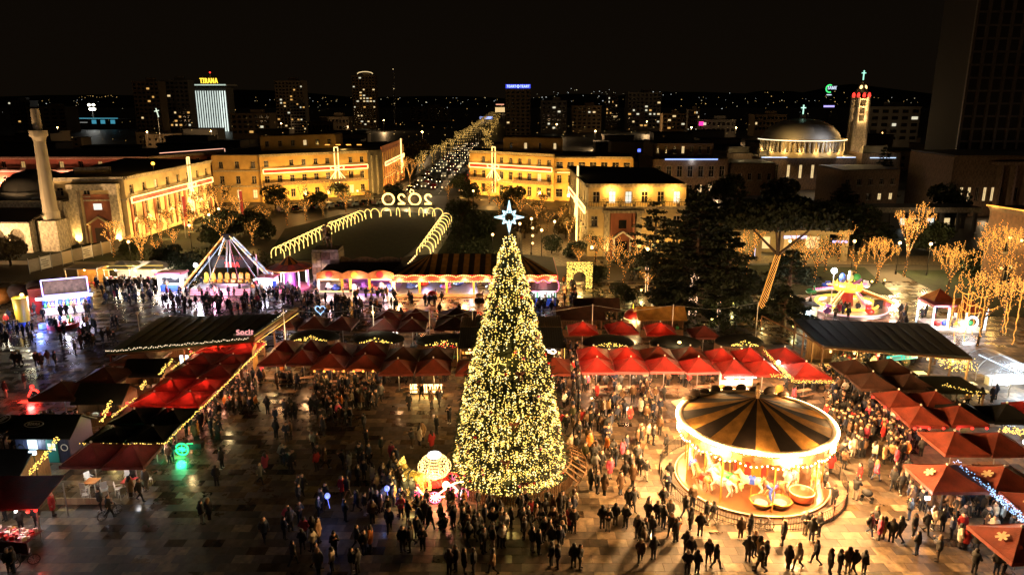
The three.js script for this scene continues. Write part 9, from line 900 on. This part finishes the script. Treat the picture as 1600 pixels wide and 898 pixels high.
{ // what some of them hold or push
  const names = {}, count = {}; PEOPLE.length = min(PEOPLE.length, 300); PEOPLE.sort((a, b) => a.px - b.px);
  for (const q of PEOPLE) { const k = q.coat + q.zone; count[k] = (count[k] ?? 0) + 1; }
  const proto = {};
  for (const q of PEOPLE) {
    const k = q.coat + q.zone; names[k] = (names[k] ?? 0) + 1; const ps = POSES[q.pose], label = `${ps.adj}person in ${q.coat} coat ${ps.verb} ${q.zone}` + (count[k] > 1 ? `, ${ordinal(names[k])} ${q.coat} one from left` : '');
    const t = thing('person', label.replace(/\s+/g, ' '), 'person', q.p, q.ry, 'people on the square'); t.scale.setScalar(q.s);
    ['body', 'hair', 'coat', 'trousers', 'shoes'].forEach((nm, i) => part(nm, ps.geo[i], [skinM[q.sk], hairM[q.hair], coatM[q.coat], legM[q.legs], shoeM[q.shoe]][i], t));
  }
}
{ // the packed crowd between and behind them
  const o = new THREE.Group(); o.name = 'crowd'; o.userData = { label: 'dense dark crowd filling the gaps between the stalls and rides', category: 'crowd', kind: 'stuff' }; scene.add(o); const r = rng(33), spots = [], seat = [];
  const fill = (x0, x1, y0, y1, n) => { for (let i = 0; i < n; i++) { const p = at(lerp(x0, x1, r()), lerp(y0, y1, r())); if (hypot(p.x - CAR.x, p.z - CAR.z) < 7.8 || hypot(p.x - TREE.x, p.z - TREE.z) < 5.6) continue; spots.push(p); } };
  fill(488, 600, 590, 640, 95); fill(488, 560, 628, 668, 22); fill(400, 480, 590, 610, 16); fill(600, 700, 585, 600, 26); fill(330, 400, 590, 650, 60); fill(258, 345, 640, 690, 40); fill(190, 270, 690, 725, 18); fill(870, 905, 545, 640, 46); fill(905, 1010, 588, 612, 30); fill(930, 1050, 600, 660, 26); fill(1010, 1130, 585, 605, 34); fill(1225, 1300, 590, 612, 36); fill(1290, 1400, 605, 680, 120); fill(1330, 1440, 665, 715, 60); fill(1380, 1430, 600, 650, 30); fill(1300, 1345, 580, 612, 20); fill(1420, 1600, 770, 800, 34); fill(1480, 1600, 800, 850, 26);
  fill(640, 800, 790, 870, 22); fill(580, 690, 750, 830, 20); fill(800, 900, 800, 860, 16); fill(540, 620, 720, 780, 14); fill(880, 960, 640, 740, 26); fill(960, 1010, 690, 760, 8); fill(1280, 1330, 700, 740, 8); fill(405, 560, 640, 740, 22); fill(1390, 1420, 700, 770, 10); fill(1000, 1060, 800, 880, 8); fill(440, 560, 790, 890, 14); fill(250, 410, 448, 492, 85); fill(150, 262, 445, 475, 46); fill(400, 470, 455, 478, 40); fill(470, 620, 464, 488, 55); fill(470, 560, 484, 502, 28); fill(105, 140, 470, 492, 14); fill(118, 150, 508, 545, 12); fill(820, 872, 478, 490, 16); fill(640, 700, 470, 480, 4); fill(880, 900, 445, 480, 14); fill(985, 1020, 425, 440, 14); fill(1290, 1345, 488, 500, 12); fill(1400, 1500, 490, 520, 14); fill(1300, 1440, 562, 585, 40); fill(1450, 1560, 620, 640, 20); fill(0, 60, 500, 540, 10); fill(60, 130, 665, 690, 16); fill(0, 60, 690, 715, 14);
  const by = POSES.map(() => []); for (const p of spots) by[[0, 1, 3, 6, 0, 1, 2, 5][floor(r()*8)]].push(p); const c = new THREE.Color(), m4 = new THREE.Matrix4(), vm = mat('crowd coat', [1, 1, 1], 0.75), palette = Object.values(COATS);
  POSES.forEach((ps, k) => { const L = by[k]; if (!L.length) return; const xf = L.map((p) => new THREE.Matrix4().compose(p, new THREE.Quaternion().setFromEuler(new THREE.Euler(0, r()*6.3, 0)), V(1, 1, 1).multiplyScalar(0.92 + 0.14*r()))); ['body', 'hair', 'coat', 'trousers', 'shoes'].forEach((nm, i) => { const im = new THREE.InstancedMesh(ps.geo[i], i === 2 ? vm : [skinM[0], hairM[0], null, legM[0], shoeM[0]][i], L.length); im.name = 'crowd_' + nm; im.castShadow = im.receiveShadow = true; xf.forEach((m, q) => { im.setMatrixAt(q, m); if (i === 2) { const d = r() < 0.78 ? palette[floor(r()*4)] : palette[floor(r()*12)]; im.setColorAt(q, c.setRGB(...d)); } }); im.userData.kind = 'stuff'; o.add(im); }); });
}
// ================================================================ FURNITURE AND VEHICLES AMONG THE PEOPLE
{ // white plastic chairs and tables under the maroon umbrellas
  const chair = (() => { const t = thing('plastic_chair', 'white plastic chair under the maroon umbrellas, nearest the open square', 'chair', V(-29.6, 0, -48.0), 0.6, 'white chairs under the maroon umbrellas'); mb().box(0, 0.44, 0, 0.46, 0.04, 0.46).build('seat', M.white, t); mb().box(0, 0.72, -0.22, 0.44, 0.5, 0.04, 0, -0.12).build('backrest', M.white, t); for (const [x, z] of [[-0.2, -0.2], [0.2, -0.2], [-0.2, 0.2], [0.2, 0.2]]) mb().bar(V(x*1.1, 0, z*1.1), V(x, 0.44, z), 0.022, 1, 5).build('leg', M.white, t); for (const x of [-0.24, 0.24]) mb().box(x, 0.64, -0.02, 0.05, 0.03, 0.42).build('armrest', M.white, t); return t; })();
  [[-28.7, -48.2, 2], [-28.1, -47.6, 4], [-27.4, -48.4, 1], [-31.2, -48.3, 3], [-30.6, -47.4, 5], [-27.2, -49.6, 2.4], [-28.8, -49.8, 0.4], [-31.6, -49.6, 1.1]].forEach(([x, z, a], i) => copy(chair, `white plastic chair under the maroon umbrellas, ${['second', 'third', 'fourth', 'fifth', 'sixth', 'seventh', 'eighth', 'ninth'][i]} counted from the red table`, V(x, 0, z), a, 'white chairs under the maroon umbrellas'));
  [[-28.2, -48.9, M.paintred, 'red'], [-30.9, -48.8, M.orange, 'orange']].forEach(([x, z, m, c]) => { const t = thing('cafe_table', `${c} plastic table among white chairs under the maroon umbrellas`, 'table', V(x, 0, z)); mb().box(0, 0.72, 0, 0.9, 0.05, 0.9).build('table_top', m, t); for (const [px, pz] of [[-0.38, -0.38], [0.38, -0.38], [-0.38, 0.38], [0.38, 0.38]]) mb().cyl(px, 0, pz, 0.03, 0.7).build('leg', M.white, t); }); const lw = thing('low_barrier', 'low pale board barrier before the white chairs', 'barrier', V(-30.4, 0, -46.8)); for (let i = 0; i < 8; i++) part('plank', unit.lwp ??= mb().slab(0, 0, 0, 0.46, 0.5, 0.05).geo(), M.cream2, lw).position.x = -1.75 + i*0.5;
  const bike = (name, label, p, ry, lit) => { const t = thing(name, label, 'bicycle', p, ry); for (const x of [-0.52, 0.52]) { const w = part('wheel', unit.wh ??= torus(0.33, 0.022, 6, 24), lit && x < 0 ? M.gGreen : M.rubber, t); w.position.set(x, 0.35, 0); const s = mb(); for (let i = 0; i < 10; i++) s.bar(V(0, 0, 0), V(cos(i*0.628)*0.32, sin(i*0.628)*0.32, 0), lit && x < 0 ? 0.02 : 0.005, 1, 4); s.build('spokes', lit && x < 0 ? M.gGreen : M.steel, w); } mb().bar(V(-0.52, 0.35, 0), V(-0.15, 0.82, 0), 0.018).bar(V(-0.15, 0.82, 0), V(0.4, 0.8, 0), 0.02).bar(V(-0.12, 0.36, 0), V(-0.18, 0.9, 0), 0.02).bar(V(-0.12, 0.36, 0), V(0.4, 0.76, 0), 0.02).bar(V(0.52, 0.35, 0), V(0.38, 0.98, 0), 0.02).bar(V(-0.52, 0.35, 0), V(-0.12, 0.36, 0), 0.016).build('frame', lit ? M.paintgreen : M.iron, t); mb().ball(-0.18, 0.93, 0, 0.13, 0.04, 0.07).build('saddle', M.rubber, t); mb().bar(V(0.37, 1.0, -0.26), V(0.37, 1.0, 0.26), 0.016).build('handlebar', M.steel, t); return t; };
  bike('bicycle', 'bicycle held by a person at the corner of the dark square', at(38, 885), 0.5); bike('bicycle', 'bicycle pushed past the low board barrier', at(172, 808), 1.0); bike('bicycle', 'bicycle leaning at the carousel fence', at(1191, 830), 0.15); { const p = at(285, 712), t = thing('light_cycle', 'pedal cart with a glowing green wheel and spokes, lighting the paving green', 'cycle', p); const w = part('wheel', torus(0.5, 0.07, 8, 26).translate(0, 0.58, 0), M.gGreen, t), s = mb(); s.box(0, 0.58, 0, 0.8, 0.1, 0.05).box(0, 0.72, 0, 0.5, 0.08, 0.05).box(0, 0.44, 0, 0.5, 0.08, 0.05).bar(V(0, 0.1, 0), V(0, 1.06, 0), 0.03).build('spokes', M.gGreen, w); mb().bar(V(0, 0.58, -0.1), V(1.0, 0.9, -0.3), 0.04).box(1.1, 0.8, -0.3, 0.9, 0.5, 0.6).bar(V(0.2, 0.58, -0.1), V(0.5, 1.3, -0.2), 0.03).build('frame', M.iron, t); for (const z of [-0.6, 0.05]) part('rear_wheel', unit.rwh ??= torus(0.3, 0.03, 6, 18), M.rubber, t).position.set(1.2, 0.34, z); part('side_light', mb().box(0.7, 1.1, 0.05, 0.5, 0.06, 0.05).geo(), M.gGreen, t); lamp(p.x, 0.55, p.z + 0.45, [0.05, 1, 0.35], 16, 0.4); }
  { const t = thing('stroller', 'dark pushchair beside the person in yellow light on the bright paving', 'pushchair', at(1354, 782), 1); mb().ball(0, 0.62, 0, 0.3, 0.28, 0.4).build('hood_seat', coatM.black, t); mb().bar(V(0, 0.7, -0.4), V(0, 1.02, -0.75), 0.02).bar(V(-0.25, 0.2, 0.35), V(-0.22, 0.6, -0.3), 0.018).bar(V(0.25, 0.2, 0.35), V(0.22, 0.6, -0.3), 0.018).build('frame', M.steel, t); for (const [x, z] of [[-0.26, 0.36], [0.26, 0.36], [-0.26, -0.3], [0.26, -0.3]]) part('wheel', unit.sw ??= new THREE.CylinderGeometry(0.13, 0.13, 0.04, 14).rotateZ(PI / 2), M.rubber, t).position.set(x, 0.13, z); }
  [[508, 808, 'held low on the dark paving'], [600, 796, 'held out beside the coach crowd']].forEach(([px, py, n]) => { const p = at(px, py), t = thing('light_balloon', `clear balloon of blue lights on a stick, ${n}`, 'balloon', V(p.x + 0.3, 0, p.z + 0.2)); const b = part('balloon_light', mb().ball(0, 1.75, 0, 0.19, 0.22, 0.19).geo(), glow('blue balloon light', 0.35, 0.45, 1.9), t); part('stick_light', mb().bar(V(0, 1.5, 0), V(0.12, 0.85, 0.05), 0.018).geo(), mats['blue balloon light'], t); lamp(p.x + 0.3, 1.75, p.z + 0.5, [0.3, 0.4, 1], 3, 0.3); });
  // rough board benches with lamps where diners sit under the middle row
  [[-24.6, -69.2], [-22.4, -69], [-20.6, -69.4], [-17, -68.4], [-14, -68.6], [-10, -67.2], [-7.4, -67.4], [8.6, -66.8], [12, -67], [15.4, -66.8], [18.6, -67], [28, -66], [33, -58], [36, -57.6], [33.6, -51.2], [36.8, -51.4], [31, -45.6], [34.4, -45.2], [34, -41.4], [30.6, -38]].forEach(([x, z], i) => { const t = thing('beer_table', `wooden table with two benches under the umbrellas, ${ordinal(i + 1)} along the market from the light-strung gate`, 'table', V(x, 0, z), i % 3*0.2); mb().box(0, 0.75, 0, 1.7, 0.05, 0.6).build('table_top', M.wood, t); for (const s of [-1, 1]) { mb().box(0, 0.45, s*0.55, 1.7, 0.04, 0.26).build('bench', M.wood, t); mb().bar(V(s*0.7, 0, -0.25), V(s*0.7, 0.74, 0.2), 0.025).bar(V(s*0.7, 0, 0.25), V(s*0.7, 0.74, -0.2), 0.025).bar(V(s*0.7, 0, 0.55), V(s*0.7, 0.44, 0.55), 0.025).bar(V(s*0.7, 0, -0.55), V(s*0.7, 0.44, -0.55), 0.025).build('trestle', M.iron, t); } });
}
renderer.render(scene, camera);
